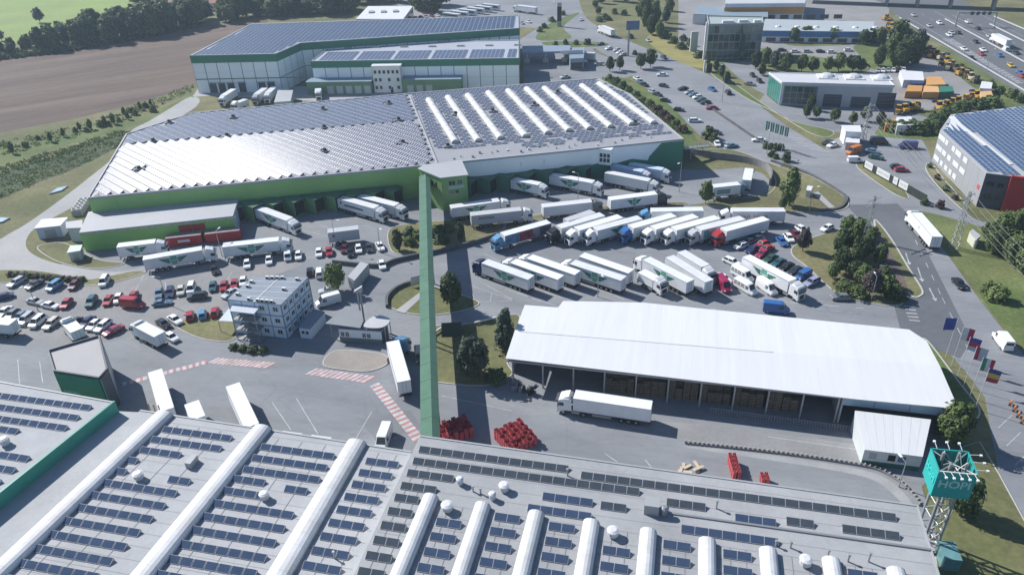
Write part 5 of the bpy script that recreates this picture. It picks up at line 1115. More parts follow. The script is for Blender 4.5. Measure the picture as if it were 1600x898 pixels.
def loft(mb, secs, m=0, capm=0):
    """secs: list of rings with the same point count"""
    base = len(mb.v); n = len(secs[0])
    for s in secs: mb.v += [tuple(p) for p in s]
    for i in range(len(secs) - 1):
        for k in range(n):
            j = (k + 1) % n; a = base + i * n; b = a + n; mb.f.append((a + k, a + j, b + j, b + k)); mb.m.append(m)
    mb.f.append(tuple(range(base + n - 1, base - 1, -1))); mb.m.append(capm); e = base + (len(secs) - 1) * n; mb.f.append(tuple(range(e, e + n))); mb.m.append(capm)
def quadplate(mb, q, off, sh=.08, m=0):
    """a window plate inset in a quad of the body, a little proud"""
    q = [Vector(p) for p in q]; c = sum(q, Vector()) / 4; n = (q[1] - q[0]).cross(q[3] - q[0]).normalized()
    mb.poly([p.lerp(c, sh) + n * off for p in q], m)
CAR = {}
def car_proto(kind):
    """list of (part name, mesh, slot) in car frame: x forward, origin on the ground at the middle"""
    if kind in CAR: return CAR[kind]
    L, Wd, H, hood, cowl, roofF, roofR, tail, belt = dict(
        hatch=(4.1, 1.74, 1.47, .86, .95, .35, -1.25, -1.95, .92), sedan=(4.6, 1.78, 1.43, .84, 1.0, .35, -.95, -1.62, .9), estate=(4.7, 1.8, 1.48, .86, 1.05, .45, -1.75, -2.28, .92),
        suv=(4.6, 1.86, 1.7, 1.02, 1.1, .5, -1.7, -2.2, 1.08), mpv=(4.5, 1.84, 1.8, .98, 1.45, .75, -1.85, -2.2, 1.02), coupe=(4.3, 1.78, 1.28, .78, .7, .1, -.75, -1.75, .84))[kind]
    x0, x1 = L / 2, -L / 2; P = []; mb = MB()
    def ring(x, w, zb, zs): w /= 2; return [(x, -w * .92, zb), (x, -w, zb + .18), (x, -w, zs - .22), (x, -w * .9, zs), (x, w * .9, zs), (x, w, zs - .22), (x, w, zb + .18), (x, w * .92, zb)]
    loft(mb, [ring(x0, Wd * .78, .3, hood - .22), ring(x0 - .15, Wd * .92, .22, hood - .1), ring(x0 - .6, Wd, .2, hood), ring(cowl, Wd, .2, belt), ring(tail + .25, Wd, .2, belt + .02), ring(x1 + .12, Wd * .95, .24, belt - .03), ring(x1, Wd * .86, .34, belt - .15)])
    gb, gt = Wd * .86 / 2, Wd * .66 / 2
    B = [(cowl, -gb, belt - .02), (cowl, gb, belt - .02), (tail, gb, belt), (tail, -gb, belt)]; Tp = [(roofF, -gt, H), (roofF, gt, H), (roofR, gt, H - .04), (roofR, -gt, H - .04)]
    mb.hexa(B, Tp); bod = mb.mesh('body', (M_white,))
    bm = bmesh.new(); bm.from_mesh(bod); bmesh.ops.recalc_face_normals(bm, faces=bm.faces); bm.to_mesh(bod); bm.free()
    P.append(('body', bod, 'c'))
    def plate(nm, q, sh, mt=M_glass):
        g = MB(); quadplate(g, q, .012, sh); P.append((nm, g.mesh(nm, (mt,)), None))
    plate('windscreen', [B[0], B[1], Tp[1], Tp[0]], .1); plate('rear_window', [B[2], B[3], Tp[3], Tp[2]], .14)
    mid = lambda a, b, t: tuple(Vector(a).lerp(Vector(b), t))
    for (i, j) in ((3, 0), (1, 2)):
        b0, b1, t0, t1 = B[i], B[j], Tp[i], Tp[j]
        plate('side_window', [mid(b0, b1, .02), mid(b0, b1, .5), mid(t0, t1, .5), mid(t0, t1, .02)], .1); plate('side_window', [mid(b0, b1, .5), mid(b0, b1, .98), mid(t0, t1, .98), mid(t0, t1, .5)], .1)
    for s in (-1, 1):
        g = MB(); g.box((x0 - .1, s * Wd * .31, hood - .3), (.16, .34, .14)); P.append(('headlight', g.mesh('headlight', (M_lamp,)), None))
        g = MB(); g.box((x1 + .06, s * Wd * .35, belt - .28), (.14, .22, .22)); P.append(('tail_light', g.mesh('tail_light', (M_tail,)), None))
    for x in (x0 - .82, x1 + .85):
        for s in (-1, 1): P.append(('wheel', WH['car'], (x, s * (Wd / 2 - .1), .32)))
    CAR[kind] = P; return P
def van_proto(kind):
    if kind in CAR: return CAR[kind]
    L, Wd, H = dict(van=(5.6, 1.98, 2.45), minibus=(5.8, 1.98, 2.4), smallvan=(4.4, 1.8, 1.85))[kind]; P = []; mb = MB(); x0 = L / 2; h0 = H * .43; k = H / 2.45
    def ring(x, w, zb, zt, tw=.9): w /= 2; return [(x, -w * .95, zb), (x, -w, zb + .2), (x, -w, zt * .6 + zb * .4), (x, -w * tw, zt - .12), (x, -w * (tw - .1), zt), (x, w * (tw - .1), zt), (x, w * tw, zt - .12), (x, w, zt * .6 + zb * .4), (x, w, zb + .2), (x, w * .95, zb)]
    loft(mb, [ring(x0, Wd * .8, .35, h0 - .2), ring(x0 - .2, Wd * .95, .28, h0), ring(x0 - .75 * k, Wd, .25, h0 + .22), ring(x0 - 1.55 * k, Wd, .25, H - .12, .82), ring(x0 - 2.0 * k, Wd, .25, H), ring(-x0 + .1, Wd, .25, H), ring(-x0, Wd * .95, .35, H - .12)])
    bod = mb.mesh('body', (M_white,)); bm = bmesh.new(); bm.from_mesh(bod); bmesh.ops.recalc_face_normals(bm, faces=bm.faces); bm.to_mesh(bod); bm.free(); P.append(('body', bod, 'c'))
    w2 = Wd / 2
    def plate(nm, q, sh=.05, mt=M_glass, off=.02): g = MB(); quadplate(g, q, off, sh); P.append((nm, g.mesh(nm, (mt,)), None))
    xa, xb = x0 - .78 * k, x0 - 1.52 * k
    plate('windscreen', [(xa, -w2 * .86, h0 + .26), (xa, w2 * .86, h0 + .26), (xb, w2 * .74, H - .14), (xb, -w2 * .74, H - .14)], .04)
    segs = [(x0 - 2.35 * k, x0 - 1.45 * k)] + ([(x0 - 3.6, x0 - 2.45), (x0 - 4.6, x0 - 3.7), (x0 - 5.6, x0 - 4.7)] if kind == 'minibus' else [])
    for s in (-1, 1):
        for (u, v) in segs:
            q = [(u, s * w2, h0 + .2), (v, s * w2, h0 + .2), (v, s * w2 * .93, H - .45 * k), (u, s * w2 * .93, H - .45 * k)]
            plate('side_window', q if s < 0 else [q[1], q[0], q[3], q[2]], .05, off=.025)
        g = MB(); g.box((x0 - .12, s * Wd * .36, h0 - .3), (.2, .3, .22)); P.append(('headlight', g.mesh('headlight', (M_lamp,)), None))
        g = MB(); g.box((-x0 + .04, s * Wd * .44, .9), (.12, .14, .6)); P.append(('tail_light', g.mesh('tail_light', (M_tail,)), None))
    g = MB(); g.poly([(-x0 - .012, w2 * .7, H - .9 * k), (-x0 - .012, -w2 * .7, H - .9 * k), (-x0 - .012, -w2 * .7, H - .3 * k), (-x0 - .012, w2 * .7, H - .3 * k)]); P.append(('rear_window', g.mesh('rear_window', (M_glass,)), None))
    for x in (x0 - .95, -x0 + 1.05):
        for s in (-1, 1): P.append(('wheel', WH['van'], (x, s * (w2 - .12), .35)))
    CAR[kind] = P; return P
KN = dict(hatch='hatchback', sedan='saloon car', estate='estate car', suv='off-roader', mpv='people carrier', coupe='coupe', van='panel van', minibus='minibus', smallvan='small van')
CATN = dict(van='van', minibus='minibus', smallvan='van')
def put_vehicle(kind, col, pose, label, group=None, lod=0):
    x, y, yaw = pose; protos = van_proto(kind) if kind in CATN else car_proto(kind)
    r = thing(CATN.get(kind, 'car') if kind in CATN else 'parked_car', label, CATN.get(kind, 'car'), (x, y, .04), math.radians(yaw), group)
    m = paint(COL[col])
    for (nm, me, sl) in protos:
        if lod and nm in ('headlight', 'tail_light'): continue
        o = link(nm, me, r, sl if isinstance(sl, tuple) else None)
        if sl == 'c': o.material_slots[0].link = 'OBJECT'; o.material_slots[0].material = m
    return r
ORD = ['first', 'second', 'third', 'fourth', 'fifth', 'sixth', 'seventh', 'eighth', 'ninth', 'tenth', 'eleventh', 'twelfth', 'thirteenth', 'fourteenth']
def car_row(place, cars, group, lod=0, of=None):
    """cars in order of the picture from left to right; the label counts within the row"""
    for i, (kind, col, pose) in enumerate(cars):
        put_vehicle(kind, col, pose, '%s %s, %s from left in %s' % (NAMEC.get(col, col), KN[kind], ORD[i], place), group, lod)
car_row('the row under the hedge', [('estate', 'silver', (-119.65,159.6,-110)), ('sedan', 'dark', (-114.5,158.08,-112)), ('mpv', 'skyblue', (-109.11,156.89,-102)), ('hatch', 'burgundy', (-104.49,157.15,-91)), ('mpv', 'white', (-97.85,158.34,-81))], 'cars in the left car park')
car_row('middle row of the left car park', [('sedan', 'navy', (-119.12,152.71,-150)), ('sedan', 'silver', (-110.13,150.03,-22)), ('sedan', 'white', (-105.52,147.97,-22)), ('hatch', 'red', (-102.18,148.61,-87)), ('suv', 'teal', (-96.62,148.94,-83)), ('hatch', 'red', (-92.91,149.31,-84)), ('hatch', 'white', (-90.86,150.02,-78)), ('sedan', 'red', (-87.78,150.7,-81))], 'cars in the left car park')
put_vehicle('van', 'red', (-86.21,147.01,-12), 'red panel van standing across the middle row of the left car park')
car_row('front row of the left car park', [('sedan', 'white', (-114.91,145.82,-95)), ('hatch', 'grey', (-112.44,144.62,-96)), ('sedan', 'steel', (-109.99,143.64,-96)), ('mpv', 'silver', (-107.93,142.27,-97)), ('mpv', 'white', (-104.85,141.07,-98)), ('estate', 'cream', (-101.36,140.26,-99)), ('sedan', 'dark', (-96.36,140.12,-100)), ('sedan', 'navy', (-93.63,140.36,-101)), ('hatch', 'white', (-91.48,139.02,-102)), ('estate', 'white', (-89.28,138.51,-103)), ('sedan', 'crimson', (-86.16,136.56,-126))], 'cars in the left car park')
car_row('the row beside the container office', [('sedan', 'steel', (-82.25,151.91,-73)), ('estate', 'navy', (-79.78,152.18,-73)), ('hatch', 'cream', (-77.42,152.72,-75)), ('mpv', 'white', (-75.23,153.48,-78)), ('hatch', 'teal', (-70.39,154.07,-76)), ('hatch', 'red', (-67.82,154.1,-79)), ('hatch', 'red', (-65.58,154.87,-78)), ('hatch', 'white', (-63.77,155.92,-78))], 'cars near the container office')
car_row('the short row by the small lawn', [('hatch', 'red', (-71.4,141.53,109)), ('hatch', 'skyblue', (-68.79,141.97,109)), ('hatch', 'red', (-66.24,142.65,103))], 'cars near the container office')
for k_, c_, p_, l_ in (('coupe', 'steel', (-79.88,147.56,9), 'low grey-blue coupe parked across behind two blue cars'), ('suv', 'dark', (-72.54,149.68,-171), 'dark off-roader standing across the lane near the container office'), ('sedan', 'black', (-72.73,162.42,-61), 'dark saloon driving past the green-logo truck'), ('sedan', 'silver', (-65.27,150.74,-122), 'silver saloon parked behind two red hatchbacks'), ('sedan', 'black', (-76.14,138.62,-41), 'black saloon behind the white box truck'), ('sedan', 'white', (-74.19,140.1,-42), 'white saloon right of the black one near the lawn'), ('hatch', 'white', (-72.39,133.21,-41), 'white hatchback beside the white box truck'), ('hatch', 'black', (-48.69,159.69,102), 'black hatchback behind the container office'), ('mpv', 'white', (-46.22,158.8,101), 'white people carrier behind the container office'), ('hatch', 'white', (-31.54,161.83,-74), 'white hatchback alone in front of the dark retaining wall'), ('estate', 'silver', (-42.39,150.44,-167), 'silver car half hidden below the round green tree'), ('smallvan', 'dark', (-19.04,123.31,-81), 'dark van in the shade beside the covered bridge')):
    put_vehicle(k_, c_, p_, l_)
car_row('the row along the truck lane', [('hatch', 'white', (-65.31,164.65,-74)), ('hatch', 'white', (-60.36,166.35,-75)), ('smallvan', 'white', (-56.07,168.16,-77)), ('hatch', 'white', (-53.45,168.24,-77)), ('hatch', 'white', (-48.49,169.45,-79)), ('hatch', 'red', (-46.05,169.83,-75)), ('hatch', 'burgundy', (-42.37,171.16,-84)), ('sedan', 'black', (-40.56,169.11,-76)), ('hatch', 'white', (-38.67,170.78,-77)), ('sedan', 'dark', (-36.1,171.39,-78)), ('sedan', 'white', (-33.34,171.75,-70))], 'cars along the truck lane')
put_vehicle('van', 'white', (-41.48,145.3,-153), 'white panel van beside the gatehouse canopy')
put_vehicle('van', 'white', (-22.95,98.89,-97), 'white van at the loading side of the near warehouse')
# right-hand yard
car_row('the row beside the truck island', [('hatch', 'white', (57.17,165.27,-152)), ('sedan', 'steel', (59.73,167.27,-152)), ('sedan', 'silver', (62.15,168.64,-152)), ('sedan', 'blue', (67.79,166.97,-83)), ('hatch', 'white', (70.19,168.67,-88)), ('hatch', 'burgundy', (72.38,170.44,-78)), ('hatch', 'white', (74.93,173.19,-70))], 'cars on the right of the yard')
car_row('the slanted row along the right lawn', [('sedan', 'navy', (59.54,163.28,-143)), ('hatch', 'red', (62.58,165.8,-152)), ('hatch', 'crimson', (61.15,160.79,-143)), ('sedan', 'red', (62.81,163.34,-152)), ('sedan', 'green', (62.37,158.37,-144)), ('sedan', 'teal', (63.61,156.26,-144)), ('sedan', 'black', (64.84,154.23,-144)), ('sedan', 'dark', (66.15,152.19,-145)), ('smallvan', 'blue', (67.15,149.71,-145)), ('estate', 'lavender', (68.07,146.77,-146))], 'cars on the right of the yard')
for k_, c_, p_, l_ in (('hatch', 'white', (81.59,173.33,-147), 'white hatchback leaving along the upper yard road'), ('hatch', 'grey', (71.92,139.79,176), 'grey hatchback driving past the corner of the right lawn'), ('estate', 'white', (52.78,157.33,-52), 'white estate car behind the two minibuses'), ('minibus', 'white', (53.39,150.61,-61), 'white minibus, the farther of the two parked side by side'), ('minibus', 'white', (52.49,144.86,-60), 'white minibus, the nearer of the two parked side by side'), ('van', 'white', (57.14,144.54,-69), 'white panel van right of the minibuses'), ('sedan', 'white', (48.72,149.75,-65), 'white saloon between the trailers and the red van'), ('van', 'crimson', (47.83,146.31,-81), 'dark red van beside the white trailers'), ('van', 'blue', (56.47,135.7,-16), 'bright blue van behind the white shed roof'), ('sedan', 'black', (100.06,143.87,-94), 'black saloon driving down the main road'), ('van', 'white', (96.64,121.23,82), 'white van driving up the main road'), ('sedan', 'blue', (83.15,299.88,-73), 'bright blue car on the upper main road'), ('suv', 'dark', (88.16,294.5,91), 'dark off-roader on the upper main road'), ('hatch', 'dark', (73.9,353.45,-74), 'dark car on the road bend by the yellow verge'), ('sedan', 'white', (44.25,444,84), 'white car at the road junction by the price tower'), ('hatch', 'silver', (72.68,387.51,-83), 'silver car by the verge near the billboard mast'), ('hatch', 'dark', (48.09,383.4,-152), 'dark car on the station forecourt'), ('sedan', 'silver', (25.91,325.29,-155), 'silver car behind the edge of the main warehouse'), ('hatch', 'silver', (42.6,344.98,172), 'silver car beside the station shop')):
    put_vehicle(k_, c_, p_, l_)
car_row('left side of office car park', [('sedan', 'white', (56.12,318.56,-65)), ('sedan', 'steel', (56.61,314.15,-64)), ('sedan', 'black', (57.52,309.68,-64)), ('hatch', 'silver', (59.09,298.74,-64)), ('sedan', 'black', (60.33,295.48,-55)), ('sedan', 'white', (67.44,323.51,173)), ('hatch', 'dark', (65.03,307.04,-39)), ('hatch', 'black', (61.85,286.86,-37)), ('hatch', 'dark', (64.64,274.95,-22)), ('estate', 'white', (67.67,261.91,-6)), ('hatch', 'dark', (71.88,248.53,-35)), ('hatch', 'white', (69.48,237.42,-94)), ('sedan', 'steel', (73.62,235.36,19))], 'cars in the office car park', 1)
car_row('right side of office car park', [('sedan', 'black', (71.93,302.08,-157)), ('hatch', 'silver', (73.18,296.32,-158)), ('hatch', 'steel', (74.04,293.04,-158)), ('hatch', 'white', (74.89,289.82,-158)), ('hatch', 'green', (75.55,286.01,-158)), ('sedan', 'dark', (76.35,282.92,-159)), ('sedan', 'red', (77.18,275.65,173)), ('sedan', 'white', (83.95,239.81,174))], 'cars in the office car park', 1)
car_row('the short row by the billboard mast', [('hatch', 'white', (51.03,373.52,-148)), ('hatch', 'silver', (54.42,369.89,-148)), ('hatch', 'white', (55.17,364.9,-148)), ('hatch', 'silver', (55.97,360.77,-149))], 'cars by the billboard mast', 1)
car_row('the lot right of the service hall', [('sedan', 'dark', (105.23,235.35,-148)), ('sedan', 'white', (105.83,232.74,-148)), ('van', 'orange', (109.84,225.99,-149)), ('smallvan', 'white', (107.42,218.84,-5)), ('sedan', 'steel', (115.91,225.86,-36)), ('sedan', 'green', (114.87,220.76,-35)), ('van', 'dark', (121.38,233.72,-6)), ('hatch', 'dark', (117.61,212.55,-5)), ('hatch', 'red', (117.85,210.25,-5)), ('van', 'purple', (128.44,229.05,174))], 'cars by the poster fence', 1)
car_row('the row behind the service hall', [('hatch', c, p) for c, p in (('silver', (157.93,318.34,-114)), ('white', (159.98,318.07,-114)), ('silver', (162.24,318.28,-114)), ('white', (164.29,318.01,-114)), ('dark', (166.55,318.23,-115)), ('white', (168.59,317.96,-115)))], 'cars behind the service hall', 1)
car_row('the glass office car park', [('sedan', 'dark', (93.8,317.53,-70)), ('hatch', 'dark', (92.56,308.82,-41)), ('hatch', 'dark', (104.78,318.13,-87)), ('sedan', 'grey', (99.91,305.04,-41)), ('hatch', 'black', (105.06,309.17,-87))], 'cars at the glass office', 1)
car_row('the lot beside the white hall', [('hatch', c, p) for c, p in (('white', (-51.12,464.76,-52)), ('dark', (-48.21,466.15,-52)), ('silver', (-45.29,467.54,-52)), ('red', (-41.97,468.87,-53)), ('white', (-38.63,470.21,-53)), ('dark', (5.03,433.89,-54)), ('silver', (10.53,439.84,-55)), ('white', (14.59,442.65,-55)))], 'cars beside the white hall', 1)
car_row('the street by the blue hall', [('hatch', c, p) for c, p in (('dark', (130.5,358.8,-8)), ('white', (135.7,355.53,-8)), ('silver', (141.08,354.75,-8)), ('dark', (146.73,353.93,-8)), ('white', (151.34,352.03,-8)), ('white', (160.02,354.49,-8)), ('blue', (174.65,376.06,-9)))], 'cars by the blue hall', 1)
put_vehicle('van', 'red', (134.96,382.19,-9), 'red van beside the blue hall')
car_row('the far highway lanes', [('sedan', c, p) for c, p in (('white', (242.13,404.29,80)), ('dark', (239.12,389.1,80)), ('silver', (235.13,372.26,80)), ('white', (235.06,364.03,79)), ('dark', (229.08,339.61,-100)), ('silver', (219.26,398.53,-98)), ('white', (210.9,349.55,-98)))], 'cars on the highway', 1)
car_row('the highway traffic', [('hatch', 'silver', (224,425.35,-95)), ('suv', 'white', (227,403.6,-99)), ('sedan', 'white', (218.39,377.28,-98)), ('sedan', 'silver', (221.92,381.47,-98)), ('hatch', 'dark', (225.08,380.97,-99)), ('hatch', 'dark', (205.59,333.38,-97)), ('hatch', 'dark', (223.21,361.83,-99)), ('sedan', 'red', (213.75,340.03,-98)), ('sedan', 'white', (217.96,346.41,-99)), ('sedan', 'blue', (219.69,336.24,-99)), ('smallvan', 'white', (227.96,346.06,80)), ('hatch', 'yellow', (214.63,319.13,-99)), ('sedan', 'blue', (211.97,308.14,-99)), ('sedan', 'red', (209.95,303.47,-98))], 'cars on the highway', 1)

# ---- trucks
def emblem_mesh(L=5.2, H=1.9):
    mb = MB(); h = .004
    def P(x, z): return (x, 0, z)
    for (a, b, c, d) in ((-.75, .75, .08, .42), (-.62, .62, .5, .85), (-.75, .75, -.42, -.08) , (-.5, .5, -.85, -.5)): mb.poly([P(a, c), P(b, c), P(b, d), P(a, d)], 0)
    for s in (-1, 1):
        for (x0_, x1_, z0, z1, z2) in ((.82, 2.75, .5, .12, .62), (.82, 2.25, .1, -.24, .28), (.82, 1.7, -.26, -.58, -.12)):
            q = [P(s * x0_, z0), P(s * x0_, z1), P(s * (x1_ - .3), z1 + .18), P(s * x1_, z2)]; mb.poly(q if s < 0 else q[::-1], 1)
    return mb.mesh('emblem', (M_emb, M_embd))
EMB = emblem_mesh()
TR = {}
def cab_parts():
    """tractor unit; x forward, x = 0 at the cab's rear wall"""
    if 'cab' in TR: return TR['cab']
    P = []; W2 = 1.22
    mb = MB()
    def ring(x, w, zb, zt, e=.12): return [(x, -w, zb), (x, -w, zt - e), (x, -w + e * 1.3, zt), (x, w - e * 1.3, zt), (x, w, zt - e), (x, w, zb)]
    loft(mb, [ring(.0, W2, 1.05, 3.75, .2), ring(.9, W2, .95, 3.72, .22), ring(1.75, W2, .55, 3.42, .22), ring(2.05, W2 * .99, .4, 2.75, .2), ring(2.22, W2 * .97, .38, 1.9, .14), ring(2.26, W2 * .95, .38, 1.25, .1)])
    me = mb.mesh('cab', (M_white,)); bm = bmesh.new(); bm.from_mesh(me); bmesh.ops.recalc_face_normals(bm, faces=bm.faces); bm.to_mesh(me); bm.free(); P.append(('cab', me, 'c'))
    g = MB(); quadplate(g, [(2.21, -1.12, 1.98), (2.21, 1.12, 1.98), (2.07, 1.1, 2.72), (2.07, -1.1, 2.72)], .03, .02); P.append(('windscreen', g.mesh('windscreen', (M_glass,)), None))
    g = MB(); g.hexa([(1.62, -1.15, 2.98), (2.5, -1.15, 2.86), (2.5, 1.15, 2.86), (1.62, 1.15, 2.98)], [(1.62, -1.15, 3.03), (2.5, -1.15, 2.93), (2.5, 1.15, 2.93), (1.62, 1.15, 3.03)]); P.append(('sun_visor', g.mesh('sun_visor', (M_walld,)), None))
    for s in (-1, 1):
        g = MB(); q = [(.95, s * 1.225, 1.95), (1.85, s * 1.225, 1.95), (1.75, s * 1.225, 2.7), (.95, s * 1.225, 2.7)]; g.poly(q if s < 0 else q[::-1]); P.append(('side_window', g.mesh('side_window', (M_glass,)), None))
        g = MB(); g.box((2.28, s * .92, .7), (.08, .36, .22)); P.append(('headlight', g.mesh('headlight', (M_lamp,)), None))
        g = MB(); g.box((1.95, s * 1.42, 1.95), (.14, .22, .8)); P.append(('mirror', g.mesh('mirror', (M_chass,)), None))
        g = MB(); q = [(-.5, s * 1.2, 1.0), (0, s * 1.2, 1.0), (0, s * 1.2, 3.6), (-.35, s * 1.1, 3.55)]; g.poly(q if s < 0 else q[::-1]); g.poly(q[::-1] if s < 0 else q); P.append(('side_fairing', g.mesh('side_fairing', (M_white,)), 'c'))
        g = MB(); g.box((-1.2, s * .95, .45), (1.4, .5, .6)); P.append(('fuel_tank', g.mesh('fuel_tank', (M_galv,)), None))
    g = MB(); g.poly([(2.285, -.75, .55), (2.285, .75, .55), (2.26, .75, 1.6), (2.26, -.75, 1.6)]); P.append(('grille', g.mesh('grille', (M_chass,)), None))
    g = MB(); g.hexa([(.1, -1.0, 3.7), (1.1, -1.0, 3.68), (1.1, 1.0, 3.68), (.1, 1.0, 3.7)], [(.1, -1.0, 4.0), (.35, -.95, 3.95), (.35, .95, 3.95), (.1, 1.0, 4.0)]); P.append(('roof_deflector', g.mesh('roof_deflector', (M_white,)), 'c'))
    g = MB(); g.box((-1.0, 0, .65), (6.0, .9, .35)); P.append(('chassis', g.mesh('chassis', (M_chass,)), None))
    for s in (-1, 1): P.append(('wheel', WH['truck'], (1.05, s * 1.02, .5))); P.append(('wheel', WH['dual'], (-2.6, s * .9, .5)))
    TR['cab'] = P; return P
def trailer_parts(L, H=4.0, zb=1.2, axles=3):
    k = ('t', round(L, 1), H, axles)
    if k in TR: return TR[k]
    P = []; mb = MB(); w = 1.275
    mb.box((L / 2, 0, zb), (L, 2 * w, H - zb)); P.append(('trailer_box', mb.mesh('trailer_box', (M_trl,)), 'b'))
    for s in (-1, 1):
        g = MB(); g.bar((0, s * w, H - .03), (L, s * w, H - .03), .09, .09); P.append(('roof_rail', g.mesh('roof_rail', (M_trimg,)), None))
        g = MB(); g.bar((0, s * (w + .005), zb + .05), (L, s * (w + .005), zb + .05), .05, .12); P.append(('side_rail', g.mesh('side_rail', (M_steel,)), None))
        g = MB(); g.box((-.02, s * .63, zb + .08), (.05, 1.2, H - zb - .16)); P.append(('rear_door', g.mesh('rear_door', (M_trl,)), None))
        g = MB(); g.box((-.06, s * .35, zb + .15), (.05, .05, H - zb - .3)); P.append(('door_bar', g.mesh('door_bar', (M_steel,)), None))
    g = MB(); g.box((L / 2, 0, zb - .22), (L - .4, 1.1, .22)); P.append(('chassis', g.mesh('chassis', (M_chass,)), None))
    g = MB(); g.box((.06, 0, .55), (.14, 2.4, .3)); P.append(('bumper', g.mesh('bumper', (M_chass,)), None))
    for i in range(axles):
        for s in (-1, 1): P.append(('wheel', WH['truck'], (2.4 + 1.31 * i if axles == 3 else 2.0 + 1.31 * i, s * 1.05, .5)))
    if L > 11:
        for s in (-1, 1):
            g = MB(); g.box((L * .62, s * 1.2, .55), (3.4, .05, .45)); P.append(('side_guard', g.mesh('side_guard', (M_galv,)), None))
    TR[k] = P; return P
def truck(pose, label, cab='white', emb=None, L=None, box=None, text=None, cabyaw=0, name='semi_truck', cat='truck', group=None, rigid=False, H=4.0, side=None):
    x, y, yaw, ln = pose; a = math.radians(yaw); L = L or 13.6; H0 = H
    r = thing(name, label, cat, (x, y, .04), a, group)
    def add(parts, M=None, colm=None, boxm=None):
        for (nm, me, sl) in parts:
            o = link(nm, me, r, sl if isinstance(sl, tuple) else None)
            if M is not None: o.matrix_local = M @ Matrix.Translation(sl if isinstance(sl, tuple) else (0, 0, 0))
            if sl == 'c': o.material_slots[0].link = 'OBJECT'; o.material_slots[0].material = colm
            if sl == 'b' and boxm: o.material_slots[0].link = 'OBJECT'; o.material_slots[0].material = boxm
            if nm == 'trailer_box': tb = o
        return tb if boxm is not False else None
    if box is None:
        v_ = (hash(label) if False else sum(ord(c) for c in label)) % 4; box = mat('trailer_white_%d' % v_, [(.7, .715, .73), (.66, .68, .7), (.72, .73, .735), (.62, .635, .65)][v_], .42, .06, .5, fine=.03, stain=.06)
    tb = add(trailer_parts(L, H, axles=3 if L > 11 else (1 if rigid else 2)), None, None, box or M_trl)
    if cab:
        pin = L - 1.2; M = Matrix.Translation((pin, 0, 0)) @ Matrix.Rotation(math.radians(cabyaw), 4, 'Z') @ Matrix.Translation((1.95 if not rigid else 1.5, 0, 0))
        add(cab_parts(), M, paint(COL[cab]) if cab in COL else cab, False)
    for s in ((-1, 1) if emb else ()):
        o = link('emblem', EMB, tb, (L * .5, s * 1.285, (H + 1.2) / 2 + .05)); o.rotation_euler = (0, 0, 0 if s < 0 else PI); o.scale = (emb * 1.1, 1, 1.25)
        if s > 0: pass
    for s in ((-1, 1) if text else ()):
        lo = link('lettering', text_mesh(text[0], text[1], text[2], .02), tb); lo.location = (text[3] if s < 0 else L - text[3], s * 1.29, text[4]); lo.rotation_euler = (PI / 2, 0, 0 if s < 0 else PI)
    if side:
        for (u0, u1, z0, z1, m) in side:
            for s in (-1, 1):
                g = MB(); g.box(((u0 + u1) / 2, s * 1.283, z0), (u1 - u0, .012, z1 - z0)); link('side_print', g.mesh('side_print', (m,)), tb)
    return r
dk = 'trucks backed up to the docks'; rw = 'trucks parked in rows'
truck((-69.28,191.26,-38.1,13.61), 'white truck with green wing emblem, alone at the left green docks', emb=1.0, group=dk)
truck((-47.46,196.27,-34.1,13.71), 'white truck with a dark lettering bar at the green docks', group=dk, side=[(2.6, 9.6, 2.3, 2.85, mat('print_slate', (.06, .08, .1), .5)), (1.0, 1.6, 2.7, 3.3, M_black)])
truck((-42.25,197.2,-32.9,14.45), 'plain white truck at the green docks nearest the bridge', group=dk)
truck((-99.07,170.68,11.1,9.02), 'short white box truck with green emblem beside the green annex', L=9.0, rigid=True, emb=.85, name='box_truck')
truck((-89.62,163.27,18.3,13.64), 'long white truck with green wing emblem below the green annex', emb=1.1)
truck((-71.9,168.78,10.3,13.85), 'long white truck with green wing emblem left of the white cars', emb=1.1)
truck((-46.79,174.78,11.6,7.77), 'parked grey swap-body trailer without cab in front of the green docks', cab=None, L=7.8, name='trailer', cat='trailer', box=mat('trailer_greyblue', (.42, .45, .48), .5), side=[(1.0, 1.7, 2.6, 3.3, M_walld)])
truck((-15.88,187.12,15.1,13.1), 'white truck with green wing emblem right of the covered bridge', emb=1.0)
truck((-10.3,182.01,9.6,13.84), 'grey curtain-side truck with black lettering behind a hedge', box=M_trlg, text=('ANCREA', 1.1, M_text, 4.0, 2.6))
truck((1.27,205.55,-31.6,12.91), 'white truck with green emblem, first at the right-hand docks', emb=.9, L=9.0, group=dk, rigid=True)
truck((12.59,207.82,-30.1,13.05), 'white truck with green emblem at the middle right-hand dock', emb=1.05, group=dk)
truck((28.97,208.21,-32.9,13.09), 'plain off-white truck at the right-hand docks beside the glazed bay', box=mat('trailer_offwhite', (.62, .63, .64), .45), group=dk)
truck((31.51,213.51,-34.1,9.22), 'pale blue truck squeezed between two others at the right-hand docks', L=10, rigid=True, box=mat('trailer_blue_shade', (.45, .55, .68), .45), group=dk)  # bluish shade by the docks is painted into the box colour
truck((36.84,214.31,-32.2,10.03), 'pale blue-white truck, last at the right-hand docks', L=10.5, rigid=True, box=mat('trailer_light_blue_shade', (.5, .6, .72), .45), group=dk)  # box colour carries the same dock shade, a little paler
truck((8.96,185.72,9.9,13.18), 'light grey curtain-side truck standing in the yard centre', box=mat('trailer_lightgrey', (.6, .61, .63), .5), cab='grey')
truck((27.4,188.8,12.4,13.11), 'white truck with dark cab behind a low hedge', cab='dark', emb=.7)
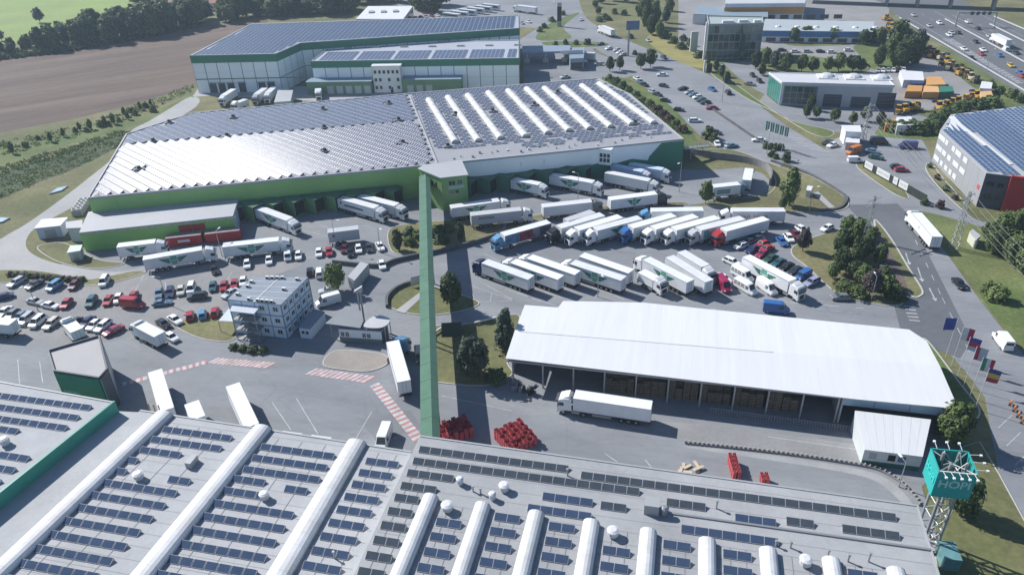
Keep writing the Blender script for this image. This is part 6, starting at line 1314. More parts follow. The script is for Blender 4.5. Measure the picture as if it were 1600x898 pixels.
vivid = [(0, 3.4, 1.25, 3.95, mat('print_slate2', (.08, .09, .12), .5)), (3.4, 5.6, 1.25, 3.95, mat('print_grey', (.2, .2, .22), .5, .4, .8)), (5.6, 9.4, 1.25, 3.95, mat('print_wine', (.24, .035, .06), .5, .5, .9)), (9.4, 13.6, 1.25, 3.95, mat('print_blue', (.1, .2, .34), .5, .5, .7))]
truck((10.06,175.89,-151.7,13.99), 'truck with blue and wine-red printed side, leftmost of the parked row', cab='skyblue', side=vivid, group=rw)
truck((22.07,181.17,-146.3,9.74), 'short grey-roofed trailer standing behind the parked row', cab=None, L=9, name='trailer', cat='trailer', box=M_trlg)
truck((24.28,179.2,-150.7,14), 'white trailer with a black cab in the parked row', cab='black', group=rw)
truck((28.78,177.62,-151.2,15.06), 'white truck with blue side stripe next to the black cab', group=rw, side=[(10.4, 12.6, 1.3, 3.4, mat('print_sky', (.25, .4, .52), .5))])
truck((33.71,176.48,-154.5,13.31), 'white truck with green emblem, left of the blue cab in the parked row', emb=1.0, group=rw)
truck((42.62,177.35,-153.1,13.62), 'white trailer with a deep blue cab in the parked row', cab='blue', group=rw)
truck((48.09,176.4,-152.6,13.74), 'plain white truck right of the deep blue cab', group=rw)
truck((53.37,175.08,-154.9,13.42), 'plain white truck, second to the right of the deep blue cab', group=rw)
truck((59.62,174.16,-156.9,13.34), 'white truck with teal side patch left of the red cab', group=rw, cab='silver', side=[(11.2, 12.8, 1.4, 3.6, mat('print_teal', (.12, .3, .32), .5))])
truck((65.48,173.42,-155.4,13.41), 'white trailer with a bright red cab at the end of the parked row', cab='red', group=rw)
truck((50.93,180.23,177.9,14.1), 'white trailer with a blue cab behind the parked row', cab='skyblue')
truck((71.69,178,175.3,14.33), 'white trailer with dark red lettering behind the red cab', text=('DOLD  TALLER', 1.15, M_textr, 5.4, 2.2))
truck((4.37,147.17,141.0,13.51), 'white trailer with green emblem and navy cab, leftmost of the lower row', cab='navy', emb=1.05, group=rw)
truck((11.02,146.71,140.5,13.51), 'white truck with green emblem, second from the left in the lower row', emb=1.05, group=rw)
truck((14.99,148.59,140.8,13.43), 'plain white truck, third from the left in the lower row', group=rw)
truck((24.98,145.34,141.5,13.51), 'white truck with green emblem in the middle of the lower row', emb=1.1, group=rw)
truck((27.11,148.42,139.3,13.63), 'white trailer without cab in the middle of the lower row', cab=None, name='trailer', cat='trailer', group=rw)
truck((39.43,143.17,125.2,12.79), 'white truck with bright green emblem beside the small box truck', emb=1.1, group=rw)
truck((43.51,142.92,118.0,13.66), 'white trailer standing right of the bright emblem truck', cab=None, name='trailer', cat='trailer', group=rw)
truck((40.33,157.21,-61.6,8.59), 'short white box truck facing the minibuses', L=8.4, rigid=True, name='box_truck')
truck((54.71,153.82,-59.4,13.59), 'white truck with bright green emblem facing the grey hatchback', emb=1.15)
truck((102.47,160,84.0,14.05), 'white truck driving up the main road', text=('logis', .7, M_trimg, 6, 2.6))
truck((23.48,101.48,163.8,13.61), 'plain white truck driving past the open shed')
truck((-20.46,110.73,105.5,13.36), 'white trailer with turning blue cab at the gatehouse', cab='skyblue', cabyaw=-42)
truck((-61.86,104.84,119.4,13.57), 'white trailer at the near dock beside the five-sided green building', cab=None, name='trailer', cat='trailer')
truck((-45.36,99.74,120.0,13.27), 'white trailer at the near dock, right of the small white box', cab=None, name='trailer', cat='trailer')
truck((-55.88,103.11,120.7,5.06), 'small white box body standing at the near dock', cab=None, L=5.2, name='trailer', cat='trailer', H=3.3)
truck((-72.8,129.82,144.1,7.09), 'white box truck driving out of the left car park', L=7.0, rigid=True, name='box_truck', H=3.6)
truck((-106.74,136.58,169.1,7.86), 'white box truck cut by the left edge of the picture', L=7.4, rigid=True, name='box_truck', H=3.6)
truck((-91.51,133.05,135.1,4.44), 'small white box truck behind the five-sided green building', L=4.6, rigid=True, name='box_truck', H=3.2)
truck((29.72,149.95,-54.2,4.21), 'small white box truck squeezed beside the bright emblem trailer', L=4.8, rigid=True, name='box_truck', H=3.2)
truck((56.97,194.9,9.6,5.22), 'white truck with dark side print behind the yard tree', L=8, rigid=True, cab='steel', side=[(1, 5, 1.8, 3.2, mat('print_leaf', (.2, .3, .28), .5))])
truck((67.62,198.35,69.7,9.03), 'white trailer seen from behind at the curved yard wall', L=9, rigid=True)
truck((230.39,348.45,83.8,17.24), 'white truck on the highway', L=13)
truck((56.3,398.19,110.4,14.26), 'white truck on the road near the junction', L=12)
truck((41.84,351.37,161.3,6.6), 'grey truck behind the station shop', L=11, box=M_trlg)
truck((-112.23,312.05,-98.9,9.97), 'white truck at the left docks of the back warehouse', L=9.5, rigid=True)
truck((-99.28,311.87,-97.3,7.77), 'white truck with grey cab at the docks of the back warehouse', L=9, rigid=True, cab='silver')
truck((-95.72,313.8,-93.2,9.23), 'white truck beside the grey container at the back warehouse', L=9, rigid=True)
truck((-103.72,299.33,-117.7,4.57), 'small white truck on the apron of the back warehouse', L=5, rigid=True, H=3.2, name='box_truck')
truck((20.01,465.38,139.0,15.68), 'white tanker-like truck at the top of the picture', L=14)
truck((-77.27,311.28,-78.5,7.69), 'white truck backed into the green dock row', L=5, rigid=True, H=3.2, name='box_truck')
# grey container by the back warehouse, and the office trailer in the car park
for (P, z, lab, mm) in (([(-90.56,292.17),(-84.27,293.13),(-86.84,308.49),(-93.34,309.28)], 3.6, 'pale grey-green container beside the back warehouse docks', mat('container_greygreen', (.33, .4, .4), .6)), ([(-38.03,152.37),(-36.09,150.46),(-33.99,158.24),(-36.15,159.36)], 3.0, 'long grey site container between the tree and the retaining wall', mat('container_grey', (.42, .44, .46), .6))):
    c_ = thing('container', lab, 'container'); walls(c_, P, .2, z - .1, mm); roof(c_, P, z, M_roofl, .1)
    W = Wall(P[1], P[2])
    for k in range(9): mb = MB(); W.box(mb, W.L * (k + .3) / 9, W.L * (k + .55) / 9, .3, z - .25, .003, .06); mb.build('rib', mm, c_)
for k in range(6):     # coaches lined up in the depot
    x, y = Vector((-29.81,460.99)).lerp(Vector((-6.66,484.14)), k / 5); cb = thing('coach', 'white coach, %s from the left in the depot line' % ORD[k], 'coach', (x, y, .03), 2.5, 'coaches in the depot')
    mb = MB(); mb.box((0, 0, .5), (12, 2.5, 2.8)); mb.build('body', M_white, cb); mb = MB(); mb.box((0, 0, 1.7), (11.6, 2.56, 1.0)); mb.build('window_band', M_glass, cb)
    for xx in (-3.6, 4): 
        for s in (-1, 1): link('wheel', WH['truck'], cb, (xx, s * 1.1, .5))

# ------------------------------------------------------------------ trees and shrubs
F_dark = foliage('leaves_dark', (.044, .074, .03), (.112, .162, .06)); F_mid = foliage('leaves_mid', (.07, .112, .036), (.165, .22, .076))
F_light = foliage('leaves_light', (.085, .13, .036), (.19, .23, .08)); F_purple = foliage('leaves_purple', (.05, .042, .044), (.115, .092, .088)); F_blue = foliage('leaves_bluish', (.045, .072, .05), (.11, .15, .095))
F_wine = foliage('leaves_wine', (.07, .035, .036), (.14, .075, .07))
rg = np.random.default_rng(11)
def leaf_cloud(n, shape, leaf=.3, clumps=26, seed=0):
    """leaf-sized faces gathered in clumps over a unit-height crown (z 0..1, radius 1 scaled by shape)"""
    r = np.random.default_rng(seed); cen = []
    while len(cen) < clumps:
        z = r.uniform(0, 1); a = r.uniform(0, 2 * PI); rad = shape(z) * math.sqrt(r.uniform(.15, 1)); cen.append((rad * math.cos(a), rad * math.sin(a), z))
    nl = 9; lob = []
    for i in range(nl): z = (i + .5) / nl; a = i * 2.4 + r.uniform(-.5, .5); rad = shape(z) * r.uniform(.3, .62); lob.append((rad * math.cos(a), rad * math.sin(a), z * .86 + .07, r.uniform(.28, .46) * (.55 + .45 * shape(z))))
    cen = []
    for i in range(clumps):
        L_ = lob[i % nl]; d0 = r.normal(size=3); d0 /= np.linalg.norm(d0); d0[2] = d0[2] * .75 + .1; cen.append((L_[0] + d0[0] * L_[3], L_[1] + d0[1] * L_[3], min(1, max(.02, L_[2] + d0[2] * L_[3] * .6))))
    cen = np.array(cen); k = r.integers(0, clumps, n); cs = r.uniform(.1, .19, clumps)
    d = r.normal(size=(n, 3)); d /= np.linalg.norm(d, axis=1)[:, None]; d *= (r.uniform(.3, 1, n) ** .5 * cs[k])[:, None]
    p = cen[k] + d; m = r.uniform(size=n) < .22            # the rest fills the shell between the clumps
    zz = r.uniform(0.03, .99, n); aa = r.uniform(0, 2 * PI, n); rr = np.array([shape(z) for z in zz]) * r.uniform(.2, .82, n) ** .6
    q = np.stack([rr * np.cos(aa), rr * np.sin(aa), zz], 1); p[m] = q[m]; o = p - np.array([0, 0, .4]); p[:, 2] = np.clip(p[:, 2], -.03, 1.05)
    d = np.where(m[:, None], o, d * 3 + o * .6); nrm = d / np.linalg.norm(d, axis=1)[:, None] * 1.1 + r.normal(size=(n, 3)) * .45 + np.array([0, 0, .3]); nrm /= np.linalg.norm(nrm, axis=1)[:, None]
    t = np.cross(nrm, r.normal(size=(n, 3))); t /= np.linalg.norm(t, axis=1)[:, None]; b = np.cross(nrm, t)
    return p, t, b, r.uniform(.6, 1.25, n)
def crown_mesh(name, H, R, n, leaf, shape, seed, clumps=26, z0=0):
    p, t, b, s = leaf_cloud(n, shape, leaf, clumps, seed); p = p * np.array([R, R, H]) + np.array([0, 0, z0]); s = (s * leaf / 2)[:, None]
    v = np.stack([p - t * s - b * s * .6, p + t * s - b * s * .6, p + t * s * .7 + b * s, p - t * s * .7 + b * s], 1).reshape(-1, 3)
    me = bpy.data.meshes.new(name); me.from_pydata(v.tolist(), [], np.arange(4 * n).reshape(n, 4).tolist()); me.materials.append(F_mid); me.update(); return me
ROUND = lambda z: math.sqrt(max(0, 1 - (2 * z - .9) ** 2 / 1.25)) * .95
OVAL = lambda z: (math.sin(PI * min(1, max(0, .1 + z * .88))) ** .8) * .95
CONE = lambda z: max(.06, (1 - z) ** .85) * (.75 if z < .06 else 1)
DOME = lambda z: math.sqrt(max(0.02, 1 - z ** 2))
def trunk_mesh(H, r0, zc, R, seed):
    r = random.Random(seed); mb = MB(); x = y = 0; z = 0; pr_ = r0; pts = [(0, 0, 0, r0)]
    for k in range(1, 5): x += r.uniform(-.03, .03) * H; y += r.uniform(-.03, .03) * H; pts.append((x, y, H * .8 * k / 4, r0 * (1 - .2 * k)))
    for a, b in zip(pts[:-1], pts[1:]): mb.cyl(a[:3], b[:3], a[3], b[3], 7)
    for k in range(7):
        i = r.choice((1, 2, 3)); a = pts[i]; t = r.uniform(0, 2 * PI); l = R * r.uniform(.5, .85); mb.cyl(a[:3], (a[0] + l * math.cos(t), a[1] + l * math.sin(t), a[2] + H * r.uniform(.12, .3)), a[3] * .5, .03, 5)
    return mb.mesh('trunk', (M_bark,))
TP = {}
def tree_protos(kind):
    if kind in TP: return TP[kind]
    out = []
    for v in range(3):
        sd = v * 7 + len(TP) * 31
        if kind == 'round': out.append((crown_mesh('crown', 6.2, 3.4, 4200, .44, ROUND, sd, 64, 1.6), trunk_mesh(8, .2, 1.6, 3.4, sd)))
        if kind == 'tall': out.append((crown_mesh('crown', 7.2, 2.5, 3600, .4, OVAL, sd, 56, 1.0), trunk_mesh(8, .18, 1, 2.2, sd)))
        if kind == 'cone': out.append((crown_mesh('crown', 7.6, 2.1, 3400, .38, CONE, sd, 60, .4), trunk_mesh(8, .16, .4, 1.2, sd)))
        if kind == 'bush': out.append((crown_mesh('crown', 1.9, 1.5, 1600, .24, DOME, sd, 34, .02), trunk_mesh(1.6, .06, .1, 1, sd)))
        if kind == 'big': out.append((crown_mesh('crown', 7.0, 4.2, 5000, .5, ROUND, sd, 80, 1.0), trunk_mesh(8, .24, 1.4, 4, sd)))
    TP[kind] = out; return out
TN = dict(round='leafy_tree', tall='leafy_tree', cone='conifer_tree', bush='shrub', big='leafy_tree')
NOMH = dict(round=8.2, tall=8.2, cone=8.0, bush=1.95, big=8.0)
tcount = 0
def tree(kind, xy, h, wd, fol, label, group=None):
    """h: height in metres, wd: width factor"""
    global tcount
    tcount += 1; pr_ = tree_protos(kind); cm, tm = pr_[tcount % len(pr_)]; s = h / NOMH[kind]; rz = (tcount * 2.39) % (2 * PI)
    t = thing(TN[kind], label, 'shrub' if kind == 'bush' else 'tree', (xy[0], xy[1], .05), rz, group); t.scale = (s * wd, s * wd, s)
    c = link('crown', cm, t); c.material_slots[0].link = 'OBJECT'; c.material_slots[0].material = fol; link('trunk', tm, t); return t
tree('round', (-40.73,150.92), 7.2, 1.0, F_light, 'round bright green tree beside the grey site container')
tree('tall', (-28.65,170.42), 5.6, 1.05, F_dark, 'small dark tree left of the covered bridge')
tree('round', (-13.49,141.62), 9.2, .78, F_dark, 'tall dark tree on the island right of the bridge')
tree('tall', (-12.83,174.22), 5.2, .8, F_dark, 'slim dark tree in front of the lettered truck')
tree('cone', (-1.74,124.81), 9.5, 1.25, F_blue, 'pointed dark tree at the left end of the white shed')
tree('big', (-7.76,116.66), 8.6, .85, F_blue, 'broad bluish tree between bridge and white shed')
tree('bush', (-3.68,115.02), 2.6, 1.2, F_dark, 'dark shrub at the shed corner below the broad bluish tree')
tree('round', (71.52,162.31), 6.2, .78, F_purple, 'small purple-leaved tree on the right lawn edge')
tree('round', (79.74,160.04), 7.0, .85, F_dark, 'dark tree at the left of the clump on the right lawn')
tree('round', (82.16,155.35), 7.2, .8, F_dark, 'dark tree in the middle of the clump on the right lawn')
tree('round', (76.14,150.85), 7.0, .85, F_dark, 'dark tree in front of the clump on the right lawn')
tree('round', (86.09,153.2), 6.2, .75, F_dark, 'dark tree near the mulch strip on the right lawn')
tree('round', (78.76,140.92), 6.6, .9, F_purple, 'brownish dark tree at the lower tip of the right lawn')
tree('bush', (83.52,143.37), 3.6, 1.1, F_mid, 'loose green shrub beside the brownish dark tree')
tree('big', (88.42,169.73), 4.4, 1.15, F_mid, 'low wide green tree at the top of the right lawn')
tree('big', (86.12,172.1), 4.2, 1.0, F_mid, 'low green tree left of the wide one on the right lawn')
for i, (p, h, wd, f) in enumerate((((82.64,161.82), 6, .9, F_mid), ((85.24,158.33), 6.2, .9, F_dark), ((77.81,148.35), 5.2, 1.0, F_dark), ((78.92,145.38), 5.4, 1.0, F_mid), ((83.41,145.07), 5, .95, F_dark), ((73.51,148.65), 4, 1.0, F_mid), ((89.78,166.07), 4.2, 1.1, F_mid), ((83.77,139.51), 3.2, 1.1, F_dark), ((73.99,143.17), 2.4, 1.6, F_mid), ((76,141.11), 2.4, 1.6, F_mid))):
    tree('round' if h > 3.5 else 'bush', p, h, wd, f, '%s filling the clump on the right lawn, %s of ten' % ('tree' if h > 3.5 else 'low shrub', ORD[i]), 'clump on the right lawn')
tree('tall', (76.86,188.65), 10.5, .95, F_mid, 'tall loose tree on the grass corner by the main road')
tree('round', (74.08,185.54), 5.0, .6, F_dark, 'dark low tree at the foot of the tall loose tree')
tree('round', (54.86,191.77), 6.8, .8, F_mid, 'green tree beside the printed truck in the yard')
tree('big', (72.27,94.2), 7.8, .82, F_mid, 'dense green tree behind the turquoise sign')
tree('big', (66.08,79.08), 7.2, .78, F_dark, 'dark tree below the turquoise sign')
for i, (p, h, wd, f) in enumerate((((104.84,137.57), 3.4, 1.1, F_light), ((105.28,141.06), 2.2, 1.2, F_light), ((123.09,165.64), 7, 1.15, F_mid), ((116.49,157.99), 6.6, 1.1, F_mid), ((118.23,153.38), 7, 1.15, F_mid), ((128.79,166.62), 7.4, 1.1, F_mid), ((117.58,147.35), 6.6, 1.1, F_mid), ((118.51,164.59), 4.6, 1.1, F_mid), ((125.88,156), 6.5, 1, F_mid))):
    tree('bush' if i < 2 else 'big', p, h, wd, f, ('pale green leafy shrub, %s on the right verge' % ('larger', 'smaller')[i]) if i < 2 else 'green roadside tree, %s from the left in the clump at the right edge' % ORD[i - 2], 'roadside trees at the right edge' if i > 1 else None)
def tree_row(place, kind, items, group, fols, noun='tree'):
    for i, (p, h, wd) in enumerate(items):
        tree(kind, p, h, wd * (1.0 if kind in ('bush', 'big') else 1.3) * (.85 + .3 * ((i * 7) % 5) / 5), fols[i % len(fols)], '%s %s, %s from left %s' % ({id(F_dark): 'dark green', id(F_mid): 'green', id(F_light): 'light green', id(F_blue): 'bluish green', id(F_purple): 'purple', id(F_wine): 'wine-red'}[id(fols[i % len(fols)])], noun, ORD[i] if i < 14 else ordw(i + 1), place), group)
tree_row('behind the filling station', 'round', [((46.45,333.67), 6.5, .75), ((50.91,335.24), 6.3, .72), ((60.41,336.16), 7, .72), ((65.15,338.83), 8, .8)], 'trees by the station', [F_dark])
tree_row('between service hall and blue hall', 'round', [((115.26,334.28), 8, .8), ((117.4,328.55), 8, .75), ((120.33,323.92), 8, .8), ((126.83,322.02), 7.5, .8), ((131.18,320.41), 6.5, .8), ((137.52,320.61), 6.5, .85), ((142.32,321.02), 8, .85), ((148.02,320.27), 7, .9), ((150.97,318.84), 5.5, .9)], 'trees behind the service hall', [F_dark, F_blue, F_dark, F_mid, F_dark, F_mid, F_mid])
tree_row('in front of the blue hall', 'round', [((141.85,375.96), 7, 1.1), ((148.12,377.76), 7, 1.1), ((159.91,373.23), 6.5, 1), ((163.65,374.03), 5.5, .9), ((171.57,366.12), 7, .9), ((177.17,370.62), 6.5, .9), ((180.13,367.49), 7.5, .9)], 'trees at the blue hall', [F_mid, F_mid, F_mid, F_dark, F_dark, F_blue])
tree_row('in the grove beside the machine yard', 'big', [((161.82,326.9), 9, .7), ((170.11,332.35), 12, .75), ((181.02,351.95), 13, .8), ((172.73,326.5), 12, .8), ((176.34,327.1), 11, .8), ((185.55,341.65), 11, .8), ((169.51,323.72), 10, .8)], 'grove beside the machine yard', [F_dark, F_mid, F_mid, F_dark, F_dark, F_blue, F_dark])
tree_row('along the glass office lane', 'tall', [((91.55,327.72), 5, 1), ((91.92,319.39), 5, 1), ((91.52,309.58), 4.6, 1), ((109.36,329.62), 8, .9), ((108.99,319.21), 5, 1), ((90.87,338.7), 3.6, 1.2)], 'trees by the glass office', [F_dark, F_dark, F_dark, F_blue])
tree_row('beside the yellow verge', 'bush', [((82.57,393.48), 4, 1.2), ((84.15,381.92), 3.2, 1.3), ((85.65,370.95), 3, 1.4), ((90.98,375.46), 3.4, 1.2), ((90.11,352.73), 3, 1.4), ((90.23,386.58), 3, 1.3)], 'shrubs by the yellow verge', [F_mid, F_mid, F_dark], 'shrub')
tree_row('north of the yellow verge', 'big', [((76.87,417.31), 13, .6), ((81.72,421.39), 13, .6), ((76.86,401.76), 10, .6), ((79.4,393.97), 8, .7), ((84.9,459.86), 10, .7), ((56.2,461.1), 4, 1.2), ((56.55,480.86), 4, 1.2), ((58.08,445.95), 3, 1.2)], 'trees by the upper junction', [F_dark, F_mid])
tree_row('in front of the service hall', 'round', [((107.67,261.72), 5, .8), ((110.98,261.36), 4.2, .8), ((115.56,256.56), 5, .8), ((120.75,253.21), 4.6, .8), ((126.43,256.09), 5.5, .7), ((129.43,251.59), 5, .8), ((112.35,270.94), 6, .6)], 'trees at the service hall', [F_dark, F_mid, F_dark])
tree_row('on the planted slope right of the main warehouse', 'bush', [((44.33,319.45), 2.6, 1.3), ((46.61,314.25), 2.6, 1.3), ((48.04,305.54), 3.4, 1.0), ((49.68,300.78), 2.6, 1.3), ((51.5,294.37), 2.4, 1.4), ((53.12,287.36), 2.2, 1.5), ((54.72,282.25), 2.4, 1.5), ((56.32,274.93), 2.4, 1.5), ((57.67,269.44), 2.4, 1.5), ((58.83,263.42), 2.4, 1.5), ((59.95,257.62), 2.4, 1.6), ((61.04,252.04), 2.4, 1.4), ((68.6,244.69), 4, .9), ((69.17,240.83), 3, .9)], 'shrubs on the planted slope', [F_mid, F_mid, F_dark, F_mid, F_mid, F_mid, F_mid, F_wine, F_wine, F_wine, F_mid, F_wine, F_mid, F_mid], 'shrub')
tree_row('in the bed under the green banners', 'bush', [((84.2,233.22), 2, 1), ((85.64,232.48), 2, 1), ((87.08,231.75), 2, 1), ((88.69,231.59), 2, 1), ((83.73,225.72), 2, 1), ((87.02,221.51), 3, .9), ((84.59,223.95), 1.6, 1)], 'shrubs under the banners', [F_dark], 'shrub')
tree_row('along the low wall near the docks', 'bush', [((-26.53,178.59), 2.4, 1.5), ((-23.84,176.89), 2.4, 1.5), ((-19.11,178.77), 2.4, 1.5), ((-16.47,180.08), 2.4, 1.5), ((-17.81,174.23), 2.2, 1.5), ((-26.01,173.41), 2.2, 1.5), ((14.73,187.91), 2.6, .9), ((18.3,188.45), 1.8, 1.2), ((32.08,192.38), 1.7, 1.6), ((35.22,192.98), 1.7, 1.6), ((38.56,193.57), 1.8, 1.6), ((41.29,193.78), 1.8, 1.5)], 'shrubs along the low wall', [F_dark, F_mid], 'shrub')
tree_row('in the hedge above the left car park', 'bush', [((-123.49,163.9), 1.2, 1.5)] + [(p, 1.15, 1.6) for p in ((-121.91,163.63), (-120.18,163.35), (-118.37,162.91), (-116.4,162.45), (-114.6,162.01), (-112.81,161.57), (-111.02,161.14), (-109.24,160.7), (-107.55,160.43), (-105.86,160.16), (-104.26,160.05))], 'hedge above the left car park', [F_purple, F_dark], 'shrub')
tree_row('behind the grey hall', 'bush', [((131.27,245.35), 3.4, 1.6), ((134.1,244.39), 3.6, 1.6), ((137.2,244.07), 3.8, 1.6), ((139.69,242.51), 3.8, 1.6), ((143.38,243.42), 4, 1.5), ((148.33,250.26), 4, 1.5), ((154.44,256.59), 4, 1.5), ((163.06,262.2), 4, 1.5), ((170.82,265.84), 4, 1.5), ((176.66,266.71), 4, 1.6), ((129.75,246.83), 3.2, 1.4)], 'thicket behind the grey hall', [F_mid, F_dark, F_dark], 'thicket shrub')
tree_row('on the strip before the grey hall', 'bush', [((127.38,212.37), 1.6, 1), ((125.25,203.52), 1.6, 1), ((123.6,195.21), 1.5, 1), ((122.92,189.06), 1.6, 1), ((113.17,186.47), 1.8, 1), ((116.18,184.13), 2.2, 1)], 'shrubs at the grey hall', [F_dark, F_wine], 'shrub')
tree_row('by the container office', 'bush', [((-57.91,128.84), 1.2, 1.6), ((-55.89,128.26), 1.2, 1.6), ((-53.74,127.68), 1.2, 1.6), ((-51.41,127.32), 1.2, 1.6)], 'shrubs by the container office', [F_dark], 'shrub')
# the wood between field and meadow: single trees, big ones in front
random.seed(21)
wood = []
pts = [(0, 84), (20, 82), (45, 80), (66, 78), (90, 74), (112, 74), (135, 70), (158, 68), (180, 66), (203, 63), (226, 60), (248, 55), (270, 52), (290, 48), (304, 44)]
WD = [Vector(p) for p in [(-261.54,402.17),(-255.23,403.99),(-249.31,407.27),(-244.03,410.7),(-236.79,412.49),(-231.75,417.5),(-225.47,420.98),(-219.1,424.51),(-213.01,428.14),(-206.45,431.78),(-200.47,437.16),(-195.42,444.47),(-189.54,450.21),(-185.9,456.46)]]
for i, p in enumerate(WD):
    for j in range(3):
        q = p + Vector((random.uniform(-4, 4), 5 + j * 9 + random.uniform(-3, 3))); h = random.uniform(12, 16.5) * (.45 if i < 3 else .75 if i < 6 else 1)
        wood.append((q, h))
for i, (q, h) in enumerate(wood):
    tree('big', q, h, random.uniform(.78, .98), random.choice((F_dark, F_dark, F_blue, F_mid)), 'broadleaf tree in the %s row of the wood, %s from left' % (('front', 'middle', 'back')[i % 3], ordw(i // 3 + 1)), 'wood between field and meadow')
tree('round', (-288.13,493.35), 9, .95, F_blue, 'lone round tree standing in the bright meadow')
tree('round', (-283.95,443.58), 6, 1, F_blue, 'low tree at the left edge in front of the meadow')
WT = [Vector(p) for p in [(-249.06,546),(-243.67,554.52),(-232.15,547.57),(-220.88,540.77),(-167.68,476.92),(-166.45,488.26),(-168.17,508.97),(-158.9,490.91),(-159.85,516.06),(-149.9,497.4),(-140.42,491.69),(-133.95,494.59),(-127.41,497.53),(-119.88,496.19),(-113.69,503.42),(-105.77,493.69),(-99.76,505.15),(-94,499.87),(-86.27,524.81),(-78.22,527.92),(-68.15,521.39),(-58.54,521.87),(-51.55,513.75),(-45.84,503.89),(-167.77,526.36),(-183.29,538.42),(-147.05,531.63),(-134.75,533.96),(-122.36,536.31),(-108.99,533.77),(-172.42,545.84)]]
for i, q in enumerate(WT):
    tree('big', q, random.uniform(10, 15), random.uniform(.85, 1.15), random.choice((F_dark, F_mid, F_blue, F_dark)), 'broadleaf tree in the belt behind the back warehouse, %s along it' % ordw(i + 1), 'tree belt behind the back warehouse')
# young trees and tall weeds on the slope by the ditch
VL = [Vector(p) for p in [(-171.27,267.85),(-162.84,269.76),(-161.26,275.29),(-160.22,276.63),(-156.72,274.81),(-156.63,277.72),(-153.98,280.4),(-152.9,281.79),(-151.97,282.45),(-150.26,283.02),(-149.59,286.02),(-146.99,288.07),(-146.27,293.58),(-146.96,300.26),(-146.23,303.58),(-145.12,306.04),(-149.56,297.22),(-150.06,292.38),(-140.54,297.03),(-164.86,264.47),(-171.63,259.83),(-172.72,253.53)]]
for i, q in enumerate(VL):
    tree('tall' if i % 2 else 'bush', q, random.uniform(2.2, 4.2) if i % 2 else random.uniform(1.4, 2.4), 1.0, random.choice((F_mid, F_dark, F_mid)), 'young %s on the slope below the field, %s along the slope' % (('shrub', 'tree')[i % 2], ordw(i + 1)), 'young trees on the slope')

# rough growth nobody could count: tall weeds in the ditch, on the slope and under the wood
def weeds(name, label, regions, fol, seed):
    r = np.random.default_rng(seed); V = []; n = 0
    for (P, cnt, h, lf) in regions:
        xs = [q[0] for q in P]; ys = [q[1] for q in P]; k = 0
        while k < cnt:
            x, y = r.uniform(min(xs), max(xs)), r.uniform(min(ys), max(ys))
            if not inside((x, y), P): continue
            k += 1; m = 9; cx_ = x + r.normal(size=m) * .5; cy_ = y + r.normal(size=m) * .5; hh = h * r.uniform(.5, 1.2)
            for i in range(m):
                t = r.normal(size=3); t /= np.linalg.norm(t); b = r.normal(size=3); b -= t * b.dot(t); b /= np.linalg.norm(b); c = np.array([cx_[i], cy_[i], r.uniform(.05, hh)]); s = lf * r.uniform(.6, 1.3) / 2
                V += [c - t * s - b * s, c + t * s - b * s, c + t * s + b * s, c - t * s + b * s]; n += 1
    me = bpy.data.meshes.new(name); me.from_pydata([tuple(v) for v in V], [], [(4 * i, 4 * i + 1, 4 * i + 2, 4 * i + 3) for i in range(n)]); me.materials.append(fol); tag(link(name, me), label, None, None, 'stuff')
weeds('ditch_weeds', 'rough dark weeds in the ditch beside the access road', [([(-153.93,212.53),(-149.12,225.55),(-142.65,237.5),(-135.81,261.54),(-135.28,266.93),(-141.94,273.27),(-151.8,256.57),(-161.82,241.6),(-166.15,234.06)], 300, .45, .35)], F_mid, 1)
weeds('slope_weeds', 'rough green weeds on the slope below the field', [([(-184.53,266.46),(-163.73,281.44),(-148.61,310.85),(-138.93,336.47),(-134.72,325.96),(-141.56,299.65),(-156.11,270.47),(-175.58,250.69)], 220, .7, .4), ([(-169.52,240),(-153.77,260.68),(-143.84,274.91),(-141.31,271.77),(-151.15,255.22),(-165.16,232.33)], 200, .6, .4)], F_mid, 2)
weeds('wood_edge_weeds', 'dark undergrowth along the edge of the wood', [([(-265.64,392.19),(-233.76,406.43),(-206.19,428.65),(-179.92,460.73),(-181.87,466.4),(-209,435.3),(-238.34,415.57),(-274.17,406.67)], 700, 2.2, .9)], F_dark, 3)
weeds('bank_shrubs', 'rough shrubs on the planted bank right of the main warehouse', [([(42.7,321.66),(50.11,307.15),(57.68,277.12),(62.49,252.56),(60.21,248.14),(54.24,271.33),(47.27,296.62)], 450, 1.2, .45)], F_mid, 4)

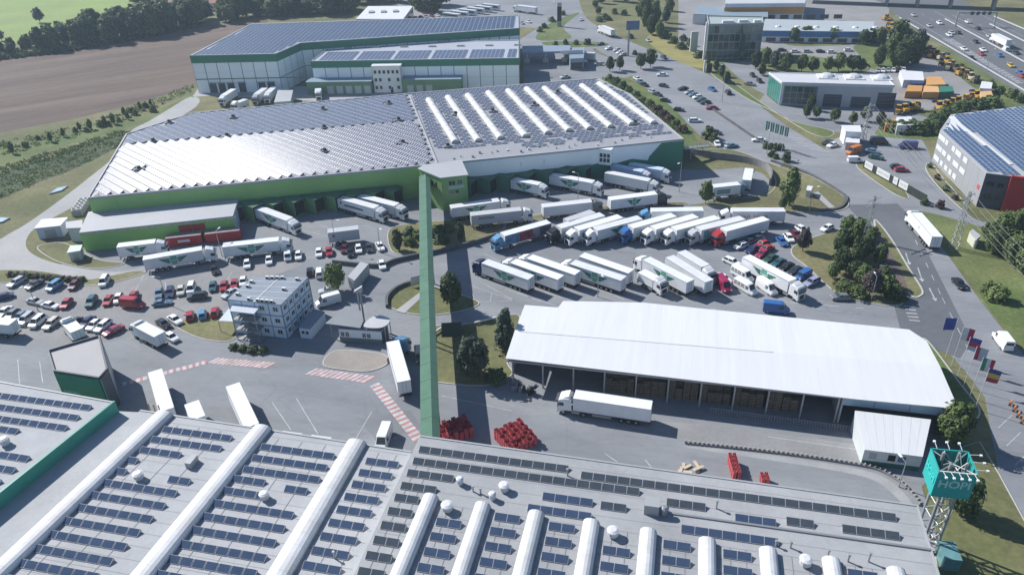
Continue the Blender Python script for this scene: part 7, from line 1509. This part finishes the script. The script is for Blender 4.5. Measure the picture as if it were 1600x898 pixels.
BT = [Vector(p) for p in [(-184.11,479.69),(-182.68,487.13),(-163.22,472.44),(-161.9,483.58),(-150.56,489.46),(-141.21,483.91),(-133.6,486.52),(-127.98,489.51),(-120.57,488.22),(-114.03,491.08),(-106.66,485.79),(-101.58,497.06),(-95.07,491.79),(-143.31,513.06),(-137.04,516.27),(-127.94,514.61),(-121.12,517.76),(-114.23,520.95),(-54.14,496.87),(-48.55,487.58),(-42.64,482.49),(-38.7,506.92),(-75.05,536.78),(-62.36,539.15),(-94.23,521.74),(-89.85,534.84),(-205.6,567.08),(-197.65,570.65),(-185.4,563.14)]]
for i, q in enumerate(BT): tree('big', q, random.uniform(8, 13), random.uniform(.95, 1.25), random.choice((F_mid, F_dark, F_blue)), 'tree among the houses at the top left, %s of the scattered ones' % ordw(i + 1), 'scattered trees at the top left')
tree_row('round the upper junction', 'bush', [((19.55,418.55), 2.6, 1.2), ((22.46,427.78), 2.4, 1.3), ((27.7,443.98), 2.6, 1.2), ((35.53,460.93), 2.4, 1.2), ((25.91,385.13), 2.2, 1), ((31.19,387.1), 2.6, 1), ((36.26,386.34), 2.2, 1.2), ((41.95,385.49), 2.8, 1), ((54.05,439.54), 3, 1.3), ((59.42,442.15), 2.4, 1.4), ((65.37,459.49), 3, 1.2), ((70.31,454.85), 3, 1.2), ((65.05,396.19), 2.2, 1.2), ((61.88,361.62), 2, 1.2)], 'shrubs round the upper junction', [F_mid, F_dark], 'shrub')
tree_row('beyond the junction grove', 'big', [((61.84,492.51), 8, .9), ((69.98,499.72), 9, .9), ((77.98,493.81), 8, 1), ((86.43,496.59), 10, .9), ((78.28,442.5), 10, .7), ((89.65,430.11), 8, .8), ((97.94,461.39), 7, .9)], 'trees beyond the junction', [F_dark, F_mid, F_blue])
tree_row('on the highway bank', 'bush', [((191.84,316.54), 2.6, 1.2), ((191.29,308.52), 2.4, 1.2), ((190.26,291.69), 2.8, 1.2), ((189.32,283.05), 2.6, 1.3), ((190.67,277.84), 3, 1.2), ((190.21,271.41), 3, 1.3), ((200.13,386.78), 2.6, 1.3), ((200.51,378.09), 2.6, 1.3)], 'shrubs on the highway bank', [F_mid, F_dark], 'shrub')

# ------------------------------------------------------------------ street furniture and small things
def lamp(xy, h, label, arm=1.2, a=0, n=1):
    t = thing('lamp_post', label, 'lamp post', (xy[0], xy[1], .03), a); mb = MB(); mb.cyl((0, 0, 0), (0, 0, h), .11, .06, 8); mb.build('pole', M_galv, t)
    mb = MB(); mb.bar((0, 0, h), (arm, 0, h + .15), .07, .07); mb.build('arm', M_galv, t); mb = MB(); mb.box((arm + .3, 0, h + .08), (.8, .32, .16)); mb.build('lamp_head', M_lamp, t)
for i, (p, h, lab) in enumerate((((-44.58,171.95), 8, 'lamp post in front of the grey swap-body trailer'), ((-73.53,170.61), 7, 'lamp post between the two long emblem trucks'), ((19.45,195.17), 9, 'lamp post beside the light grey curtain-side truck'), ((49.23,200.74), 9, 'lamp post near the end of the right-hand docks'), ((19.19,144.35), 6, 'short lamp post behind the lower truck row'), ((81.04,184.56), 7, 'lamp post on the grass corner by the main road'), ((78.27,138.8), 6, 'lamp post at the lower edge of the right lawn'), ((83.04,283.88), 14, 'tall mast between office car park and road'), ((83.2,228.63), 8, 'lamp post under the green banners'), ((-32.91,169.34), 7, 'lamp post near the last white car of the lane'), ((201.08,313.26), 9, 'lamp post on the highway bank'), ((59.39,84.62), 5, 'lamp post with round white head by the shed annex'), ((-78.82,147.79), 7, 'thin lamp post in the left car park'), ((-107.81,146.65), 7, 'lamp post in the front row of the left car park'))):
    lamp(p, h, lab, a=i * 1.3)
# flags: six national flags on poles by the shed, five green banners by the road
def flagpole(xy, h, label, cols, vertical, group, a=0, name='flag'):
    t = thing('flagpole', label, 'flag', (xy[0], xy[1], .03), a, group); mb = MB(); mb.cyl((0, 0, 0), (0, 0, h), .07, .05, 8); mb.build('pole', M_trim, t)
    W_, H_ = (1.9, 2.7) if not vertical == 'b' else (1.1, 3.0); n = 12; f = MB()
    def P(u, v): return (.08 + u * W_, math.sin(u * 5 + v * 2) * .14 * u + .03 * math.sin(v * 7), h - .1 - v * H_ - u * .25)
    for i in range(n):
        for j in range(n):
            u0, u1, v0, v1 = i / n, (i + 1) / n, j / n, (j + 1) / n; k = len(cols)
            m = min(k - 1, int((u0 if vertical else v0) * k)); f.poly([P(u0, v1), P(u1, v1), P(u1, v0), P(u0, v0)], m)
    f.build('flag', [mat('flag_' + c, {'blue': (.05, .08, .3), 'white': (.65, .66, .68), 'red': (.42, .04, .08), 'green': (.04, .28, .14), 'yellow': (.6, .42, .08), 'navy': (.05, .07, .24), 'silver': (.45, .5, .56), 'dgreen': (.02, .22, .12)}[c], .7) for c in cols], t)
fp = ((83.8,117.78), (83.24,114.7), (82.68,111.43), (82.24,108.47), (81.62,105.26), (80.92,102.18))
for p, cols, vert, lab in zip(fp, (['blue'], ['white', 'red'], ['blue', 'red', 'silver'], ['red', 'silver', 'silver'], ['green', 'white', 'red'], ['navy', 'yellow', 'red']), (False, True, False, True, True, False), ('plain blue flag, farthest of the six', 'white and red flag next to the blue one', 'flag with blue, red and silver fields, third of six', 'red and silver flag, fourth of six', 'green, white and red flag, fifth of six', 'navy, yellow and red flag, nearest of the six')):
    flagpole(p, 9.0, lab, cols, vert, 'flags beside the white shed', -.3 if 'plain' not in lab else 2.9)
for k in range(5):
    p = Vector((84.1,235.64)).lerp(Vector((88.15,229.3)), k / 4); flagpole(p, 8.5, 'green and white banner on a pole, %s of five by the road' % ORD[k], ['dgreen', 'white', 'dgreen'], 'b', 'green banners by the road', -.2)
# red crate stacks beside the near warehouse
cm_ = MB(); w_, d_, h_ = .72, .5, .36
for (x, y, sx, sy) in ((0, -d_ / 2, w_, .03), (0, d_ / 2, w_, .03), (-w_ / 2, 0, .03, d_), (w_ / 2, 0, .03, d_)): cm_.box((x, y, .0), (sx, sy, h_))
cm_.box((0, 0, 0), (w_, d_, .03)); cm_.box((0, 0, .03), (w_ - .08, d_ - .08, .2), 0, 1); cm_.box((0, 0, .24), (w_ - .06, .03, .1)); crate_me = cm_.mesh('crate', (M_crate, mat('crate_inside', (.07, .02, .025), .8)))
random.seed(9)
def crate_block(name_lab, o, a, nx, ny, hf):
    for i in range(nx):
        for j in range(ny):
            x, y = rot2(i * .92, j * .7, a); hh = max(1, int(hf(i, j))); st_ = thing('crate_stack', 'red crate stack, %s in %s row of %s' % (ordw(i + 1), ordw(j + 1), name_lab), 'crates', (o[0] + x, o[1] + y, .03), a + random.uniform(-.03, .03), 'red crates by the near warehouse')
            for k in range(hh): link('crate', crate_me, st_, (0, 0, k * .365))
crate_block('the block in the bridge shadow', (-12.98,97.4), .42, 7, 6, lambda i, j: 6 - (i * 3 + j * 5) % 7 // 5 - (i < 2))
crate_block('the sunlit block', (-0.98,94.61), .55, 6, 8, lambda i, j: 6 - (i * 5 + j * 3) % 7 // 5 - (j < 2))
crate_block('narrow block by near roof', (35.01,87.43), 1.5, 5, 2, lambda i, j: 5)
crate_block('small block by near roof', (39.17,85.98), 1.5, 2, 2, lambda i, j: 4)
for k in range(7):
    x, y = (27.68,89.93); t = tag(None or link('timber_board', (lambda m: (m.box((0, 0, 0), (random.uniform(1.4, 2.4), .5, .12)), m.mesh('timber_board', (mat('timber_pale', (.5, .41, .31), .8, .15, 1.),)))[1])(MB()), None, (x + random.uniform(-1.6, 1.6), y + random.uniform(-.8, .8), .05 + .06 * k), random.uniform(0, 3)), 'pale timber board, %s layer of the loose heap by the roof edge' % ordw(k + 1), 'timber', 'loose timber heap')
# long barrier of concrete blocks with short posts beside the shed
bl = smoothpoly([(28.38,96.11),(36.62,94.44),(46.56,92.11),(55.04,89.62),(58.04,88.17),(59.99,85.69),(60.7,82.94),(60.85,80.59)], 6, False)
bar_ = thing('barrier', 'long low kerb barrier with a comb of short posts before the shed', 'barrier'); mb = MB(); strip(mb, bl, .5, .02, .35); mb.build('plinth', mat('barrier_grey', (.2, .2, .2), .8, .1, .5), bar_)
pm_ = MB(); pm_.box((0, 0, 0), (.2, .3, .28)); pme = pm_.mesh('post', (mat('post_cream', (.34, .33, .3), .7),)); acc = 0
for a, b in zip(bl[:-1], bl[1:]):
    a = Vector(a); b = Vector(b); d = (b - a).length; k = acc
    while k < d: p = a.lerp(b, k / d); link('post', pme, bar_, (p.x, p.y, .35), math.atan2(b.y - a.y, b.x - a.x)); k += .75
    acc = k - d
fnc = thing('mesh_fence', 'low grey mesh fence along the open front of the shed', 'fence'); mb = MB()
for k in range(40):
    pass
Wfn = Wall((34.56,103.61), (57.72,97.18)); 
for z in (.2, .7, 1.2): mb = MB(); mb.bar(Wfn.p(0, 0, z), Wfn.p(Wfn.L, 0, z), .05, .05); mb.build('rail', M_galv, fnc)
pp_ = MB(); pp_.box((0, 0, 0), (.06, .06, 1.3)); ppm = pp_.mesh('post', (M_galv,))
for k in range(int(Wfn.L / .45)): x, y, _ = Wfn.p(k * .45, 0, 0); link('post', ppm, fnc, (x, y, .03))
# lattice pylons with wires
def pylon(xy, h, wd, label, arms=(0.8, .92), a=0, tap=.25):
    t = thing('pylon', label, 'pylon', (xy[0], xy[1], .03), a); q = [(-1, -1), (1, -1), (1, 1), (-1, 1)]; at = lambda k, z: (q[k][0] * wd / 2 * (1 - (1 - tap) * z / h), q[k][1] * wd / 2 * (1 - (1 - tap) * z / h), z)
    for k in range(4): mb = MB(); mb.cyl(at(k, 0), at(k, h), .07, .05, 5); mb.build('leg', M_galv, t)
    n = int(h / 1.6)
    for i in range(n):
        z0, z1 = h * i / n, h * (i + 1) / n; mb = MB()
        for k in range(4): mb.cyl(at(k, z0), at((k + 1) % 4, z1), .035, n=4); mb.cyl(at((k + 1) % 4, z0), at(k, z1), .035, n=4)
        mb.build('bracing', M_galv, t)
    for f in arms: mb = MB(); mb.bar((-2.6, 0, h * f), (2.6, 0, h * f), .18, .18); mb.build('cross_arm', M_galv, t)
    return t
PYL = [((108.05,161.27), 15, 1.7, 'lattice power pylon on the verge by the grey hall', .6), ((88.97,167.19), 12, 1.2, 'slim lattice mast at the head of the mulch strip', .5), ((116.92,236.01), 13, 1.5, 'lattice pylon in front of the service hall', .5)]
for (p, h, wd, lab, a) in PYL: pylon(p, h, wd, lab, a=a)
P0 = (108.05,161.27); P1 = (116.92,236.01); P2 = (103.71,108.03)
for k, (A_, hA, B_, hB) in enumerate([(P0, 12, P2, 12), (P0, 13.6, P2, 13.6), (P0, 12, P1, 11), (P0, 13.6, P1, 12)]):
    for j, off in enumerate((-2.4, 2.4)):
        mb = MB(); pts = []
        for i in range(13):
            t = i / 12; p = Vector(A_).lerp(Vector(B_), t); pts.append((p.x + off * .8, p.y + off * .5, hA + (hB - hA) * t - 2.2 * 4 * t * (1 - t)))
        for a, b in zip(pts[:-1], pts[1:]): mb.cyl(a, b, .035, n=4, cap=False)
        tag(mb.build('power_wire', M_galv), 'thin overhead wire from the verge pylon %s, %s' % (('to the right edge, lower', 'to the right edge, upper', 'to the hall pylon, lower', 'to the hall pylon, upper')[k], ('left strand', 'right strand')[j]), 'wire', 'overhead wires')
# glasshouse-like bus shelter at the junction
sh_ = thing('bus_shelter', 'glass shelter at the head of the right lawn', 'shelter'); P = [(85.76,171.26),(89.89,168.36),(91.88,172.27),(87.86,175.26)]; walls(sh_, P, .1, 2.4, mat('shelter_glass', (.3, .4, .5), .1, spec=.8)); roof(sh_, P, 2.6, mat('shelter_roof', (.42, .5, .57), .3), .1)
# poster fence
pf = thing('poster_fence', 'dark fence with four white posters along the side street', 'fence'); a, b = Vector((107.99,214.17)), Vector((113.91,187.25)); W = Wall(a, b)
for k in range(9): mb = MB(); W.box(mb, W.L * k / 9 + .03, W.L * (k + 1) / 9 - .03, .05, 2.4, -.06, 0); mb.build('fence_panel', mat('fence_dark', (.025, .035, .03), .7, .2, .5), pf)
for k, (u0, u1) in enumerate(((.5, 3.4), (5.0, 9.6), (10.9, 12.4), (12.9, 15.8))):
    mb = MB(); W.box(mb, W.L * u0 / 22, W.L * u1 / 22, .5, 2.6, .003, .06); o = mb.build('poster', M_roofw, pf)
    mb = MB(); W.box(mb, W.L * (u0 + .35) / 22, W.L * (u1 - .35) / 22, 1.2, 1.9, .061, .065); mb.build('poster_print', mat('poster_grey', (.45, .47, .45), .6, .35, 3.), o)
# site booth
hut('booth', 'two-storey white booth behind the yellow van', 'booth', [(109.99,234.13),(114.32,233.06),(116.46,239.21),(110.98,239.79)], 4.6, M_wallw, M_roofw, door=0)
hut('booth', 'small grey-white booth in front of the two-storey booth', 'booth', [(108.57,229.58),(112.27,228.61),(114.93,235.04),(111.55,236.01)], 2.6, M_wallg, M_roofw, door=0)
# cabinets on the grass corner
hut('cabinet', 'white utility cabinet on the grass corner by the main road', 'cabinet', [(83.33,194.05),(84.39,193.5),(86.03,196.54),(84.78,197.11)], 2.2, M_trim, M_roofw, .05)
hut('cabinet', 'long cream cabinet beside the pylon on the verge', 'cabinet', [(112.59,160.63),(114.57,162.54),(114.62,166.06),(113.11,164.76)], 2.6, mat('cabinet_cream', (.52, .53, .46), .6), M_roofl, .05)
# containers in the machine yard
def skip(P, z, lab, m, m2=None): t = thing('container', lab, 'container'); walls(t, P, .1, z - .05, m); roof(t, P, z, m2 or m, .1); W = Wall(P[0], P[1]); [(lambda mb, k: (W.box(mb, W.L * k / 6, W.L * k / 6 + .12, .2, z - .1, .003, .07), mb.build('rib', m, t)))(MB(), k) for k in range(6)]
skip([(151.75,281.14),(157.48,280.45),(161.53,287.77),(156.54,289.28)], 2.6, 'orange-brown container, front left of the machine yard', M_orange); skip([(157.55,279.59),(163.47,278.87),(166.7,286.24),(162,287.71)], 2.6, 'orange container right of the brown one', mat('container_orange', (.55, .3, .1), .6, .1, .3), mat('container_orange_top', (.6, .36, .16), .6))
skip([(163.69,278.85),(169.1,279.03),(171.8,285.61),(166.94,286.21)], 2.6, 'dark green container at the end of the orange ones', M_greend); skip([(157.38,295.02),(164.57,293.18),(170.23,305.84),(162.26,308.89)], 3.0, 'white container with blue end behind the orange ones', M_roofw); skip([(157.92,290.19),(162.62,289.6),(165.33,295.67),(161.45,297.1)], 2.8, 'dark blue container between white and brown ones', mat('container_navy', (.03, .05, .13), .5))
skip([(163.11,288.46),(170.77,288.4),(174.19,299.05),(168.9,299.73)], 2.6, 'open-topped orange container behind the front row', mat('container_orange', (0, 0, 0)))
skip([(179.51,280.62),(183.14,279.32),(188.23,287.45),(185.24,289.64)], 3.0, 'white container near the highway bank', M_roofw); skip([(174.37,269.61),(178.53,269.92),(181.79,276.94),(177.32,276.64)], 3.0, 'sand-coloured container near the highway bank', mat('container_sand', (.55, .36, .17), .6))
skip([(127.96,244.7),(131.26,244.35),(133.63,249.54),(130.15,250.62)], 2.8, 'brown container beside the hedge by the forecourt', M_orange); skip([(130.48,241.9),(136.07,241.96),(139.25,250.47),(134.12,250.34)], 3.2, 'white container beside the hedge by the forecourt', M_roofw)
# construction machines parked in lines
def machine(xy, a, lab, m, k):
    t = thing('wheel_loader', lab, 'machine', (xy[0], xy[1], .02), a, 'machines parked in the yard'); mb = MB(); mb.box((-.6, 0, .7), (2.6, 1.7, 1.1)); mb.box((-1.5, 0, 1.5), (1.0, 1.5, .5)); mb.build('body', m, t)
    mb = MB(); mb.box((.2, 0, 1.8), (1.2, 1.4, 1.3)); o = mb.build('cab', M_glass, t); mb = MB(); mb.box((.2, 0, 3.102), (1.4, 1.6, .12)); mb.build('cab_roof', m, o)
    mb = MB(); mb.bar((.9, .4, 1.4), (2.4, .4, 2.4 if k % 2 else .7), .16, .3); mb.bar((.9, -.4, 1.4), (2.4, -.4, 2.4 if k % 2 else .7), .16, .3); mb.build('boom', m, t); mb = MB(); mb.box((2.8, 0, 2.0 if k % 2 else .25), (.9, 2.0, .8)); mb.build('bucket', M_chass, t)
    for x in (-1.3, 1.0):
        for s in (-1, 1): link('wheel', WH['truck'], t, (x, s * .85, .55))
ml = [Vector(p) for p in [(205.39,417.37),(201.21,404.97),(198.52,396.03),(192.93,387.92),(194.1,384.81),(193.75,352.58),(193.7,347.67),(193.11,342.95),(192.79,338.3),(192.49,333.76),(188.29,325.48),(191.4,327.23),(190.34,320.92),(186.79,317.21),(188.82,314.88),(187.84,308.97),(187.85,305.05),(187.87,301.22),(187.88,297.46),(140.96,263.18),(143.82,264.35),(146.69,265.54),(149.59,266.73),(157.1,265.88),(160.04,267.07),(163.38,269),(166.76,270.96),(170.18,272.94),(173.65,274.94),(176.7,277.03),(190.95,345.64),(189.85,338.71)]]
for k, p in enumerate(ml): machine(p, .3 + .7 * (k % 3), 'parked construction machine, %s along the lines in the machine yard' % ordw(k + 1), (M_yellow, mat('machine_cream', (.5, .44, .33), .6, .2, 1.), mat('machine_brown', (.14, .1, .07), .7, .2, 1.), M_yellow)[k % 4] if k > 4 and k < 19 else M_yellow, k)
# gatehouse mast: tall twin-post portal
gm = thing('gate_mast', 'tall grey twin-post mast with a sloped head beside the gatehouse', 'mast'); p0, p1 = Vector((-32.51,136.13)), Vector((-32.03,136.6))
for p in (p0, p1): mb = MB(); mb.box((p.x, p.y, 0), (.3, .3, 8.2)); mb.build('post', M_steel, gm)
mb = MB(); m_ = (p0 + p1) / 2; mb.hexa([(m_.x - .9, m_.y - .4, 8.2), (m_.x + .8, m_.y - .4, 8.2), (m_.x + .8, m_.y + .4, 8.2), (m_.x - .9, m_.y + .4, 8.2)], [(m_.x - .9, m_.y - .4, 8.5), (m_.x + .9, m_.y - .4, 9.6), (m_.x + .9, m_.y + .4, 9.6), (m_.x - .9, m_.y + .4, 8.5)]); norm_out(mb.build('head', M_trimg, gm))
# tennis-court-like tent by the wall and small green tent
tn = thing('tent', 'dark green pitched shelter at the top of the tree island', 'tent'); P = [(-15.06,130.43),(-10.77,130.4),(-10.91,133.79),(-14.98,133.55)]; a, b, c, d = [Vector(p) for p in P]
for (q0, q1, q2, q3) in ((a, b, c, d),):
    mb = MB(); m0 = a.lerp(d, .5); m1 = b.lerp(c, .5); mb.hexa([(*a, .3), (*d, .3), (*m0, 2.6)], [(*b, .3), (*c, .3), (*m1, 2.6)]); norm_out(mb.build('canvas', mat('canvas_green', (.03, .06, .045), .7), tn))
for p in P: mb = MB(); mb.cyl((*p, 0), (*p, .6), .05); mb.build('leg', M_galv, tn)
# white info board on the small island, site hoarding of white rails
ib_ = thing('info_board', 'tilted white board at the tip of the small island', 'board', (*(-22.36,151.71), .1), .4); mb = MB(); mb.box((0, 0, .6), (2.2, .08, 2.2)); mb.build('panel', M_trim, ib_); [(lambda mb, s: (mb.cyl((s, .05, 0), (s, .05, .7), .05), mb.build('leg', M_galv, ib_)))(MB(), s) for s in (-.8, .8)]
for k, (q0, q1, lab) in enumerate((((-18.91,128.56), (-15.22,133.08), 'white guard rail left of the dark green shelter'), ((-8.2,134.6), (-3.69,136.32), 'white guard rail right of the dark green shelter'))):
    g = thing('guard_rail', lab, 'guard rail'); mb = MB(); mb.bar((*q0, .7), (*q1, .7), .3, .3); mb.build('rail', M_trim, g)
    for t in (.1, .5, .9): p = Vector(q0).lerp(Vector(q1), t); mb = MB(); mb.cyl((*p, 0), (*p, .65), .07); mb.build('post', M_galv, g)
# scrap under the left end of the shed
random.seed(4)
for k in range(10):
    p = Vector((-0.66,112.7)).lerp(Vector((4.35,111.27)), random.random()) + Vector((random.uniform(-.5, .5), random.uniform(-1.5, 1.5))); mb = MB(); mb.box((0, 0, 0), (random.uniform(.6, 1.6), random.uniform(.5, 1), random.uniform(.4, 1.5))); tag(mb.build('scrap_box', random.choice((M_walld, M_chass, M_steel, M_black)), None, (p.x, p.y, .03), random.uniform(0, 3)), 'dark box in the scrap heap at the left end of the shed, %s piece' % ordw(k + 1), 'scrap', 'scrap heap at the shed')
# footbridge from the slope to the main warehouse
fb = thing('footbridge', 'short grey footbridge right of the main warehouse corner', 'bridge'); a, b = (55.27,224.64,4.2), (64.41,228.79,3.2); mb = MB(); mb.bar(a, b, 1.8, .25); mb.build('deck', M_steel, fb)
for s in (-.8, .8):
    mb = MB(); mb.bar((a[0], a[1] + s, a[2] + 1.1), (b[0], b[1] + s, b[2] + 1.1), .06, .06); mb.build('handrail', M_galv, fb)
    for k in range(7): t = k / 6; x, y, z = [a[i] + (b[i] - a[i]) * t for i in range(3)]; mb = MB(); mb.cyl((x, y + s, z), (x, y + s, z + 1.1), .04, n=5); mb.build('post', M_galv, fb)
for t in (.3, .75): x, y, z = [a[i] + (b[i] - a[i]) * t for i in range(3)]; mb = MB(); mb.cyl((x, y, 0), (x, y, z), .18); mb.build('column', M_galv, fb)
# blue covers on the grass left
for k, (P, lab) in enumerate((([(-140.17,215.19),(-137.76,217.43),(-137.49,220.91),(-140.05,219.62)], 'blue pond cover on the grass, nearer the warehouse'), ([(-145.42,194.99),(-143.64,195.68),(-143.02,198.16),(-146.16,198.84)], 'blue pond cover at the left edge'))):
    c = thing('pond_cover', lab, 'cover'); mb = MB(); mb.prism(P, 0.0, .35); norm_out(mb.build('sheet', mat('tarp_blue', (.22, .38, .52), .5, .1, .3), c)); mb = MB(); strip(mb, P, .3, 0, .4, closed=True); mb.build('rim', M_conc, c)
# orange road-work barriers at the right edge
for k in range(4):
    p = Vector((87.65,103.05)).lerp(Vector((86.84,98.29)), k / 3); c = thing('road_barrier', 'orange and white road barrier, %s of four at the right edge' % ORD[k], 'barrier', (p.x, p.y, .03), .8, 'road barriers'); mb = MB(); mb.box((0, 0, .4), (1.0, .25, .5)); mb.build('board', mat('barrier_orange', (.6, .2, .04), .5), c)
    for s in (-.4, .4): mb = MB(); mb.box((s, 0, 0), (.1, .4, .4)); mb.build('foot', M_chass, c)

# ------------------------------------------------------------------ the air
hz = MB(); hz.box((60, 300, -1.2), (3200, 3000, 100)); ho_ = hz.build('haze', [])
hm = bpy.data.materials.new('haze'); hm.use_nodes = True; n = hm.node_tree.nodes; n.remove(n['Principled BSDF']); v = n.new('ShaderNodeVolumePrincipled')
v.inputs['Color'].default_value = (.66, .82, 1, 1); v.inputs['Density'].default_value = .0002; v.inputs['Anisotropy'].default_value = .2
hm.node_tree.links.new(v.outputs[0], n['Material Output'].inputs['Volume']); ho_.data.materials.append(hm); tag(ho_, kind='stuff')
